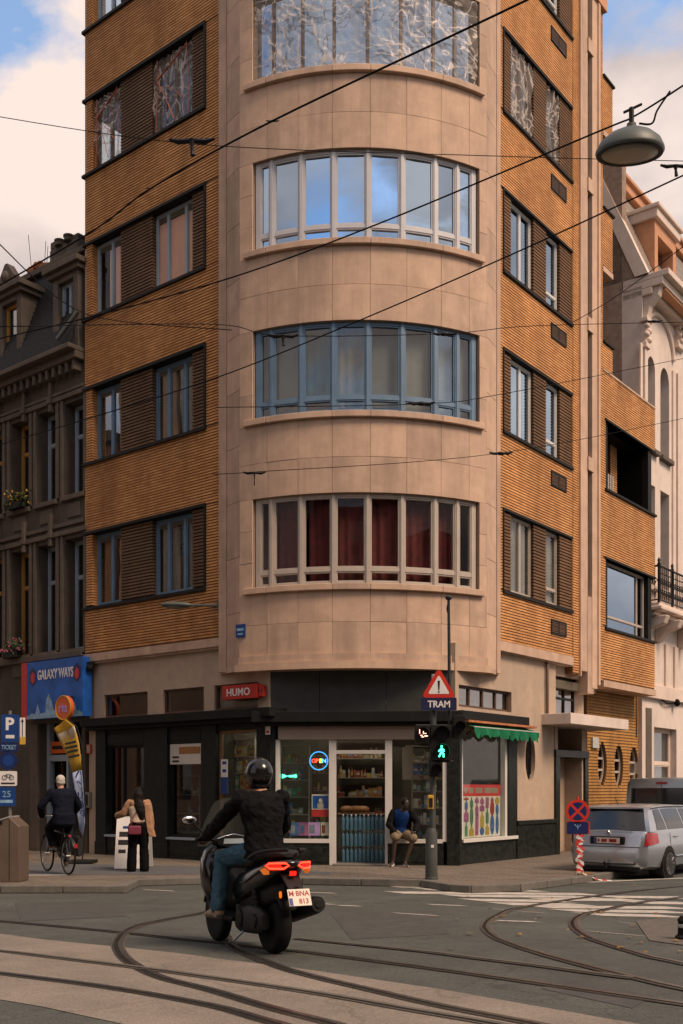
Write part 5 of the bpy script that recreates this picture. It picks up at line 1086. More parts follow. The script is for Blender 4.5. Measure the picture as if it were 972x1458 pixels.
for c in wc:
    for i, r in enumerate(rw):
        if i: # arched head fills the square corners of the opening
            m = MB(); rx = (c[1]-c[0])/2; tc_ = (c[0]+c[1])/2; N = 14; zb_ = r[1]-rx*1.35
            for sgn in (-1, 1):
                arc = [(tc_+sgn*rx*math.cos(math.pi/2*k/N), zb_+rx*1.35*math.sin(math.pi/2*k/N)) for k in range(N+1)]; corner_ = (tc_+sgn*rx, r[1])
                for q0, q1 in zip(arc, arc[1:]): m.add([FP.P(*corner_,0), FP.P(*q0,0), FP.P(*q1,0), FP.P(*corner_,-.5), FP.P(*q0,-.5), FP.P(*q1,-.5)], [(0,1,2),(5,4,3),(1,4,5,2)])
            m.build('arch_spandrel', 'render_pink', K)
        window(FP, c[0], c[1], r[0], r[1], -.4, 'frame_cream', K, trans=(.68,), glass='glass_mid', fw=.06, curtain='curtain_cream', fold=.01)
        m = MB(); FP.box(m, c[0]-.1, c[1]+.1, r[0]-.14, r[0], -.3, .14); m.build('window_sill', 'house_trim' if i else 'pink_trim', K, bevel=.015)
for x0, x1, o in ((910,913,.05),(914,918,.10),(956,960,.06),(961,967,.1)):
    m = MB(); FP.box(m, FP.t(x0), FP.t(x1), FP.z(915,860), FP.z(915,492), -.02, o); m.build('pilaster', 'pink_trim', K, bevel=.015)
for x0 in (913, 959):
    z_ = FP.z(x0,495); t_ = FP.t(x0+3); m = MB(); FP.box(m, t_-.16, t_+.16, z_, z_+.16, -.02, .16); FP.box(m, t_-.12, t_+.12, z_+.16, z_+.75, -.02, .12); FP.box(m, t_-.2, t_+.2, z_+.75, z_+.88, -.02, .2); cp_ = m.build('capital', 'pink_trim', K, bevel=.02)
    for q in range(4): m = MB(); m.ball(FP.P(t_+(-.08 if q % 2 else .08), z_+.25+q*.13, .14), .09,.09,.09, 10, 6); m.build('carved_leaf', 'pink_trim', cp_, smooth=180)
N = 20; ta_, tb_ = FP.t(917), FP.t(957); m = MB()
m.tube([FP.P((ta_+tb_)/2+(tb_-ta_)/2*math.cos(math.pi*k/N), FP.z(937,498)+1.0*math.sin(math.pi*k/N), .03) for k in range(N+1)], .07, 8); m.build('arch_moulding', 'pink_trim', K, smooth=60)
m = MB(); FP.box(m, p0-.0, p1, ze-.1, ze+.12, -.6, .62); FP.box(m, p0, p1, ze+.12, ze+.3, -.6, .8); FP.box(m, p0, p1, ze-.3, ze-.1, -.6, .3); m.build('cornice', 'pink_trim', K, bevel=.02)
m = MB(); FP.box(m, p0+.3, p1, ze-.16, ze-.1, .32, .58); m.build('cornice_soffit', 'orange_tile', K)
for x in (918, 967):
    t_ = FP.t(x); m = MB(); pr = [(0,ze-1.0),(.12,ze-.9),(.2,ze-.6),(.45,ze-.35),(.52,ze-.1),(0,ze-.1)]; m.add([FP.P(t_+s_,z,o) for s_ in (-.13,.13) for o,z in pr], [(5,4,3,2,1,0),(6,7,8,9,10,11)]+[(i,(i+1)%6,6+(i+1)%6,6+i) for i in range(6)]); m.build('corbel', 'pink_trim', K, bevel=.02)
# mansard end, slatted slope and dormer
m = MB(); m.add([FP.P(t_,z,o) for t_ in (p0,p1) for o,z in ((.05,ze+.3),(-1.45,zr),(-4,zr),(-4,ze+.3))], [(3,2,1,0),(4,5,6,7),(0,1,5,4),(1,2,6,5),(2,3,7,6)]); RK = m.build('roof', 'brown_brick', K)
m = MB()
for i in range(44):
    t_ = p0+.25+i*.2; m.add([FP.P(t_+a_,z+b_,o+b_*.4) for b_ in (0,.07) for a_ in (0,.13) for o,z in ((.06,ze+.3),(-1.44,zr))], [(0,1,3,2),(4,6,7,5),(0,4,5,1),(2,3,7,6)])
m.build('roof_slat', 'slat_roof', RK, kind='stuff')
m = MB(); m.add([FP.P(t_,z,o) for t_ in (p0-.06,p0+.24) for o,z in ((.2,ze+.3),(-.2,ze+.3),(-1.75,zr),(-1.4,zr))], [(0,1,2,3),(7,6,5,4),(0,3,7,4),(1,5,6,2)]); m.build('verge_board', 'pink_trim', RK)
m = MB(); FP.box(m, p0-.1, p1, zr, zr+.3, -4.1, -1.2); FP.box(m, p0-.16, p1, zr+.3, zr+.42, -4.1, -1.1); m.build('roof_edge', 'orange_tile', RK, bevel=.02)
d0, d1 = FP.t(932,-.1), FP.t(962,-.1); zt_ = FP.z(940,320,-.1); m = MB()
FP.box(m, d0, d1, ze+.3, zt_, -2.5, -.7); FP.box(m, d0, d0+.25, ze+.3, zt_, -.7, -.1); FP.box(m, d1-.25, d1, ze+.3, zt_, -.7, -.1); FP.box(m, d0+.25, d1-.25, zt_-.4, zt_, -.7, -.1); DM = m.build('dormer', 'orange_tile', K)
m = MB(); FP.box(m, d0-.1, d1+.1, zt_, zt_+.28, -2.6, .02); FP.box(m, d0-.16, d1+.16, zt_+.28, zt_+.4, -2.7, .1); m.build('dormer_cornice', 'pink_trim', DM, bevel=.02)
m = MB(); FP.box(m, d0+.25, d1-.25, ze+.5, zt_-.4, -.5, -.45); m.build('pane', 'glass_mid', DM)
# iron balcony
bo = .6; b0_ = FP.t(938,bo); b1_ = b0_+4.2; zb0 = FP.z(940,858,bo); zb1 = FP.z(940,806,bo)
m = MB(); FP.box(m, b0_-.1, b1_, zb0-.22, zb0-.1, 0, bo+.12); FP.box(m, b0_-.02, b1_, zb0-.1, zb0, 0, bo+.02); FP.box(m, b0_, b1_, zb0-.36, zb0-.22, 0, bo-.1); m.build('balcony_slab', 'pink_trim', K, bevel=.03)
rails = MB(); rails.cyl(FP.P(b0_,zb1,bo), FP.P(b1_,zb1,bo), .03); rails.cyl(FP.P(b0_,zb1,bo), FP.P(b0_,zb1,0), .03); rails.cyl(FP.P(b0_,zb0+.08,bo), FP.P(b1_,zb0+.08,bo), .02); rails.cyl(FP.P(b0_,zb0+.08,bo), FP.P(b0_,zb0+.08,0), .02); rails.cyl(FP.P(b0_,zb1-.2,bo), FP.P(b1_,zb1-.2,bo), .015); BR = rails.build('balcony_railing', 'iron', K)
for q in range(5): m = MB(); c_ = FP.P(b0_+q*1.04,zb0,bo); m.lathe([(.04,0),(.04,zb1-zb0),(.06,zb1-zb0+.03),(.03,zb1-zb0+.1),(.05,zb1-zb0+.16),(.0,zb1-zb0+.25)], 10, c_); m.build('newel', 'iron', BR, smooth=60)
m = MB()
def scroll(c, ax, s_):
    pts = []
    for k in range(16): a_ = k*.55; r_ = s_*(1-k/18); pts.append(c+ax*r_*math.cos(a_)+Vector((0,0,r_*1.25*math.sin(a_))))
    m.tube(pts, .014, 5)
for i in range(28):
    c_ = FP.P(b0_+.08+i*.147, (zb0+zb1)/2-.06, bo); scroll(c_+Vector((0,0,.14)), FP.u.to_3d(), .09); scroll(c_-Vector((0,0,.16)), -FP.u.to_3d(), .08); m.cyl(FP.P(b0_+i*.147,zb0+.08,bo), FP.P(b0_+i*.147,zb1-.03,bo), .011, n=5)
for i in range(4): c_ = FP.P(b0_, (zb0+zb1)/2-.06, .05+i*.14); scroll(c_+Vector((0,0,.14)), FP.n.to_3d(), .09); scroll(c_-Vector((0,0,.16)), FP.n.to_3d(), .08); m.cyl(FP.P(b0_,zb0+.08,.03+i*.15), FP.P(b0_,zb1-.03,.03+i*.15), .011, n=5)
m.build('ironwork', 'iron', BR, kind='stuff')
for q in (.25, 1.35, 3.2):
    m = MB(); pr = [(0,zb0-1.0),(.14,zb0-.95),(.3,zb0-.72),(.7,zb0-.6),(.8,zb0-.36),(0,zb0-.36)]; m.add([FP.P(b0_+q+s_,z,o) for s_ in (-.14,.14) for o,z in pr], [(5,4,3,2,1,0),(6,7,8,9,10,11)]+[(i,(i+1)%6,6+(i+1)%6,6+i) for i in range(6)]); m.build('balcony_console', 'pink_trim', K, bevel=.03)
for x0, x1 in ((919,924),(929,933),(945,950),(958,963)):
    m = MB(); FP.box(m, FP.t(x0), FP.t(x1), FP.z(930,975), zb0-.95, -.02, .07); m.build('pilaster', 'pink_trim', K, bevel=.015)
m = MB(); FP.box(m, p0, p1, FP.z(930,995), FP.z(930,975), -.02, .12); m.build('string_course', 'pink_trim', K, bevel=.02)
window(FP, FP.t(931), FP.t(963), .7, FP.z(940,1036), -.2, 'pink_trim', K, trans=(.62,), glass='glass_mid', fw=.1, curtain='curtain_white', fold=.01)
m = MB(); FP.box(m, FP.t(919), FP.t(927), .1, FP.z(922,1008), .0, .02); m.build('dark_panel', 'house_trim', K)
m = MB(); m.tube([FP.P(FP.t(919),FP.z(930,984),.05), FP.P(FP.t(945),FP.z(945,1002),.1), FP.P(FP.t(975),FP.z(975,1000),.1)], .025, 6); m.ball(FP.P(FP.t(957),FP.z(957,1001),.15), .1,.1,.12, 8, 6); m.build('cable_run', 'wire', K)
# ------------------------------------------------------------------ houses round the junction, seen only in the panes; the right-hand one added for shade
def backhouse(O, u, n, w, h, mt, label, nf=5):
    f = Fr(O, u, n); r = thing('town_house', label, 'house', f.P(w/2,.4,0)); m = MB(); nw = int(w/2.6)
    hs = [(i*w/nw+w/nw*.33, i*w/nw+w/nw*.67, 1.2+k*h/nf, 1.2+k*h/nf+h/nf*.6) for i in range(nw) for k in range(nf)]
    for q in rects(0, w, 0, h, hs): f.box(m, q[0], q[1], q[2], q[3], -.4, 0)
    m.build('wall', mt, r); m = MB(); f.box(m, 0, w, h, h+.4, -8, .4); m.build('roof', 'house_trim', r); m = MB(); f.box(m, 0, w, 0, h, -8, -.6); m.build('room_partition', 'room_dark', r)
    for q in hs: m = MB(); f.box(m, q[0], q[1], q[2], q[3], -.25, -.2); m.build('window', 'glass_mid', r)
O1 = FL.O+FL.n*15
backhouse(O1+UL*5, UL, -FL.n, 17, 27, 'facade_warm', 'warm plastered house across the side street facing the brick flank'); backhouse(O1+UL*22.3, UL, -FL.n, 16, 18, 'facade_red', 'red plastered house across the side street beyond the warm one')
backhouse(Vector((15.5,-9)), (0,1), (-1,0), 16, 12.5, 'facade_red', 'unseen red plastered house added beside the junction to shade the foreground', 5)  # added out of view to darken the near road
backhouse(Vector((26,-17)), (-1,0), (0,1), 17, 19, 'facade_red', 'red plastered house facing the curved bay across the junction'); backhouse(Vector((8.8,-17)), (-1,0), (0,1), 15, 17.5, 'facade_warm', 'warm plastered house facing the curved bay across the junction'); backhouse(Vector((-6.4,-17)), (-1,0), (0,1), 18, 20, 'house_stone', 'brown stone house facing the curved bay across the junction')
# ================================================================== STREET FURNITURE
NEAR = Vector((0,-1,0)); XR = Vector((1,0,0))
def ngon(c, r, n, nrm, th, rot=0.):
    nrm = Vector(nrm).normalized(); xr = Vector((0,0,1)).cross(nrm).normalized(); up = nrm.cross(xr); m = MB()
    m.loft([[Vector(c)+nrm*d+xr*r*math.cos(2*math.pi*k/n+rot)+up*r*math.sin(2*math.pi*k/n+rot) for k in range(n)] for d in (0,th)]); return m
def roundrect(c, w, h, nrm, th, r=.03):
    nrm = Vector(nrm).normalized(); xr = Vector((0,0,1)).cross(nrm).normalized(); up = nrm.cross(xr); P = []
    for cx, cy, a0 in ((1,1,0),(-1,1,90),(-1,-1,180),(1,-1,270)):
        for k in range(5): a = R(a0+k*22.5); P.append(((w/2-r)*cx+r*math.cos(a), (h/2-r)*cy+r*math.sin(a)))
    m = MB(); m.loft([[Vector(c)+nrm*d+xr*x+up*y for x,y in P] for d in (0,th)]); return m
# ---- traffic-light pole with the tram warning sign
bp0 = gpx(614,1252,.12); T = thing('traffic_light', 'dark pedestrian signal pole with tram warning triangle beside the corner shop', 'traffic light', bp0); Yp = bp0.y
def tp(x, y, dy=0.): return pxy(x, y, Yp+dy)
m = MB(); m.lathe([(.115,0),(.115,.03),(.105,.04),(.10,.78),(.07,.87)], 20, bp0); PB = m.build('pole_base', 'pole_green', T, smooth=40)
m = MB(); m.box(tp(613.5,1207,-.104), tp(617.5,1203,-.099)); m.build('sticker', 'sign_white', PB)
m = MB(); m.cyl(bp0+Vector((.02,0,.8)), tp(617,990), .05, n=14); m.build('pole', 'pole_green', T, smooth=60)
m = MB(); m.tube([tp(640,1040), tp(639,900), tp(638.5,852)], [.03,.026,.024], 10); m.build('mast', 'pole_dark', T, smooth=60)
m = MB(); m.ball(tp(638.5,851), .06,.06,.045, 12, 8); m.tube([tp(638,858), tp(636,866), tp(637,872)], .012, 6); m.build('mast_head', 'pole_dark', T, smooth=60)
m = MB(); m.cyl(tp(592,1033.5), tp(660,1033.5), .025, n=8); m.cyl(tp(610,1084), tp(645,1084), .02, n=8); m.build('bracket', 'pole_dark', T)
def head(x0, x1, y0, y1, nl, faces, name='signal_head', dx=0.):
    c0, c1 = tp(x0,y1), tp(x1,y0); w = c1.x-c0.x; h = c1.z-c0.z; m = roundrect(((c0.x+c1.x)/2, Yp+.06, (c0.z+c1.z)/2), w, h, NEAR, .22, .03); S_ = m.build(name, 'steel_dark', T, bevel=.008)
    r_ = min(w*.42, h/nl*.42)
    for k in range(nl):
        c = Vector(((c0.x+c1.x)/2, Yp-.16, c1.z-h*(k+.5)/nl)); m = MB(); N = 18
        m.loft([[c+Vector((0,-d,0))+Vector((r_*math.cos(math.pi*(-.15+1.3*q/N)),0,r_*math.sin(math.pi*(-.15+1.3*q/N)))) for q in range(N+1)] for d in (0,.15)], caps=False, close=False); m.build('visor', 'steel_dark', S_)
        lens = ngon(c, r_*.92, 20, NEAR, .012).build('lens', 'iron' , S_)
        if faces[k]: faces[k](c+Vector((0,-.016,0)), r_, S_)
    return S_
def walker(c, r, par):
    m = MB(); s = r*.95
    m.ball(c+Vector((.02*s,0,.72*s)), .14*s,.01,.14*s, 10, 6)
    for pts, w in (([(0,.5),(-.02,.0)], .15), ([(0,.0),(.28,-.35),(.30,-.8)], .11), ([(-.02,.0),(-.15,-.4),(-.38,-.75)], .11), ([(0,.45),(.3,.25),(.36,-.02)], .085), ([(0,.45),(-.26,.2),(-.4,-.0)], .085)):
        m.tube([c+Vector((x*s,0,z*s)) for x,z in pts], w*s, 6)
    m.build('walking_figure', 'led_green', par)
def redmarks(c, r, par):
    m = MB()
    for x, z, w, h in ((-.55,.35,.12,.7),(-.38,-.25,.35,.12),(.05,.2,.1,.45),(.2,.05,.4,.1),(.3,-.35,.5,.16),(-.2,-.5,.4,.12)): m.box(c+Vector((x*r,-.003,(z-h/2)*r)), c+Vector(((x+w)*r,0,(z+h/2)*r)))
    m.build('lit_symbol', 'led_red', par)
head(612, 642, 1033, 1083, 2, [None, walker]); head(590, 611, 1033, 1058, 1, [redmarks]); head(610, 628, 1086, 1106, 1, [None]); head(644, 661, 1019, 1052, 1, [None])
m = MB(); a_, b_ = tp(609,1152,-.1), tp(617,1132,-.1); m.box((a_.x,Yp-.13,a_.z), (b_.x,Yp-.03,b_.z)); PBX = m.build('push_button_box', 'banner_yellow', T, bevel=.01); m = MB(); m.box((a_.x+.015,Yp-.14,a_.z+.03), (b_.x-.015,Yp-.13,b_.z-.05)); m.build('button_face', 'steel_dark', PBX)
# triangle
def tri(c, s, th, rnd=.05):
    P = []; R3 = s/math.sqrt(3)
    for k in range(3):
        a = R(90+120*k); v = Vector((math.cos(a), math.sin(a)))*(R3-rnd*2)
        for q in range(5): b = a+R(-60+30*q); P.append(v+Vector((math.cos(b), math.sin(b)))*rnd)
    m = MB(); m.loft([[Vector(c)+Vector((p.x,-d,p.y)) for p in P] for d in (0,th)]); return m
ct_ = tp(624.5,979,-.10); WS = tri(ct_, .60, .012).build('warning_sign', 'sign_red', T); tri(ct_+Vector((0,-.0125,-.0)), .375, .002, .02).build('sign_field', 'sign_white', WS)
m = MB(); m.add([ct_+Vector((x,y,z)) for y in (-.0155,-.018) for x,z in ((-.020,.115),(.020,.115),(.010,-.045),(-.010,-.045))], [(3,2,1,0),(4,5,6,7),(0,1,5,4),(1,2,6,5),(2,3,7,6),(3,0,4,7)]); m.build('exclamation_bar', 'sign_navy', WS); ngon(ct_+Vector((0,-.0155,-.075)), .016, 12, NEAR, .0025).build('exclamation_dot', 'sign_navy', WS)
cp_ = tp(624.5,1002.5,-.10); TPL = roundrect(cp_, .605, .215, NEAR, .012, .02).build('tram_plate', 'sign_navy', T); text('lettering', 'TRAM', cp_+Vector((0,-.0125,0)), NEAR, .15, 'sign_white', TPL, width=.38, height=.115, bold=.02)
m = MB(); m.cyl(tp(617,1012), tp(617,960), .035, n=10); m.build('sign_post', 'sign_grey', T)
# ---- parking sign post
q0 = gpx(14,1243,.12); Yq = 20.6; q0 = Vector((pxy(14,0,Yq).x, Yq, g(Yq)+.12)); r = thing('parking_sign', 'grey post with blue parking plate, TICKET panel and route plates', 'sign', q0)
m = MB(); m.cyl(q0, pxy(14,1012,Yq), .035, n=12); m.build('post', 'sign_back', r, smooth=60)
def pl(x0, x1, y0, y1, mt, nm, dy=-.06, rr=.03): a, b = pxy(x0,y1,Yq), pxy(x1,y0,Yq); c = Vector(((a.x+b.x)/2, Yq+dy, (a.z+b.z)/2)); return roundrect(c, b.x-a.x, b.z-a.z, NEAR, .012, rr).build(nm, mt, r), c+Vector((0,-.0125,0)), b.x-a.x, b.z-a.z
o, c, w, h = pl(3,28.5,1017.5,1057,'sign_blue','parking_plate'); text('lettering','P',c+Vector((0,0,h*.16)),NEAR,.2,'sign_white',o,height=h*.46,bold=.035); m = MB(); m.box(c+Vector((-w*.24,-.003,-h*.36)), c+Vector((w*.24,0,-h*.24))); m.build('pictogram','sign_white',o)
o, c, w, h = pl(1,27,1057.8,1070.5,'sign_blue_deep','ticket_plate'); text('lettering','TICKET',c,NEAR,.1,'print_pale',o,width=w*.82,height=h*.5,bold=.01)
cc_ = pxy(13,1083,Yq)+Vector((0,-.06,0)); o = ngon(cc_, .185, 30, NEAR, .012).build('round_plate','sign_blue_deep',r); ngon(cc_+Vector((0,-.0125,0)), .11, 24, NEAR, .002).build('worn_symbol','sign_blue',o)
o, c, w, h = pl(0,25.5,1098,1119,'sign_white','bicycle_plate')
m = MB()
for dx in (-.07,.07): m.tube([c+Vector((dx+.045*math.cos(k*.6283),-.003,.02+.045*math.sin(k*.6283))) for k in range(10)], .006, 4, closed=True)
m.tube([c+Vector((x,-.003,z)) for x,z in ((-.07,.02),(-.03,.08),(.05,.08),(.07,.02),(.0,.02),(-.03,.08))], .006, 4); m.build('bicycle_symbol','ink',o); m = MB(); m.box(c+Vector((-w*.38,-.003,-h*.38)), c+Vector((w*.38,0,-h*.27))); m.build('small_print','ink',o)
o, c, w, h = pl(-2,23.5,1121,1147.5,'sign_blue','route_plate',rr=.02); text('lettering','25',c+Vector((0,0,h*.14)),NEAR,.2,'print_pale',o,height=h*.34,bold=.01); m = MB(); m.box(c+Vector((-w*.35,-.003,-h*.33)), c+Vector((w*.35,0,-h*.17))); m.build('small_print','print_pale',o)
o, c, w, h = pl(28.8,36.5,1022,1060,'sign_white','arrow_plate',dy=-.03,rr=.01); m = MB(); m.box(c+Vector((-.008,-.003,-.12)), c+Vector((.008,0,.2))); m.add([c+Vector((x,-.004,z)) for x,z in ((-.03,.18),(.03,.18),(0,.25))],[(0,1,2)]); m.build('arrow','ink',o); m = MB(); m.box(c+Vector((-w/2,-.004,-h/2)), c+Vector((w/2,-.001,-h*.22))); m.build('yellow_strip','banner_yellow',o)
# ---- litter bin
b0 = gpx(2,1256,.12); r = thing('litter_bin', 'tall brown metal litter bin with slanted pale top on the kerb', 'litter bin', b0)
wv = (pxy(28,0,b0.y).x-b0.x); zt = zpx(1164,b0.y)-b0.z; m = MB(); sx = wv
prof = [(-.42,0),(sx,0),(sx,zt*.86),(sx*.45,zt),(-.2,zt*.9),(-.42,zt*.82)]; m.add([b0+Vector((x,y,z)) for y in (-.02,.5) for x,z in prof], [(5,4,3,2,1,0),(6,7,8,9,10,11)]+[(i,(i+1)%6,6+(i+1)%6,6+i) for i in range(6)]); m.build('body','bin_metal',r,bevel=.012)
m = MB(); m.add([b0+Vector((x,y,z)) for y in (-.03,.51) for x,z in ((sx*.45,zt+.0),(sx*.45,zt+.025),(-.2,zt*.9+.025),(-.42,zt*.82+.025),(-.42,zt*.82+.003),(-.2,zt*.9+.003))], [(5,4,3,2,1,0),(6,7,8,9,10,11)]+[(i,(i+1)%6,6+(i+1)%6,6+i) for i in range(6)]); m.build('lid','bin_top',r)
m = MB(); m.box(b0+Vector((-.12,-.036,zt*.90)), b0+Vector((.02,-.028,zt*.945))); m.build('slot','iron',r); m = MB(); m.box(b0+Vector((sx*.44,-.026,.03)), b0+Vector((sx*.46,-.018,zt*.97))); m.build('door_seam','iron',r)
# ---- feather banner on its base
Yb = 22.2; r = thing('feather_banner', 'tall curved yellow and pale blue feather banner on the pavement', 'banner', (pxy(114,0,Yb).x, Yb, .12))
L_ = [(76,1037),(80,1046),(87,1062),(95,1075),(99,1086),(103,1100),(106,1120),(108,1150),(111,1168),(112,1182)]; R_ = [(95,1024),(108,1034),(112.5,1048),(115,1060),(116.5,1078),(117.5,1096),(119,1120),(121,1150),(122,1170),(120,1190)]
def bandm(i0, i1, mt, nm, dy=0.):
    m = MB(); V = []
    n = 8
    for i in range(i0, i1+1):
        for k in range(n+1): f = k/n; x = L_[i][0]*(1-f)+R_[i][0]*f; y = L_[i][1]*(1-f)+R_[i][1]*f; p = pxy(x,y,Yb+dy); p.y += .05*math.sin(f*3.1+i*.8)-.1*f; V.append(p)
    m.add(V, [(a*(n+1)+b, a*(n+1)+b+1, (a+1)*(n+1)+b+1, (a+1)*(n+1)+b) for a in range(i1-i0) for b in range(n)]); o = m.build(nm, mt, r, smooth=180); s_ = o.modifiers.new('solid','SOLIDIFY'); s_.thickness = .004; return o
bandm(0,5,'banner_yellow','upper_cloth'); bandm(5,9,'banner_blue','lower_cloth'); bandm(0,2,'poster_white','pale_print',-.0).scale = (1,1,1)
m = MB(); m.tube([pxy(x+.6,y,Yb-.1) for x,y in R_]+[Vector((pxy(118,0,Yb).x,Yb-.1,.12))], .014, 6); m.build('pole','steel_dark',r)
m = MB(); c0 = Vector((pxy(118,0,Yb).x,Yb-.1,.12)); m.box(c0+Vector((-.28,-.28,.0)), c0+Vector((.28,.28,.07))); m.build('base','steel_dark',r,bevel=.02)
for x0, x1, y in ((92,108,1056),(92,110,1062),(95,111,1068),(97,113,1075)): m = MB(); m.add([pxy(x0,y+2,Yb-.14), pxy(x1,y-1.8,Yb-.20), pxy(x1,y+1.6,Yb-.20), pxy(x0,y+5,Yb-.14)], [(0,1,2,3)]); m.build('lettering_bar','ink',r)
for i, (x, y) in enumerate(((111,1103),(113,1117),(114,1132),(115,1146),(116,1158))):
    m = MB(); c = pxy(x,y,Yb-.2); m.tube([c+Vector((.055*math.cos(k*.7+i),0,.075*math.sin(k*(.7 if i % 2 else 1.1)))) for k in range(8)], .012, 5); m.build('swirl_print','sign_blue_deep',r)
# ---- A-board
a0 = gpx(190,1238,.12); r = thing('pavement_sign', 'white folding pavement sign with dark lettering behind the woman', 'sign', (a0.x,a0.y+.15,a0.z))
x0, x1 = pxy(167,0,a0.y+.15).x, pxy(214,0,a0.y+.15).x; zt = zpx(1162,a0.y)-.03
for s_, nm in ((-1,'front_panel'),(1,'rear_panel')):
    m = MB(); y_ = a0.y+.15; m.add([(x,y_+s_*o,z) for x in (x0,x1) for o,z in ((.28,a0.z+.03),(.30,a0.z+.03),(.05,zt),(.03,zt))], [(0,1,2,3),(7,6,5,4),(0,4,5,1),(1,5,6,2),(2,6,7,3),(3,7,4,0)]); pn = m.build(nm,'sign_white',r)
    if s_ < 0:
        for i, (fx, fz, fw_, fh) in enumerate(((.1,.62,.55,.10),(.08,.46,.3,.1),(.1,.3,.22,.07),(.88,.1,.06,.2),(.2,.78,.6,.05))):
            m = MB(); lp = lambda f, v: Vector((x0+(x1-x0)*f, y_-.303+.25*v, a0.z+.03+(zt-a0.z-.03)*v)); m.add([lp(fx,fz), lp(fx+fw_,fz), lp(fx+fw_,fz+fh), lp(fx,fz+fh)], [(0,1,2,3)]); m.build('lettering_bar','ink' if i < 4 else 'sign_blue',pn)
m = MB(); m.cyl((x0,a0.y+.15,zt), (x1,a0.y+.15,zt), .02, n=8); m.build('hinge','sign_grey',r)
# ---- temporary no-parking sign
t0 = gpx(823,1255); Yt = t0.y; r = thing('no_parking_sign', 'temporary no-stopping disc on a post wrapped in red and white tape', 'sign', t0)
m = MB(); m.box(t0+Vector((-.25,-.18,0)), t0+Vector((.20,.18,.10))); m.build('base_block','block',r,bevel=.02); m = MB(); m.box(t0+Vector((-.02,-.1,.10)), t0+Vector((.24,.12,.16))); m.build('base_weight','wood',r,bevel=.01)
m = MB(); m.cyl(t0+Vector((.02,0,.1)), pxy(822,1134,Yt), .022, n=10); m.build('post','tape_red',r)
dc = pxy(821.5,1155,Yt)+Vector((0,-.03,0)); DI = ngon(dc, .215, 36, NEAR, .012).build('disc','sign_red',r); ngon(dc+Vector((0,-.0125,0)), .165, 32, NEAR, .002).build('blue_field','sign_blue_deep',DI)
for a in (45,-45): m = MB(); d_ = Vector((math.cos(R(a)),0,math.sin(R(a)))); n_ = Vector((-d_.z,0,d_.x)); m.add([dc+Vector((0,-.0155-(.001 if a > 0 else 0),0))+d_*s1*.17+n_*s2*.022 for s1,s2 in ((-1,-1),(1,-1),(1,1),(-1,1))], [(0,1,2,3)]); m.build('red_bar','sign_red',DI)
cpl = pxy(821.5,1178.5,Yt)+Vector((0,-.03,0)); PP = roundrect(cpl, .39, .215, NEAR, .012, .03).build('lower_plate','sign_blue_deep',r); m = MB(); m.tube([cpl+Vector((x,-.014,z)) for x,z in ((-.06,.06),(0,0),(.06,.06))], .007, 4); m.cyl(cpl+Vector((0,-.014,.06)), cpl+Vector((0,-.014,-.03)), .006, n=5); m.build('arrow_mark','print_pale',PP); m = roundrect(cpl+Vector((.012,.004,0)), .42, .235, NEAR, .008, .03); m.build('plate_edge','sign_red',PP)
random.seed(11)
for i in range(16):
    f = i/16; z = t0.z+.12+f*.85; c = Vector((t0.x+.02,Yt,z)); m = MB(); w = .05+.03*random.random(); d1 = random.uniform(-.05,.05)
    m.add([c+Vector((-w,-.03,d1)), c+Vector((w,-.035,-d1)), c+Vector((w*random.uniform(.5,1.2),-.03,.07-d1)), c+Vector((-w*random.uniform(.4,1.2),-.04,.06+d1))], [(0,1,2,3)]); m.build('tape_wrap', 'tape_red' if i % 2 else 'tape_white', r)
for i in range(7):
    m = MB(); p = t0+Vector((.05+i*.075,-.12-.05*math.sin(i),.02+max(0,.13-i*.03))); q = t0+Vector((.05+(i+1)*.075,-.12-.05*math.sin(i+1),.02+max(0,.13-(i+1)*.03))); m.add([p,q,q+Vector((.0,.05,.015)),p+Vector((.0,.05,.015))],[(0,1,2,3)]); m.build('loose_tape','tape_red' if i % 2 else 'tape_white',r)
# ---- black bollard cut by the frame edge
b0 = gpx(976,1338); r = thing('bollard', 'short black bollard on the paved corner by the curved rails', 'bollard', b0); m = MB(); m.lathe([(.10,0),(.10,.03),(.075,.05),(.07,.17),(.08,.19),(.05,.23)], 18, b0); m.build('body','rubber',r,smooth=40); m = MB(); m.lathe([(.074,.12),(.078,.125),(.078,.15),(.074,.155)],18,b0); m.build('band','sign_grey',r)
# ---- overhead tram wires, hung about six metres up
def wz(x, y, z=6.25): Y = FPX*(z-CAMZ)/(HY-y); return pxy(x,y,Y)
def wire(pts, r_, label, lift=None):
    P = smooth_line(pts, 8); m = MB(); m.tube(P, r_, 6); o = m.build('overhead_wire','wire',smooth=180); return tag(o, label, 'cable')
wire([wz(980,-118), wz(750,0), wz(388,172), wz(215,268), wz(125,333), wz(-60,440)], .0065, 'thick contact wire climbing past the plastic-covered bay window')
wire([wz(1040,75,7.0), wz(972,122,7.0), wz(900,167,7.0), wz(850,188,7.0), wz(540,318,7.0), wz(330,395,7.0), wz(125,452,7.0), wz(-80,500,7.0)], .007, 'thick lamp cable sagging across the second and third floors')
wire([wz(1100,190), wz(972,250), wz(720,366), wz(500,461), wz(310,537), wz(125,596), wz(-60,650)], .006, 'contact wire crossing the blue-framed bay window')
Yw = 15.
wire([pxy(-40,160,Yw), pxy(275,205,Yw), pxy(700,222,Yw), pxy(1000,230,Yw)], .0055, 'thin span wire above the grey-framed bay window')
wire([pxy(0,465,9), pxy(310,462,12), pxy(403,478,13), pxy(633,475,14), pxy(760,464,15), pxy(1000,458,16)], .005, 'thin span wire through the top of blue bay window')
wire([pxy(-20,330,9), pxy(125,448,14), pxy(330,470,14)], .006, 'faint slack wire before the left brick wall')
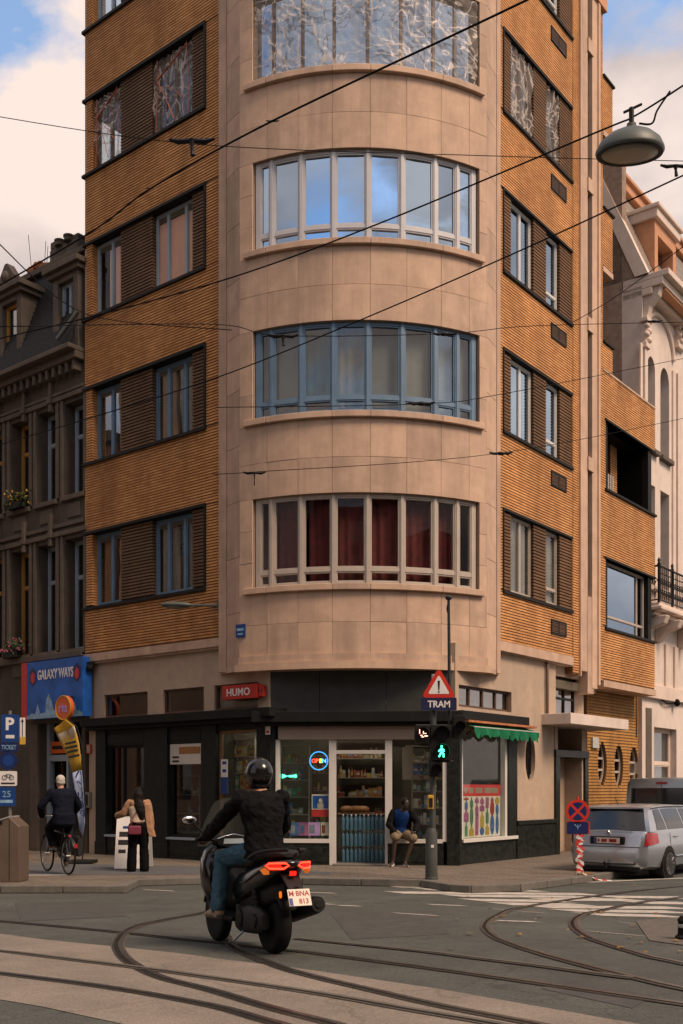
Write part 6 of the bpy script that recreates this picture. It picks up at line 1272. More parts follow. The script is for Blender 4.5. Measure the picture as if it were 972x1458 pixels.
wire([pxy(310,580,13), pxy(600,575,14), pxy(720,560,15), pxy(1000,505,18)], .005, 'thin span wire along the blue bay window sill')
wire([pxy(300,674,13), pxy(362,672,13), pxy(713,645,15), pxy(1000,590,18)], .0048, 'thin span wire between second-floor sill and red curtains')
wire([pxy(810,462,15), pxy(880,420,13), pxy(1000,330,10)], .0048, 'thin stay wire slanting up over the pink house')
def hanger(x, y, Y, s, label, kind=0):
    p = pxy(x,y,Y); r = thing('wire_hanger', label, 'wire fitting', p, group='fittings on the tram wires'); m = MB()
    m.tube([p+Vector((-.5*s,0,.02*s)), p+Vector((-.3*s,0,-.03*s)), p+Vector((0,0,0)), p+Vector((.3*s,0,-.03*s)), p+Vector((.5*s,0,.04*s))], [.035*s,.06*s,.05*s,.06*s,.03*s], 7); m.build('bar','insulator',r,smooth=50)
    if kind == 0: m = MB(); m.tube([p, p+Vector((0,0,-.14*s)), p+Vector((.02*s,0,-.33*s))], [.09*s,.04*s,.06*s], 7); m.build('clamp','insulator',r,smooth=50)
    elif kind == 1: m = MB(); m.tube([p, p+Vector((0,0,-.3*s)), p+Vector((0,0,-.55*s))], [.05*s,.02*s,.03*s], 7); m.build('drop_rod','insulator',r,smooth=50)
    else:
        m = MB(); m.ball(p+Vector((0,0,-.02*s)), .2*s,.09*s,.08*s, 10, 6); m.build('insulator_bell','insulator',r,smooth=50)
hanger(273,200,9.6,.42,'wide dark hanger clamped above the left brick window row'); hanger(388,172,7.05,.09,'small clip on the contact wire before the stone bay',2); hanger(213,268,7.85,.06,'tiny clip on the contact wire before the left bricks',2)
hanger(403,478,13,.38,'dark hanger in front of leftmost blue bay panes'); hanger(633,475,14,.33,'dark hanger before the right-hand blue bay panes',2); hanger(600,574,14,.36,'dark hanger over the blue bay window sill',2); hanger(362,673,13,.29,'small hanger with drop rod left of red curtains',1); hanger(713,645,15,.34,'small hanger at the edge of right brick wall',2); hanger(931,457,16,.26,'spindle-shaped insulator over the pink house cornice',2); hanger(962,236,8.,.24,'dark hanger right of the hanging lamp')
# ---- hanging lamp
lp = wz(897,208,6.75); r = thing('hanging_lamp', 'green-grey bowl street lamp hung from an overhead cable', 'street lamp', lp)
s_ = 48/FPX*lp.y; LM = Matrix.Translation(lp) @ Matrix.Rotation(R(13),4,'X') @ Matrix.Translation(-lp)
m = MB(LM); m.lathe([(.97*s_,-.22*s_),(1.0*s_,-.17*s_),(.99*s_,-.10*s_),(.87*s_,.12*s_),(.62*s_,.31*s_),(.34*s_,.43*s_),(.15*s_,.48*s_),(.13*s_,.6*s_),(.03*s_,.62*s_)], 40, lp); m.build('shade','lamp_metal',r,smooth=40)
m = MB(LM); m.lathe([(.82*s_,-.225*s_),(.8*s_,-.235*s_),(.5*s_,-.25*s_),(.0001,-.255*s_)], 32, lp); m.build('lens','lamp_glass',r,smooth=60); m = MB(LM); m.lathe([(.97*s_,-.22*s_),(.96*s_,-.245*s_),(.84*s_,-.245*s_),(.82*s_,-.22*s_)], 40, lp); m.build('rim','steel_dark',r,smooth=40)
top = LM @ (lp+Vector((0,0,.6*s_))); cab = wz(905,163,7.0); m = MB(); m.tube([top, top+Vector((0,0,.12))], .02, 8); m.tube([top+Vector((-.06,0,.085)), top+Vector((.08,0,.15))], .010, 6); m.build('clamp','steel_dark',r); m = MB(); m.tube(smooth_line([top+Vector((.06,0,.0)), top+Vector((.16,0,-.0)), top+Vector((.2,0,.1)), top+Vector((.3,0,.25))],6), .008, 5); m.build('feed_cable','wire',r)
# ================================================================== VEHICLES (x forward, y left, z up)
def ring(x, zc, w, h, n=20, e=2.6, yc=0.):
    out = []
    for k in range(n):
        a = 2*math.pi*k/n; c, s = math.cos(a), math.sin(a); out.append((x, yc+w*math.copysign(abs(c)**(2/e), c), zc+h*math.copysign(abs(s)**(2/e), s)))
    return out
def sec(m, rows, **k): return m.loft([ring(*r, **k) for r in rows])
def wheel(parent, x, y, z, r, w, rimr, spokes=10, so=.35, name='wheel'):
    m = MB(); h = w/2
    m.lathe([(rimr,-h*.85),(r*.86,-h*.95),(r*.95,-h*.82),(r*.99,-h*.45),(r,0),(r*.99,h*.45),(r*.95,h*.82),(r*.86,h*.95),(rimr,h*.85)], 40, (x,y,z), 'y'); W_ = m.build(name, 'rubber', parent, smooth=50)
    m = MB(); m.lathe([(rimr*1.02,-h*max(.8,so)),(rimr*1.02,h*max(.8,so)),(rimr*.9,h*max(.75,so)),(rimr*.9,-h*max(.75,so))], 36, (x,y,z), 'y'); m.lathe([(.05,-h*.6),(.05,h*.6)], 16, (x,y,z), 'y')
    for k in range(spokes):
        a = 2*math.pi*k/spokes; m.tube([(x+.04*math.cos(a),y+h*so*.8,z+.04*math.sin(a)), (x+rimr*.92*math.cos(a),y+h*so,z+rimr*.92*math.sin(a))], [.018,.012], 5)
        m.tube([(x+.04*math.cos(a),y-h*so*.8,z+.04*math.sin(a)), (x+rimr*.92*math.cos(a),y-h*so,z+rimr*.92*math.sin(a))], [.018,.012], 5)
    m.build('rim', 'alloy', W_, smooth=50); return W_
# ---- scooter
rc = gpx(391,1357); yaw = R(117); hd = Vector((math.cos(yaw), math.sin(yaw)))
fz = g(rc.y+hd.y*1.45); pit = math.atan2(rc.z-fz, 1.45)
SR = thing('motor_scooter', 'black maxi scooter with red tail lights ridden over the tram tracks', 'scooter', rc, (0, pit, yaw), local=True); SR.scale = (.93,.93,.93)
wheel(SR, 0, 0, .275, .275, .15, .175, 10); wheel(SR, 1.45, 0, .29, .29, .115, .19, 10)
m = MB(); sec(m, [(-.47,.815,.03,.015),(-.43,.81,.10,.04),(-.30,.775,.155,.085),(-.1,.72,.19,.125),(.15,.66,.205,.15),(.4,.60,.20,.17),(.6,.54,.17,.16)]); m.build('tail_body', 'gloss_black', SR, smooth=60)
m = MB(); sec(m, [(-.36,.60,.05,.05),(-.2,.56,.10,.10),(.1,.50,.13,.13),(.45,.42,.15,.14)]); m.build('under_tail', 'satin_black', SR, smooth=60)
m = MB(); sec(m, [(-.40,.89,.06,.02),(-.32,.90,.12,.04),(-.1,.895,.16,.055),(.08,.88,.175,.06),(.16,.835,.17,.06),(.36,.815,.165,.06),(.58,.82,.12,.055),(.68,.83,.07,.04)]); m.build('seat', 'seat_vinyl', SR, smooth=60)
for s in (1,-1):
    m = MB(); m.tube(smooth_line([Vector(p) for p in ((.12,s*.19,.86),(-.1,s*.215,.905),(-.32,s*.17,.93),(-.46,s*.05,.935))], 5), .016, 8); m.build('grab_rail', 'satin_black', SR, smooth=60)
    m = MB(); m.add([(-.44,s*.03,.80),(-.43,s*.07,.83),(-.35,s*.185,.83),(-.29,s*.195,.80),(-.35,s*.175,.765),(-.43,s*.09,.765)]+[(-.46,s*.03,.80),(-.455,s*.07,.832),(-.37,s*.20,.832),(-.305,s*.212,.80),(-.37,s*.19,.763),(-.455,s*.09,.763)], [(0,1,2,3,4,5),(11,10,9,8,7,6)]+[(i,(i+1)%6,6+(i+1)%6,6+i) for i in range(6)]); TL = m.build('tail_light', 'tail_red', SR)
    m = MB(); m.tube([(-.462,s*.045,.80),(-.46,s*.08,.822),(-.38,s*.195,.822),(-.33,s*.208,.80),(-.38,s*.19,.775),(-.46,s*.095,.772)], .009, 5, closed=True); m.build('light_strip', 'tail_glow', TL)
    m = MB(); m.add([(-.36,s*.19,.755),(-.30,s*.205,.785),(-.2,s*.205,.765),(-.27,s*.195,.72),(-.34,s*.18,.725)]+[(-.375,s*.197,.755),(-.31,s*.216,.785),(-.2,s*.215,.765),(-.275,s*.208,.72),(-.35,s*.19,.725)], [(0,1,2,3,4),(9,8,7,6,5)]+[(i,(i+1)%5,5+(i+1)%5,5+i) for i in range(5)]); m.build('indicator', 'amber', SR)
    m = MB(); m.tube([(.02,s*.135,.29),(.10,s*.145,.62)], .03, 10); sp = m.build('rear_shock', 'engine', SR, smooth=60)
    m = MB(); m.tube([(.02+.08*k/40,s*.1355+.045*math.cos(k*1.1)*.6,.32+.26*k/40) if 0 else (.022+.07*k/48+.042*math.cos(k*.8),s*.137+.042*math.sin(k*.8),.32+.25*k/48) for k in range(49)], .008, 5); m.build('spring', 'steel_dark', sp)
    m = MB(); sec(m, [(.42,.30,.10,.03),(.55,.30,.12,.035),(1.0,.33,.12,.04),(1.12,.42,.07,.08)], yc=s*.15); m.build('footboard', 'satin_black', SR, smooth=50)
    m = MB(); m.tube([(1.45,s*.085,.29),(1.30,s*.085,.62)], .026, 8); m.build('fork_leg', 'engine', SR, smooth=60)
    m = MB(); m.tube(smooth_line([Vector(p) for p in ((1.02,s*.10,1.0),(.98,s*.25,1.05),(.93,s*.36,1.05))], 5), .014, 8); m.tube([(.96,s*.27,1.052),(.92,s*.41,1.05)], .021, 8); HB = m.build('handlebar', 'satin_black', SR, smooth=60)
    m = MB(); m.tube([(1.0,s*.25,1.04),(1.02,s*.32,1.05),(.98,s*.42,1.045)], .008, 6); m.build('brake_lever', 'alloy', HB, smooth=60)
    m = MB(); m.tube([(1.04,s*.24,1.06),(1.10,s*.33,1.16),(1.08,s*.40,1.22)], .010, 6); MI = m.build('mirror', 'satin_black', SR, smooth=60); m2 = MB(); m2.ball((1.08,s*.43,1.24), .03,.085,.05, 14, 8); m2.build('mirror_shell', 'satin_black', MI, smooth=180); m3 = MB(); m3.ball((1.062,s*.43,1.24), .016,.075,.042, 14, 8); m3.build('mirror_glass', 'chrome', MI, smooth=180)
m = MB(); m.add([(-.462,-.025,.745),(-.462,.025,.745),(-.455,.025,.715),(-.455,-.025,.715),(-.44,-.03,.75),(-.44,.03,.75),(-.43,.03,.71),(-.43,-.03,.71)], [(0,1,2,3),(0,4,5,1),(1,5,6,2),(2,6,7,3),(3,7,4,0)]); m.build('reflector', 'tail_red', SR)
m = MB(); m.loft([[(x,-w,z),(x,w,z),(x+.035,w,z+.01),(x+.035,-w,z+.01)] for x,w,z in ((-.36,.09,.74),(-.44,.08,.66),(-.52,.07,.58),(-.545,.07,.44))]); PH = m.build('plate_bracket', 'satin_black', SR, bevel=.008)
pn = Vector((-.94,0,.34)).normalized(); pc = Vector((-.565,0,.525)); pu = Vector((.34,0,.94)).normalized()
m = MB(); m.add([pc+Vector((0,y,0))+pu*z+pn*d for d in (0,.004) for y,z in ((.105,-.075),(-.105,-.075),(-.105,.075),(.105,.075))], [(3,2,1,0),(4,5,6,7),(0,1,5,4),(1,2,6,5),(2,3,7,6),(3,0,4,7)]); LP = m.build('licence_plate', 'plate_white', SR)
m = MB(); m.add([pc+Vector((0,y,0))+pu*z+pn*.005 for y,z in ((.102,-.072),(.068,-.072),(.068,-.005),(.102,-.005))], [(0,1,2,3)]); m.build('euro_band', 'plate_blue', LP)
def ptxt(s, y, z, h): 
    o = text('lettering', s, pc+Vector((0,y,0))+pu*z+pn*.0055, pn, h, 'plate_red', None, height=h, bold=.02, ext=.0006); o.parent = LP; return o
ptxt('M', .074, .036, .046); ptxt('BNA', -.034, .036, .046); ptxt('813', -.034, -.034, .046)
m = MB(); m.add([pc+Vector((0,y,0))+pu*z+pn*.0055 for y,z in ((.046,.033),(.038,.033),(.038,.040),(.046,.040))], [(0,1,2,3)]); m.build('plate_dot', 'plate_red', LP)
m = MB(); m.tube([(-.5,s_*.0,.60) for s_ in (0,)]+[(-.53,0,.595)], .02, 8); m.build('plate_lamp', 'satin_black', SR)
m = MB(); sec(m, [(-.46,.55,.012,.03),(-.45,.55,.012,.03)], yc=.13) ; m.build('side_reflector', 'amber', SR)
m = MB(); sec(m, [(-.16,.30,.04,.07),(-.08,.30,.05,.115),(.15,.31,.06,.135),(.4,.30,.06,.125),(.5,.28,.04,.08)], yc=.15); EC = m.build('transmission_cover', 'engine', SR, smooth=50)
m = MB(); m.lathe([(.001,.0),(.085,.0),(.085,.014),(.07,.02),(.001,.022)], 24, (.33,.205,.31), 'y'); m.build('clutch_cover', 'satin_black', EC, smooth=40); m = MB(); m.lathe([(.001,.0),(.065,.0),(.065,.014),(.001,.018)], 24, (.0,.20,.30), 'y'); m.build('gear_cover', 'satin_black', EC, smooth=40)
m = MB(); sec(m, [(.2,.32,.13,.12),(.45,.34,.15,.14),(.62,.38,.13,.12)]); m.build('engine_block', 'engine', SR, smooth=50)
m = MB(); m.tube([(.45,-.1,.22),(.25,-.17,.24),(.12,-.19,.30)], .025, 8); m.tube([(.14,-.20,.31),(.08,-.21,.335),(-.38,-.235,.44),(-.44,-.24,.45)], [.05,.078,.082,.07], 18); EX = m.build('exhaust', 'satin_black', SR, smooth=50); m = MB(); m.tube([(-.43,-.24,.45),(-.455,-.24,.452)], [.05,.035], 14); m.build('exhaust_tip', 'engine', EX); m = MB(); m.loft([[(x,-.30,z-.04),(x,-.30,z+.05),(x,-.315,z+.03),(x,-.315,z-.03)] for x,z in ((.05,.36),(-.35,.44))]); m.build('heat_shield', 'engine', EX)
m = MB(); sec(m, [(-.34,.42,.075,.02),(-.28,.50,.085,.03),(-.12,.575,.09,.03),(.1,.58,.09,.03)]); m.build('rear_mudguard', 'satin_black', SR, smooth=50)
m = MB(); sec(m, [(.55,.50,.12,.17),(.8,.50,.12,.17),(1.02,.58,.17,.22)]); m.build('centre_tunnel', 'satin_black', SR, smooth=60)
m = MB(); sec(m, [(.95,.66,.27,.24),(1.03,.68,.305,.34),(1.15,.72,.30,.33),(1.30,.75,.23,.25),(1.44,.77,.13,.14),(1.52,.77,.04,.05)]); m.build('front_fairing', 'gloss_black', SR, smooth=60)
m = MB(); sec(m, [(1.12,.42,.05,.03),(1.2,.55,.075,.05),(1.42,.615,.085,.035),(1.62,.54,.08,.03),(1.74,.40,.06,.02)]); m.build('front_mudguard', 'gloss_black', SR, smooth=60)
m = MB(); sec(m, [(.98,1.02,.17,.05),(1.08,1.03,.19,.06),(1.18,1.0,.17,.05)]); DA = m.build('dash_pod', 'satin_black', SR, smooth=60)
m = MB(); m.add([(.975,y,z) for y,z in ((.11,1.0),(-.11,1.0),(-.10,1.05),(.10,1.05))], [(0,1,2,3)]); m.build('display', 'frame_bluegrey', DA); m = MB(); m.tube([(.985,y,z) for y,z in ((.17,1.05),(.1,1.075),(.0,1.095),(-.1,1.075),(-.17,1.05))], .007, 6); m.build('chrome_trim', 'chrome', DA, smooth=60)
mat('windscreen', (.12,.13,.12), .15, var=.1, spec=.6); M_['windscreen'].node_tree.nodes['Principled BSDF'].inputs['Alpha'].default_value = .62
m = MB(); V = []; n = 14
for j in range(9):
    for i in range(n+1):
        f = j/8; u = i/n*2-1; w = .31*(1-.30*f*f); V.append((1.30-.24*f-.12*u*u, u*w, .98+.48*f-.06*u*u*f))
m.add(V, [(j*(n+1)+i, j*(n+1)+i+1, (j+1)*(n+1)+i+1, (j+1)*(n+1)+i) for j in range(8) for i in range(n)]); ws = m.build('windscreen', 'windscreen', SR, smooth=180)
m = MB(); m.tube(smooth_line([Vector(p) for p in ((.50,.165,.64),(.2,.21,.645),(-.05,.205,.73),(-.25,.175,.80))], 5), .008, 6); m.build('side_trim', 'alloy', SR, smooth=60)
m = MB(); m.tube([(.3,.17,.2),(.36,.26,.10),(.42,.28,.09)], .012, 6); m.build('side_stand', 'alloy', SR); m = MB(); sec(m, [(.62,.31,.05,.02),(.74,.33,.06,.025)], yc=.28); m.build('pillion_peg', 'alloy', SR)
# ---- silver estate car
UA = math.atan2(UR.y, UR.x)
def carpos(x, y, lx, ly):
    p = gpx(x,y); c, s = math.cos(UA), math.sin(UA); return Vector((p.x-(lx*c-ly*s), p.y-(lx*s+ly*c), 0))
def lerp(a, b, f): return a+(b-a)*f
def interp(tab, x):
    if x <= tab[0][0]: return tab[0][1]
    for (a, va), (b, vb) in zip(tab, tab[1:]):
        if x <= b: return va+(vb-va)*(x-a)/(b-a)
    return tab[-1][1]
CR = thing('estate_car', 'silver estate car parked at the kerb beside the yellow brick wall', 'car', carpos(947,1250,.92,-.77), (0,0,UA), local=True); CR.scale = (.96,.96,.965)
Wt = [(0,.60),(.03,.72),(.08,.79),(.2,.845),(.6,.885),(3.6,.885),(4.2,.84),(4.45,.70),(4.57,.5)]
Tt = [(0,.60),(.02,.69),(.05,.86),(.10,.955),(1.0,.965),(3.3,.955),(3.9,.90),(4.4,.76),(4.57,.6)]
Bt = [(0,.34),(.1,.24),(.6,.20),(4.0,.20),(4.57,.3)]
m = MB(); rings = []
for x in (0,.015,.03,.05,.07,.10,.13,.16,.25,.4,.6,1,1.5,2,2.5,3,3.3,3.6,3.9,4.2,4.4,4.5,4.57):
    w, t_, b = interp(Wt,x), interp(Tt,x), interp(Bt,x); P = [(0,b),(w*.8,b),(w*.94,b+.06),(w*.985,lerp(b,t_,.28)),(w,lerp(b,t_,.42)),(w*.995,lerp(b,t_,.62)),(w*.97,lerp(b,t_,.85)),(w*.925,t_),(w*.85,t_+.012),(0,t_+.03)]
    rings.append([(x,-y,z) for y,z in P]+[(x,y,z) for y,z in reversed(P[1:-1])])
m.loft(rings); BD = m.build('body', 'car_silver', CR, smooth=38)
Rt = [(.16,.965),(.22,1.09),(.30,1.22),(.40,1.36),(.48,1.415),(.8,1.445),(1.6,1.46),(2.3,1.445),(2.7,1.37),(3.3,.97)]
def gs(x, f, s=1, o=0.):                        # greenhouse side surface
    zr_ = interp(Rt,x); z = .955+f*(zr_-.955); y = .815-.205*((z-.955)/.5)**1.15; return Vector((x, s*(y+o), z+o*.3))
m = MB(); rings = []
for x in (.16,.22,.30,.40,.48,.8,1.2,1.6,2.0,2.3,2.5,2.7,2.9,3.1,3.3):
    L1 = [gs(x,f) for f in (0,.25,.5,.75,.93)]; zr_ = interp(Rt,x); top = [(x,.45,zr_+.005),(x,.25,zr_+.015),(x,0,zr_+.02)]; q = [tuple(p) for p in L1]+top; rings.append(q+[(a,-b,c) for a,b,c in reversed(q[:-1])])
m.loft(rings); m.build('cabin', 'car_silver', CR, smooth=38)
def patch(f, nu, nv, mt, nm, par=CR):
    m = MB(); m.add([f(i/nu,j/nv) for j in range(nv+1) for i in range(nu+1)], [(j*(nu+1)+i, j*(nu+1)+i+1, (j+1)*(nu+1)+i+1, (j+1)*(nu+1)+i) for j in range(nv) for i in range(nu)]); return m.build(nm, mt, par, smooth=60)
for s in (1,-1):
    for x0, x1, x0t, x1t in ((.52,1.02,.66,.98),(1.10,1.98,1.06,1.96),(2.06,2.95,2.04,2.52)): patch(lambda u,v,x0=x0,x1=x1,x0t=x0t,x1t=x1t,s=s: gs(lerp(lerp(x0,x1,u),lerp(x0t,x1t,u),v), .06+.80*v, s, .006), 10, 6, 'car_glass', 'side_window')
    m = MB(); m.tube([gs(x,.95,s,.03) for x in (.55,.62,1.2,1.9,2.3,2.38)], [.012,.016,.016,.016,.016,.012], 8); m.build('roof_rail', 'chrome', CR, smooth=60)
    patch(lambda u,v,s=s: Vector((lerp(.045,.46,u)+.05*v*(1-u), s*(interp(Wt,lerp(.045,.46,u)+.05*v*(1-u))*lerp(1.0,.955,v)+.007), lerp(.69+.05*u,.945-.02*u,v)))+Vector((-.012*(1-u),0,0)), 8, 5, 'car_red', 'tail_lamp')
    m = MB(); m.ball((2.62,s*.98,1.0), .07,.10,.07, 12, 8); m.build('wing_mirror', 'car_silver', CR, smooth=180)
    for x in (1.35,2.3): m = MB(); m.tube([(x-.1,s*.885,.84),(x,s*.905,.845),(x+.08,s*.885,.84)], .015, 6); m.build('door_handle', 'chrome', CR, smooth=60)
    for x in (1.06,2.02,3.02): m = MB(); m.tube([(x,s*.884,.34),(x,s*.8865,.6),(x,s*.858,.93)], .004, 4); m.build('door_seam', 'car_black', CR)
    m = MB(); m.tube([(1.3,s*.892,.45),(3.2,s*.892,.45)], .014, 6); m.build('side_moulding', 'chrome', CR)
    for x in (.95,3.53):
        m = MB(); m.lathe([(.345,0),(.35,.30),(.001,.30),(.001,0)], 32, (x,s*.59 if s > 0 else -.888,.32), 'y'); m.build('wheel_arch', 'car_black', CR)
        wheel(CR, x, s*.81, .315, .315, .205, .215, 10, so=.99)
    m = MB(); m.box((.005,s*.42-.16,.36),(.02,s*.42+.16,.385)) ; m.build('bumper_reflector', 'car_red', CR)
patch(lambda u,v: Vector((interp([(0,.165),(1,.43)],v)-.014-.035*(1-(2*u-1)**2), lerp(.72,-.72,u)*lerp(1,.80,v), lerp(.985,1.385,v))), 14, 8, 'car_glass', 'rear_window')
m = MB(); m.tube([(.135,.05,.99),(.165,.0,1.02),(.175,-.3,1.06)], .009, 6); m.build('rear_wiper', 'car_black', CR, smooth=60)
for s in (1,-1): m = MB(); m.tube([(.028,s*.64,.66),(.062,s*.655,.80),(.115,s*.70,.955)], .005, 4); m.build('tailgate_gap', 'car_black', CR)
m = MB(); m.box((.055,-.5,.965),(.075,.5,.972)); m.build('tailgate_trim', 'chrome', CR)
m = MB(); sec(m, [(.34,1.405,.56,.018),(.42,1.425,.58,.022),(.56,1.445,.55,.012)]); m.build('roof_spoiler', 'car_silver', CR, smooth=50)
m = MB(); m.box((-.006,-.58,.325),(.2,.58,.342)); m.build('bumper_line', 'car_black', CR); m = MB(); m.box((.0,-.66,.655),(.05,.66,.668)); m.build('tailgate_seam', 'car_black', CR)
m = MB(); m.box((.005,-.36,.70),(.055,.36,.86)); PRc = m.build('plate_recess', 'car_black', CR, bevel=.02)
m = MB(); m.box((-.004,-.26,.725),(.004,.26,.835)); PL_ = m.build('licence_plate', 'plate_white', CR)
m = MB(); m.box((-.006,.21,.73),(-.004,.255,.83)); m.build('euro_band', 'plate_blue', PL_)
for y0, y1 in ((.15,.19),(.0,.11),(-.2,-.05)): m = MB(); m.box((-.0055,y0,.75),(-.004,y1,.81)); m.build('worn_marks', 'plate_red', PL_)
m = MB(); m.tube([(.045,.045*math.cos(k*.5236),.92+.045*math.sin(k*.5236)) for k in range(12)], .006, 5, closed=True); m.build('badge', 'chrome', CR); m = MB(); m.tube([(.045,.0,.94),(.045,.015,.92),(.045,-.01,.90)], .006, 5); m.build('badge_mark', 'steel_dark', CR)
m = MB(); m.tube([(.02,0,.28),(-.08,0,.26),(-.1,0,.34)], .022, 8); m.ball((-.1,0,.36), .028, n=10, m=6); m.build('tow_hook', 'steel_dark', CR); m = MB(); m.tube([(.65,.05,1.47),(.5,.05,1.62)], .006, 5); m.build('antenna', 'steel_dark', CR)
m = MB(); m.box((.05,-.64,.19),(.5,.64,.27)); m.build('rear_valance', 'car_black', CR, bevel=.02); m = MB(); m.tube([(.05,.5,.25),(.25,.5,.25)], .03, 10); m.build('tail_pipe', 'steel_dark', CR)
patch(lambda u,v: Vector((lerp(3.22,2.74,v), lerp(.70,-.70,u)*lerp(1,.82,v), lerp(1.02,1.365,v))), 10, 6, 'car_glass', 'windscreen')
for s in (1,-1): m = MB(); m.ball((4.4,s*.62,.68), .13,.16,.07, 12, 8); m.build('headlight', 'chrome', CR, smooth=180)
# ---- grey van beyond it
VR = thing('van', 'grey van with dark rear window parked ahead of the silver estate', 'van', Vector((0,0,0)), (0,0,UA), local=True)
c_, s_ = math.cos(UA), math.sin(UA); VY = 25.3; tgt = pxy(888,0,VY); VR.location = (tgt.x-(-.93*0)*c_-(-.0)*0+(.0)+s_*.95, VY-c_*.95+0, 0)
m = MB(); rings = []
for x, w, zt_, zb_ in ((0,.90,1.90,.34),(.04,.94,1.955,.30),(.15,.955,1.97,.28),(1.2,.96,1.985,.26),(2.6,.96,1.98,.26),(3.2,.95,1.90,.26),(3.9,.93,1.30,.26),(4.2,.93,1.14,.26),(4.8,.88,1.0,.28),(4.95,.7,.8,.36)):
    P = [(0,zb_),(w*.9,zb_),(w,zb_+.12),(w,lerp(zb_,zt_,.5)),(w*.985,lerp(zb_,zt_,.62)),(w*.92,lerp(zb_,zt_,.93)),(w*.85,zt_),(0,zt_+.02)]; rings.append([(x,-y,z) for y,z in P]+[(x,y,z) for y,z in reversed(P[1:-1])])
m.loft(rings); m.build('body', 'van_grey', VR, smooth=38)
m = MB(); m.loft([[(-.014,-.78+.04*f,1.12+.62*f),(-.014,.78-.04*f,1.12+.62*f),(.03,.78,1.12+.62*f),(.03,-.78,1.12+.62*f)] for f in (0,1)]); m.build('rear_window', 'car_glass', VR, bevel=.02)
m = MB(); m.box((-.01,-.14,1.83),(.03,.14,1.88)); m.build('brake_light', 'car_red', VR)
for s in (1,-1):
    m = MB(); m.box((-.012,s*.87-.05,.75),(.05,s*.87+.05,1.25)); m.build('tail_lamp', 'car_red', VR, bevel=.02)
    for x in (.9,4.0): wheel(VR, x, s*.87, .33, .33, .21, .2, 8, so=.99)
    m = MB(); m.box((1.6,s*.955-.012,1.15),(2.9,s*.955+.012,1.68)); m.build('side_window', 'car_glass', VR, bevel=.02)
m = MB(); m.box((-.05,-.85,.34),(.08,.85,.55)); m.build('bumper', 'car_black', VR, bevel=.03); m = MB(); m.box((-.02,-.27,.66),(-.008,.27,.77)); m.build('licence_plate', 'plate_white', VR); m = MB(); m.box((-.009,-.005,.56),(.02,.005,1.9)); m.build('door_gap', 'car_black', VR)
# ================================================================== PEOPLE
_tx = bpy.data.textures.new('wrinkle', 'CLOUDS'); _tx.noise_scale = .075; _tx.noise_depth = 4
def cloth(o, st=.02):
    d = o.modifiers.new('wrinkle', 'DISPLACE'); d.texture = _tx; d.strength = st; d.mid_level = .5; d.texture_coords = 'LOCAL'; return o
def V3(*a): return Vector(a)
def torso(m, J, k=1., grow=0., z0=0., z1=1.):
    """ellipse rings from pelvis to neck; lateral axis from the shoulders"""
    lat = (J['shL']-J['shR']).normalized(); lath = (J['hipL']-J['hipR']).normalized(); sp = [J['pelvis'], J['waist'], J['chest'], J['neck']]
    tab = [(0,-.10,.13,.10),(0,.0,.165,.125),(0,.5,.155,.118),(1,.0,.145,.108),(1,.5,.165,.12),(2,.0,.185,.125),(2,.55,.165,.10),(2,.85,.09,.075),(2,1.,.062,.065)]
    rings = []
    for s, f, w, d in tab:
        a, b = sp[s], sp[s+1]; c = a+(b-a)*f; ax = (b-a).normalized(); L = (lath if s == 0 else lat); fw = ax.cross(L).normalized(); L = fw.cross(ax)
        rings.append([c+L*math.cos(2*math.pi*q/20)*(w*k+grow)+fw*math.sin(2*math.pi*q/20)*(d*k+grow) for q in range(20)])
    a, b = int(z0*8), int(z1*8)+1; m.loft(rings[a:b])
def limb(m, pts, rs, grow=0.):
    P = []; Q = []
    for i in range(len(pts)-1):
        for q in range(6): f = q/6; P.append(pts[i]+(pts[i+1]-pts[i])*f); Q.append(rs[i]+(rs[i+1]-rs[i])*f+grow+.35*(rs[i]+rs[i+1])*.5*.12*math.sin(math.pi*f))
    P.append(pts[-1]); Q.append(rs[-1]+grow); m.tube(P, Q, 14)
    for p, r in zip(pts, rs): m.ball(p, r+grow, n=12, m=8)
def hand(m, w, d, nrm, curl, side, k=1.):
    """palm, four unequal fingers and a thumb; nrm points out of the palm"""
    d = d.normalized(); nrm = (nrm-d*nrm.dot(d)).normalized(); lat = d.cross(nrm).normalized()*side
    pc = w+d*.045*k; rot = Matrix((d,lat,nrm)).transposed(); m.ball(pc, .052*k,.040*k,.018*k, 14, 8, rot)
    for i, L in enumerate((.072,.080,.075,.060)):
        p = w+d*.085*k+lat*(.030-.020*i)*k; a = curl*.35; pts = [p-d*.02*k, p]
        for s_, sl in enumerate((.45,.32,.23)):
            a += curl*(.45+.2*s_); p = p+(d*math.cos(a)+nrm*math.sin(a))*L*sl*k; pts.append(p)
        m.tube(pts, [.0095*k,.009*k,.0085*k,.008*k,.006*k], 8); m.ball(pts[-1], .0062*k, n=8, m=6)
    p = w+d*.02*k+lat*.035*k; q = p+(d*.6+lat*.7+nrm*.35).normalized()*.038*k; r_ = q+(d*.85+lat*.15+nrm*.5).normalized()*.032*k; m.tube([w+d*.02*k, p, q, r_], [.013*k,.0125*k,.0105*k,.0075*k], 8); m.ball(r_, .0075*k, n=8, m=6)
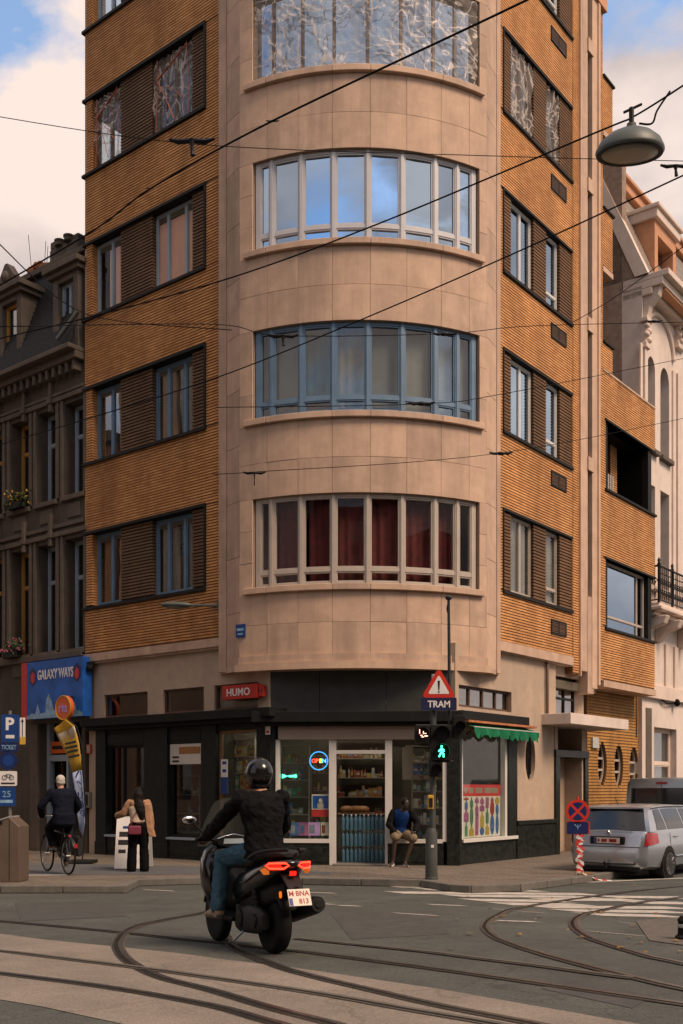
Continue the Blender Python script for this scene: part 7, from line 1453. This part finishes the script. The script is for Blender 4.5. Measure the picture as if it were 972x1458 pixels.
def headmesh(m, c, fwd, up, k=1.):
    fwd = fwd.normalized(); lat = up.cross(fwd).normalized(); up = fwd.cross(lat); M3 = Matrix((fwd,lat,up)).transposed()
    q = lambda x,y,z: c+M3@Vector((x,y,z))*k
    m.ball(q(-.01,0,.02), .095*k,.074*k,.10*k, 20, 14, M3); m.ball(q(.03,0,-.055), .055*k,.054*k,.06*k, 14, 10, M3)
    m.tube([q(.082,0,.025), q(.105,0,-.01), q(.098,0,-.02)], [.009*k,.014*k,.011*k], 8); m.ball(q(.083,0,-.058), .012*k,.024*k,.007*k, 10, 6, M3)
    for s in (1,-1): m.ball(q(-.005,s*.076,.0), .022*k,.008*k,.032*k, 10, 8, M3); m.ball(q(.078,s*.032,.018), .010*k,.014*k,.009*k, 8, 6, M3)
    return q, M3
def shoe(m, an, toe, k=1.):
    d = (toe-an); d.z = 0; L = d.length; d.normalize(); lat = Vector((-d.y,d.x,0)); z = min(an.z, toe.z)
    rings = []
    for f, w, h in ((-.28,.022,.05),(-.22,.034,.085),(.0,.037,.085),(.35,.042,.06),(.7,.045,.05),(.95,.036,.04),(1.08,.015,.025)):
        c = Vector((an.x,an.y,toe.z))+d*L*f; rings.append([c+lat*w*k*math.cos(2*math.pi*q/14)+Vector((0,0,h*k*.5+h*k*.5*math.sin(2*math.pi*q/14))) for q in range(14)])
    m.loft(rings)
def body(root, J, mt, fwd, k=1., curl=1.2, vox=.008, headfwd=None, pn=None):
    m = MB(); torso(m, J, k*.94); up = (J['head']-J['neck']).normalized()
    limb(m, [J['chest']+(J['neck']-J['chest'])*.8, J['neck'], J['head']-up*.03], [.06*k,.054*k,.052*k]); headmesh(m, J['head'], headfwd or fwd, up, k)
    for s, S_ in ((1,'L'),(-1,'R')):
        limb(m, [J['sh'+S_], J['el'+S_], J['wr'+S_]], [.052*k,.040*k,.027*k]); limb(m, [J['hip'+S_], J['kn'+S_], J['an'+S_]], [.082*k,.056*k,.036*k]); limb(m, [J['an'+S_], J['to'+S_]], [.036*k,.026*k])
        dd = J['ha'+S_]-J['wr'+S_]; hand(m, J['wr'+S_], dd, (pn or {}).get(S_, Vector((0,0,-1))), curl, s, k)
    return m.build('body', mt, root, remesh=vox, sm=2)
def offs(root, loc, rot): return
# ---- scooter rider (in the scooter's own axes)
def rider():
    P = thing('person', 'rider in black helmet, black jacket, blue jeans and tan shoes on the scooter', 'person', rc, (0, pit, yaw), local=True); P.scale = (.93,.93,.93)
    J = dict(pelvis=V3(.20,0,.93), waist=V3(.205,0,1.10), chest=V3(.225,0,1.32), neck=V3(.255,0,1.50), head=V3(.285,0,1.645))
    for s, S_ in ((1,'L'),(-1,'R')): J.update({'sh'+S_:V3(.245,s*.20,1.425),'el'+S_:V3(.54,s*.36,1.15),'wr'+S_:V3(.855,s*.335,1.075),'ha'+S_:V3(.95,s*.335,1.06),'hip'+S_:V3(.22,s*.10,.92),'kn'+S_:V3(.66,s*.235,.865),'an'+S_:V3(.69,s*.285,.395),'to'+S_:V3(.87,s*.305,.335)})
    body(P, J, 'skin', V3(1,0,0), curl=1.5)
    m = MB(); torso(m, J, 1.02, .034, .1, .98)
    for S_ in 'LR': limb(m, [J['sh'+S_], J['el'+S_], J['wr'+S_]], [.058,.048,.034], .018)
    lat = V3(0,1,0); m.loft([[V3(.20-.0,0,.86)+V3(.165*math.cos(q*.314),.205*math.sin(q*.314),0) for q in range(20)], [V3(.20,0,.98)+V3(.155*math.cos(q*.314),.195*math.sin(q*.314),0) for q in range(20)]])
    m.tube([V3(.265+.07*math.cos(q*.628),.075*math.sin(q*.628),1.53) for q in range(10)], .022, 8, closed=True)
    cloth(m.build('jacket', 'jacket_black', P, remesh=.009, sm=3), .045)
    m = MB()
    for S_ in 'LR': limb(m, [J['hip'+S_], J['kn'+S_], J['an'+S_]+V3(0,0,-.0)], [.098,.072,.062], .012)
    m.ball(J['pelvis']-V3(0,0,.03), .14,.17,.11, 16, 10); cloth(m.build('jeans', 'jeans', P, remesh=.009, sm=3), .032)
    for S_ in 'LR':
        m = MB(); shoe(m, J['an'+S_]+V3(.0,0,-.03), J['to'+S_]+V3(.03,0,-.04), 1.5); limb(m, [J['an'+S_]+V3(0,0,.04), J['an'+S_]-V3(0,0,.04)], [.05,.055]); o = m.build('shoe', 'shoe_tan', P, remesh=.008, sm=3); 
        m = MB(); a = J['an'+S_]; t = J['to'+S_]; d = (t-a); d.z = 0; d.normalize(); m.loft([[V3(a.x,a.y,t.z-.03)+d*.16*f+V3(-d.y,d.x,0)*w*math.cos(q*.524)+V3(0,0,.016*math.sin(q*.524)) for q in range(12)] for f,w in ((-.34,.025),(-.2,.042),(.4,.048),(1.0,.05),(1.3,.035),(1.42,.012))]); m.build('sole', 'shorts_tan', o, smooth=60)
        m = MB(); dd = J['ha'+S_]-J['wr'+S_]; hand(m, J['wr'+S_]-dd.normalized()*.005, dd, V3(0,0,-1), 1.5, 1 if S_ == 'L' else -1, 1.12); limb(m, [J['wr'+S_]-dd*.4, J['wr'+S_]], [.036,.034]); m.build('glove', 'satin_black', P, remesh=.006, sm=1)
    hc_ = J['head']+V3(0,0,.015); m = MB(); rows = []
    for i in range(15):
        a = -1.05+2.62*i/14; rows.append([hc_+V3(.150*math.cos(a)*math.cos(q*.2244)-.008, .128*math.cos(a)*math.sin(q*.2244), .142*math.sin(a)) for q in range(28)])
    m.loft(rows); HL = m.build('helmet', 'gloss_black', P, smooth=60)
    m = MB(); m.add([hc_+V3(.153*math.cos(a)*math.cos(b)-.006, .131*math.cos(a)*math.sin(b), .142*math.sin(a)) for a in (-.32,-.1,.12,.34) for b in [(-1.25+2.5*q/16) for q in range(17)]], [(j*17+i,j*17+i+1,(j+1)*17+i+1,(j+1)*17+i) for j in range(3) for i in range(16)]); m.build('visor', 'car_glass', HL, smooth=180)
    m = MB(); m.tube([hc_+V3(-.008+.078*math.cos(q*.2244)*1.0,.068*math.sin(q*.2244),-.126) for q in range(28)], .014, 6, closed=True); m.build('neck_roll', 'satin_black', HL, smooth=60)
    for s in (1,-1): m = MB(); m.ball(hc_+V3(.01,s*.126,-.0), .026,.010,.026, 12, 6); m.build('visor_pivot', 'alloy', HL, smooth=180)
    m = MB(); m.add([hc_+V3(.1505*math.cos(a)*math.cos(b)-.009, .1285*math.cos(a)*math.sin(b), .1425*math.sin(a)) for a in (-.30,-.22) for b in [math.pi-1.1+2.2*q/16 for q in range(17)]], [(i,i+1,17+i+1,17+i) for i in range(16)]); m.build('rear_band', 'engine', HL, smooth=180)
rider()
# ---- old man on a bicycle
def bicycle(loc, rz, label):
    r = thing('bicycle', label, 'bicycle', loc, (0,0,rz), local=True)
    for x in (0,1.06):
        m = MB(); m.tube([V3(x+.325*math.cos(k*.1571),0,.345+.325*math.sin(k*.1571)) for k in range(40)], .019, 8, closed=True); w = m.build('tyre', 'rubber', r, smooth=60); m = MB(); m.tube([V3(x+.305*math.cos(k*.1571),0,.345+.305*math.sin(k*.1571)) for k in range(40)], .010, 6, closed=True); m.build('rim', 'alloy', w, smooth=60)
        m = MB(); [m.tube([V3(x,.02*(-1)**k,.345), V3(x+.3*math.cos(k*.2244),0,.345+.3*math.sin(k*.2244))], .0016, 4) for k in range(28)]; m.cyl(V3(x,-.04,.345), V3(x,.04,.345), .02, n=8); m.build('spokes', 'alloy', w, kind='stuff')
        m = MB(); m.add([V3(x+rr*math.cos(a),y,.345+rr*math.sin(a)) for rr in (.352,.358) for y in (-.028,.028) for a in [R((55 if x else 30)+8*k) for k in range(16)]], [(i+j*16,i+1+j*16,(j+1)*16+i+1,(j+1)*16+i) for j in (0,1,2) for i in range(15)]); m.build('mudguard', 'bike_frame', r, smooth=60)
    F_ = MB()
    for a, b, q in (((0,0,.345),(.42,0,.30),.012),((.42,0,.30),(.24,0,.84),.016),((.24,0,.80),(0,0,.345),.010),((.42,0,.30),(.86,0,.72),.018),((.28,0,.74),(.86,0,.80),.016),((.84,0,.86),(.93,0,.62),.018),((.93,0,.62),(1.06,0,.345),.014)): F_.tube([a,b], q, 8)
    F_.build('frame', 'bike_frame', r, smooth=60)
    m = MB(); m.tube([(.84,0,.86),(.80,0,1.04)], .013, 8); m.tube(smooth_line([V3(.62,.27,1.03),V3(.72,.25,1.05),V3(.81,.10,1.05),V3(.81,-.10,1.05),V3(.72,-.25,1.05),V3(.62,-.27,1.03)],5), .011, 8); m.build('handlebar', 'chrome', r, smooth=60)
    m = MB(); sec(m, [(.10,.90,.09,.03),(.16,.91,.10,.035),(.26,.91,.07,.03),(.38,.905,.025,.02)]); m.build('saddle', 'seat_vinyl', r, smooth=60)
    m = MB(); m.lathe([(.001,-.006),(.085,-.006),(.085,.006),(.001,.006)], 24, (.42,-.05,.30), 'y'); m.tube([(.42,-.07,.30),(.47,-.09,.14)], .009, 6); m.tube([(.42,.07,.30),(.37,.09,.46)], .009, 6); m.box((.42,-.17,.125),(.52,-.09,.145)); m.box((.32,.09,.45),(.42,.17,.47)); m.build('crank', 'alloy', r)
    m = MB(); m.tube([(-.05,.06,.73),(-.05,-.06,.73),(.22,-.05,.74),(.22,.05,.74)], .008, 6, closed=True); m.tube([(-.03,.06,.73),(0,.05,.345)], .006, 5); m.tube([(-.03,-.06,.73),(0,-.05,.345)], .006, 5); m.build('luggage_rack', 'steel_dark', r); m = MB(); m.box((-.36,-.03,.50),(-.345,.03,.58)); m.ball((-.07,0,.70),.025,.03,.03,10,6); m.build('tail_lamp', 'car_red', r)
    m = MB(); sec(m, [(-.16,.50,.05,.16),(-.05,.52,.06,.19),(.16,.52,.06,.18),(.2,.52,.04,.15)], yc=-.16); m.build('pannier', 'seat_vinyl', r, smooth=50)
    return r
bl = gpx(97,1246,.124); brz = R(126); bicycle(bl, brz, 'dark city bicycle ridden along the cycle path past the travel shop')
def cyclist():
    P = thing('person', 'white-haired man in a dark navy coat riding the bicycle', 'person', bl, (0,0,brz), local=True)
    J = dict(pelvis=V3(.22,0,1.03), waist=V3(.25,0,1.19), chest=V3(.30,0,1.40), neck=V3(.36,0,1.56), head=V3(.40,0,1.69))
    for s, S_ in ((1,'L'),(-1,'R')): J.update({'sh'+S_:V3(.33,s*.19,1.49),'el'+S_:V3(.40,s*.36,1.24),'wr'+S_:V3(.58,s*.28,1.07),'ha'+S_:V3(.66,s*.27,1.04),'hip'+S_:V3(.24,s*.10,1.0)})
    J.update(knL=V3(.62,.13,.82), anL=V3(.40,.14,.52), toL=V3(.54,.15,.49), knR=V3(.56,-.13,.66), anR=V3(.48,-.14,.22), toR=V3(.62,-.15,.165))
    body(P, J, 'skin', V3(1,0,0), curl=1.4, vox=.010)
    m = MB(); torso(m, J, 1.05, .035, .1, .98)
    for S_ in 'LR': limb(m, [J['sh'+S_], J['el'+S_], J['wr'+S_]], [.06,.05,.04], .018)
    m.loft([[V3(.21,0,z)+V3(w*.85*math.cos(q*.314),w*math.sin(q*.314),0) for q in range(20)] for z,w in ((.90,.215),(1.1,.20))]); cloth(m.build('coat', 'navy_coat', P, remesh=.013, sm=5), .025)
    m = MB(); [limb(m, [J['hip'+S_], J['kn'+S_], J['an'+S_]+V3(0,0,.03)], [.10,.072,.06], .01) for S_ in 'LR']; cloth(m.build('trousers', 'trouser_black', P, remesh=.013, sm=3), .02)
    for S_ in 'LR': m = MB(); shoe(m, J['an'+S_]+V3(0,0,-.04), J['to'+S_]+V3(.02,0,-.02), 1.1); m.build('shoe', 'brown_shoe', P, remesh=.011, sm=2)
    m = MB(); c = J['head']; m.ball(c+V3(-.025,0,.035), .098,.082,.088, 18, 12); m.ball(c+V3(-.055,0,-.01), .06,.078,.06, 14, 10); cloth(m.build('hair', 'hair_white', P, remesh=.010, sm=2), .02)
cyclist()
# ---- woman at the pavement sign, seen from behind (x right, y away)
def woman():
    p = gpx(197,1241,.124); P = thing('person', 'woman with long dark hair and beige cardigan leaning on the pavement sign', 'person', p, (0,0,R(8)), local=True); k = .93
    J = dict(pelvis=V3(0,0,.86), waist=V3(-.005,0,1.01), chest=V3(-.01,.02,1.20), neck=V3(0,.03,1.36), head=V3(.0,.05,1.48))
    J.update(shL=V3(-.165,.02,1.30), elL=V3(-.28,.05,1.10), wrL=V3(-.40,.20,1.06), haL=V3(-.42,.29,1.045), shR=V3(.165,.02,1.30), elR=V3(.215,.0,1.06), wrR=V3(.23,.06,.85), haR=V3(.235,.08,.76))
    J.update(hipL=V3(-.09,0,.84), knL=V3(-.115,.02,.45), anL=V3(-.13,-.01,.08), toL=V3(-.17,.15,.02), hipR=V3(.09,0,.84), knR=V3(.10,.02,.45), anR=V3(.11,-.01,.08), toR=V3(.14,.15,.02))
    body(P, J, 'skin', V3(0,1,0), k=k, curl=.8, vox=.010, pn={'L':V3(0,0,-1),'R':V3(-1,0,0)})
    m = MB(); torso(m, J, .93, .015, .35, .85); cloth(m.build('top', 'curtain_cream', P, remesh=.012, sm=3), .012)
    m = MB()
    for S_ in 'LR': limb(m, [J['sh'+S_], J['el'+S_], J['wr'+S_]], [.062,.056,.052], .012)
    limb(m, [V3(-.1,-.02,1.29), V3(.1,-.02,1.29)], [.075,.075]); m.loft([[V3(x+dx,y,z) for dx,y in ((-.05,-.1),(.06,-.09),(.08,.05),(-.03,.06))] for x,z in ((.15,1.28),(.18,1.0),(.21,.8),(.25,.66))]); cloth(m.build('cardigan', 'cardigan', P, remesh=.012, sm=4), .02)
    m = MB()
    for S_ in 'LR': limb(m, [J['hip'+S_], J['kn'+S_], J['an'+S_]-V3(0,0,.03)], [.105,.082,.088], .004)
    m.ball(V3(0,0,.87), .165,.115,.12, 16, 10); cloth(m.build('trousers', 'trouser_black', P, remesh=.012, sm=3), .015)
    for S_ in 'LR': m = MB(); shoe(m, J['an'+S_]-V3(0,0,.03), J['to'+S_]-V3(0,0,.02), .95); m.build('shoe', 'satin_black', P, remesh=.010, sm=2)
    m = MB(); c = J['head']; m.ball(c+V3(0,-.02,.03), .09,.10,.10, 18, 12); m.loft([[c+V3(x0+w*math.cos(q*.449),-.06+y+d*math.sin(q*.449),z) for q in range(14)] for x0,y,z,w,d in ((0,0,.02,.092,.075),(0,-.02,-.1,.10,.07),(.02,-.07,-.22,.105,.06),(.05,-.09,-.36,.085,.05),(.07,-.09,-.50,.04,.03))]); cloth(m.build('hair', 'hair_dark', P, remesh=.011, sm=3), .025)
    m = MB(); sec(m, [(-.145,.80,.045,.07),(-.12,.80,.05,.085),(.06,.80,.05,.085),(.085,.80,.045,.07)], e=5); 
    o = m.build('handbag', 'bag_red', P, bevel=.01); o.location = (-.03,-.16,-.01); m = MB(); m.tube(smooth_line([V3(-.14,-.15,.87),V3(-.06,-.12,1.1),V3(.12,-.10,1.32)],5), .008, 6); m.build('bag_strap', 'bag_red', P)
woman()
# ---- man sitting on the shop ledge, facing the street
def sitter():
    Pz = FC.P(FC.t(571), 0, .02); P = thing('person', 'man in dark jacket and blue shirt sitting on the shop ledge', 'person', (Pz.x, Pz.y, .12), (0,0,0), local=True); k = .95
    zz = zW0-.12; hz = min(.62, zz+.07)
    J = dict(pelvis=V3(-.02,-.08,hz+.08), waist=V3(-.02,-.10,hz+.24), chest=V3(0,-.17,hz+.44), neck=V3(.04,-.25,hz+.58), head=V3(.07,-.31,hz+.69))
    J.update(shR=V3(-.17,-.18,hz+.52), elR=V3(-.27,-.22,hz+.27), wrR=V3(-.16,-.42,hz+.13), haR=V3(-.09,-.46,hz+.11), shL=V3(.20,-.20,hz+.50), elL=V3(.33,-.26,hz+.27), wrL=V3(.26,-.46,hz+.14), haL=V3(.20,-.50,hz+.12))
    J.update(hipR=V3(-.10,-.10,hz+.06), knR=V3(-.15,-.50,hz+.02), anR=V3(-.20,-.46,.09), toR=V3(-.25,-.62,.03), hipL=V3(.09,-.10,hz+.06), knL=V3(.22,-.50,hz+.0), anL=V3(.05,-.50,.09), toL=V3(.08,-.67,.03))
    body(P, J, 'skin_dark', V3(0,-1,0), k=k, curl=.9, vox=.010, headfwd=V3(.15,-.85,-.4))
    m = MB(); torso(m, J, .97, .012, .2, .9); cloth(m.build('shirt', 'shirt_blue', P, remesh=.012, sm=3), .012)
    m = MB()
    for s, S_ in ((-1,'R'),(1,'L')):
        limb(m, [J['sh'+S_], J['el'+S_], J['wr'+S_]], [.066,.056,.042], .014)
        limb(m, [J['sh'+S_]+V3(-s*.02,.02,0), J['chest']+V3(s*.14,.03,-.08), J['waist']+V3(s*.13,.02,-.02), J['pelvis']+V3(s*.14,.0,0)], [.085,.085,.085,.085])
    limb(m, [J['neck']+V3(-.08,.09,-.06), J['neck']+V3(.08,.09,-.06)], [.06,.06]); limb(m, [J['chest']+V3(0,.10,0), J['pelvis']+V3(0,.10,0)], [.10,.11]); cloth(m.build('jacket', 'jacket_black', P, remesh=.012, sm=4), .025)
    m = MB()
    for S_ in 'LR': limb(m, [J['hip'+S_], J['hip'+S_]+(J['kn'+S_]-J['hip'+S_])*.98], [.10,.085], .01)
    m.ball(J['pelvis'], .16,.13,.11, 16, 10); cloth(m.build('shorts', 'shorts_tan', P, remesh=.012, sm=3), .015)
    for S_ in 'LR': m = MB(); shoe(m, J['an'+S_]-V3(0,0,.04), J['to'+S_]-V3(0,0,.025), 1.05); m.build('shoe', 'sign_grey', P, remesh=.010, sm=2)
    m = MB(); c = J['head']; m.ball(c+V3(-.005,.025,.045), .092,.105,.098, 18, 12); m.build('hair', 'hair_dark', P, remesh=.010, sm=2)
sitter()
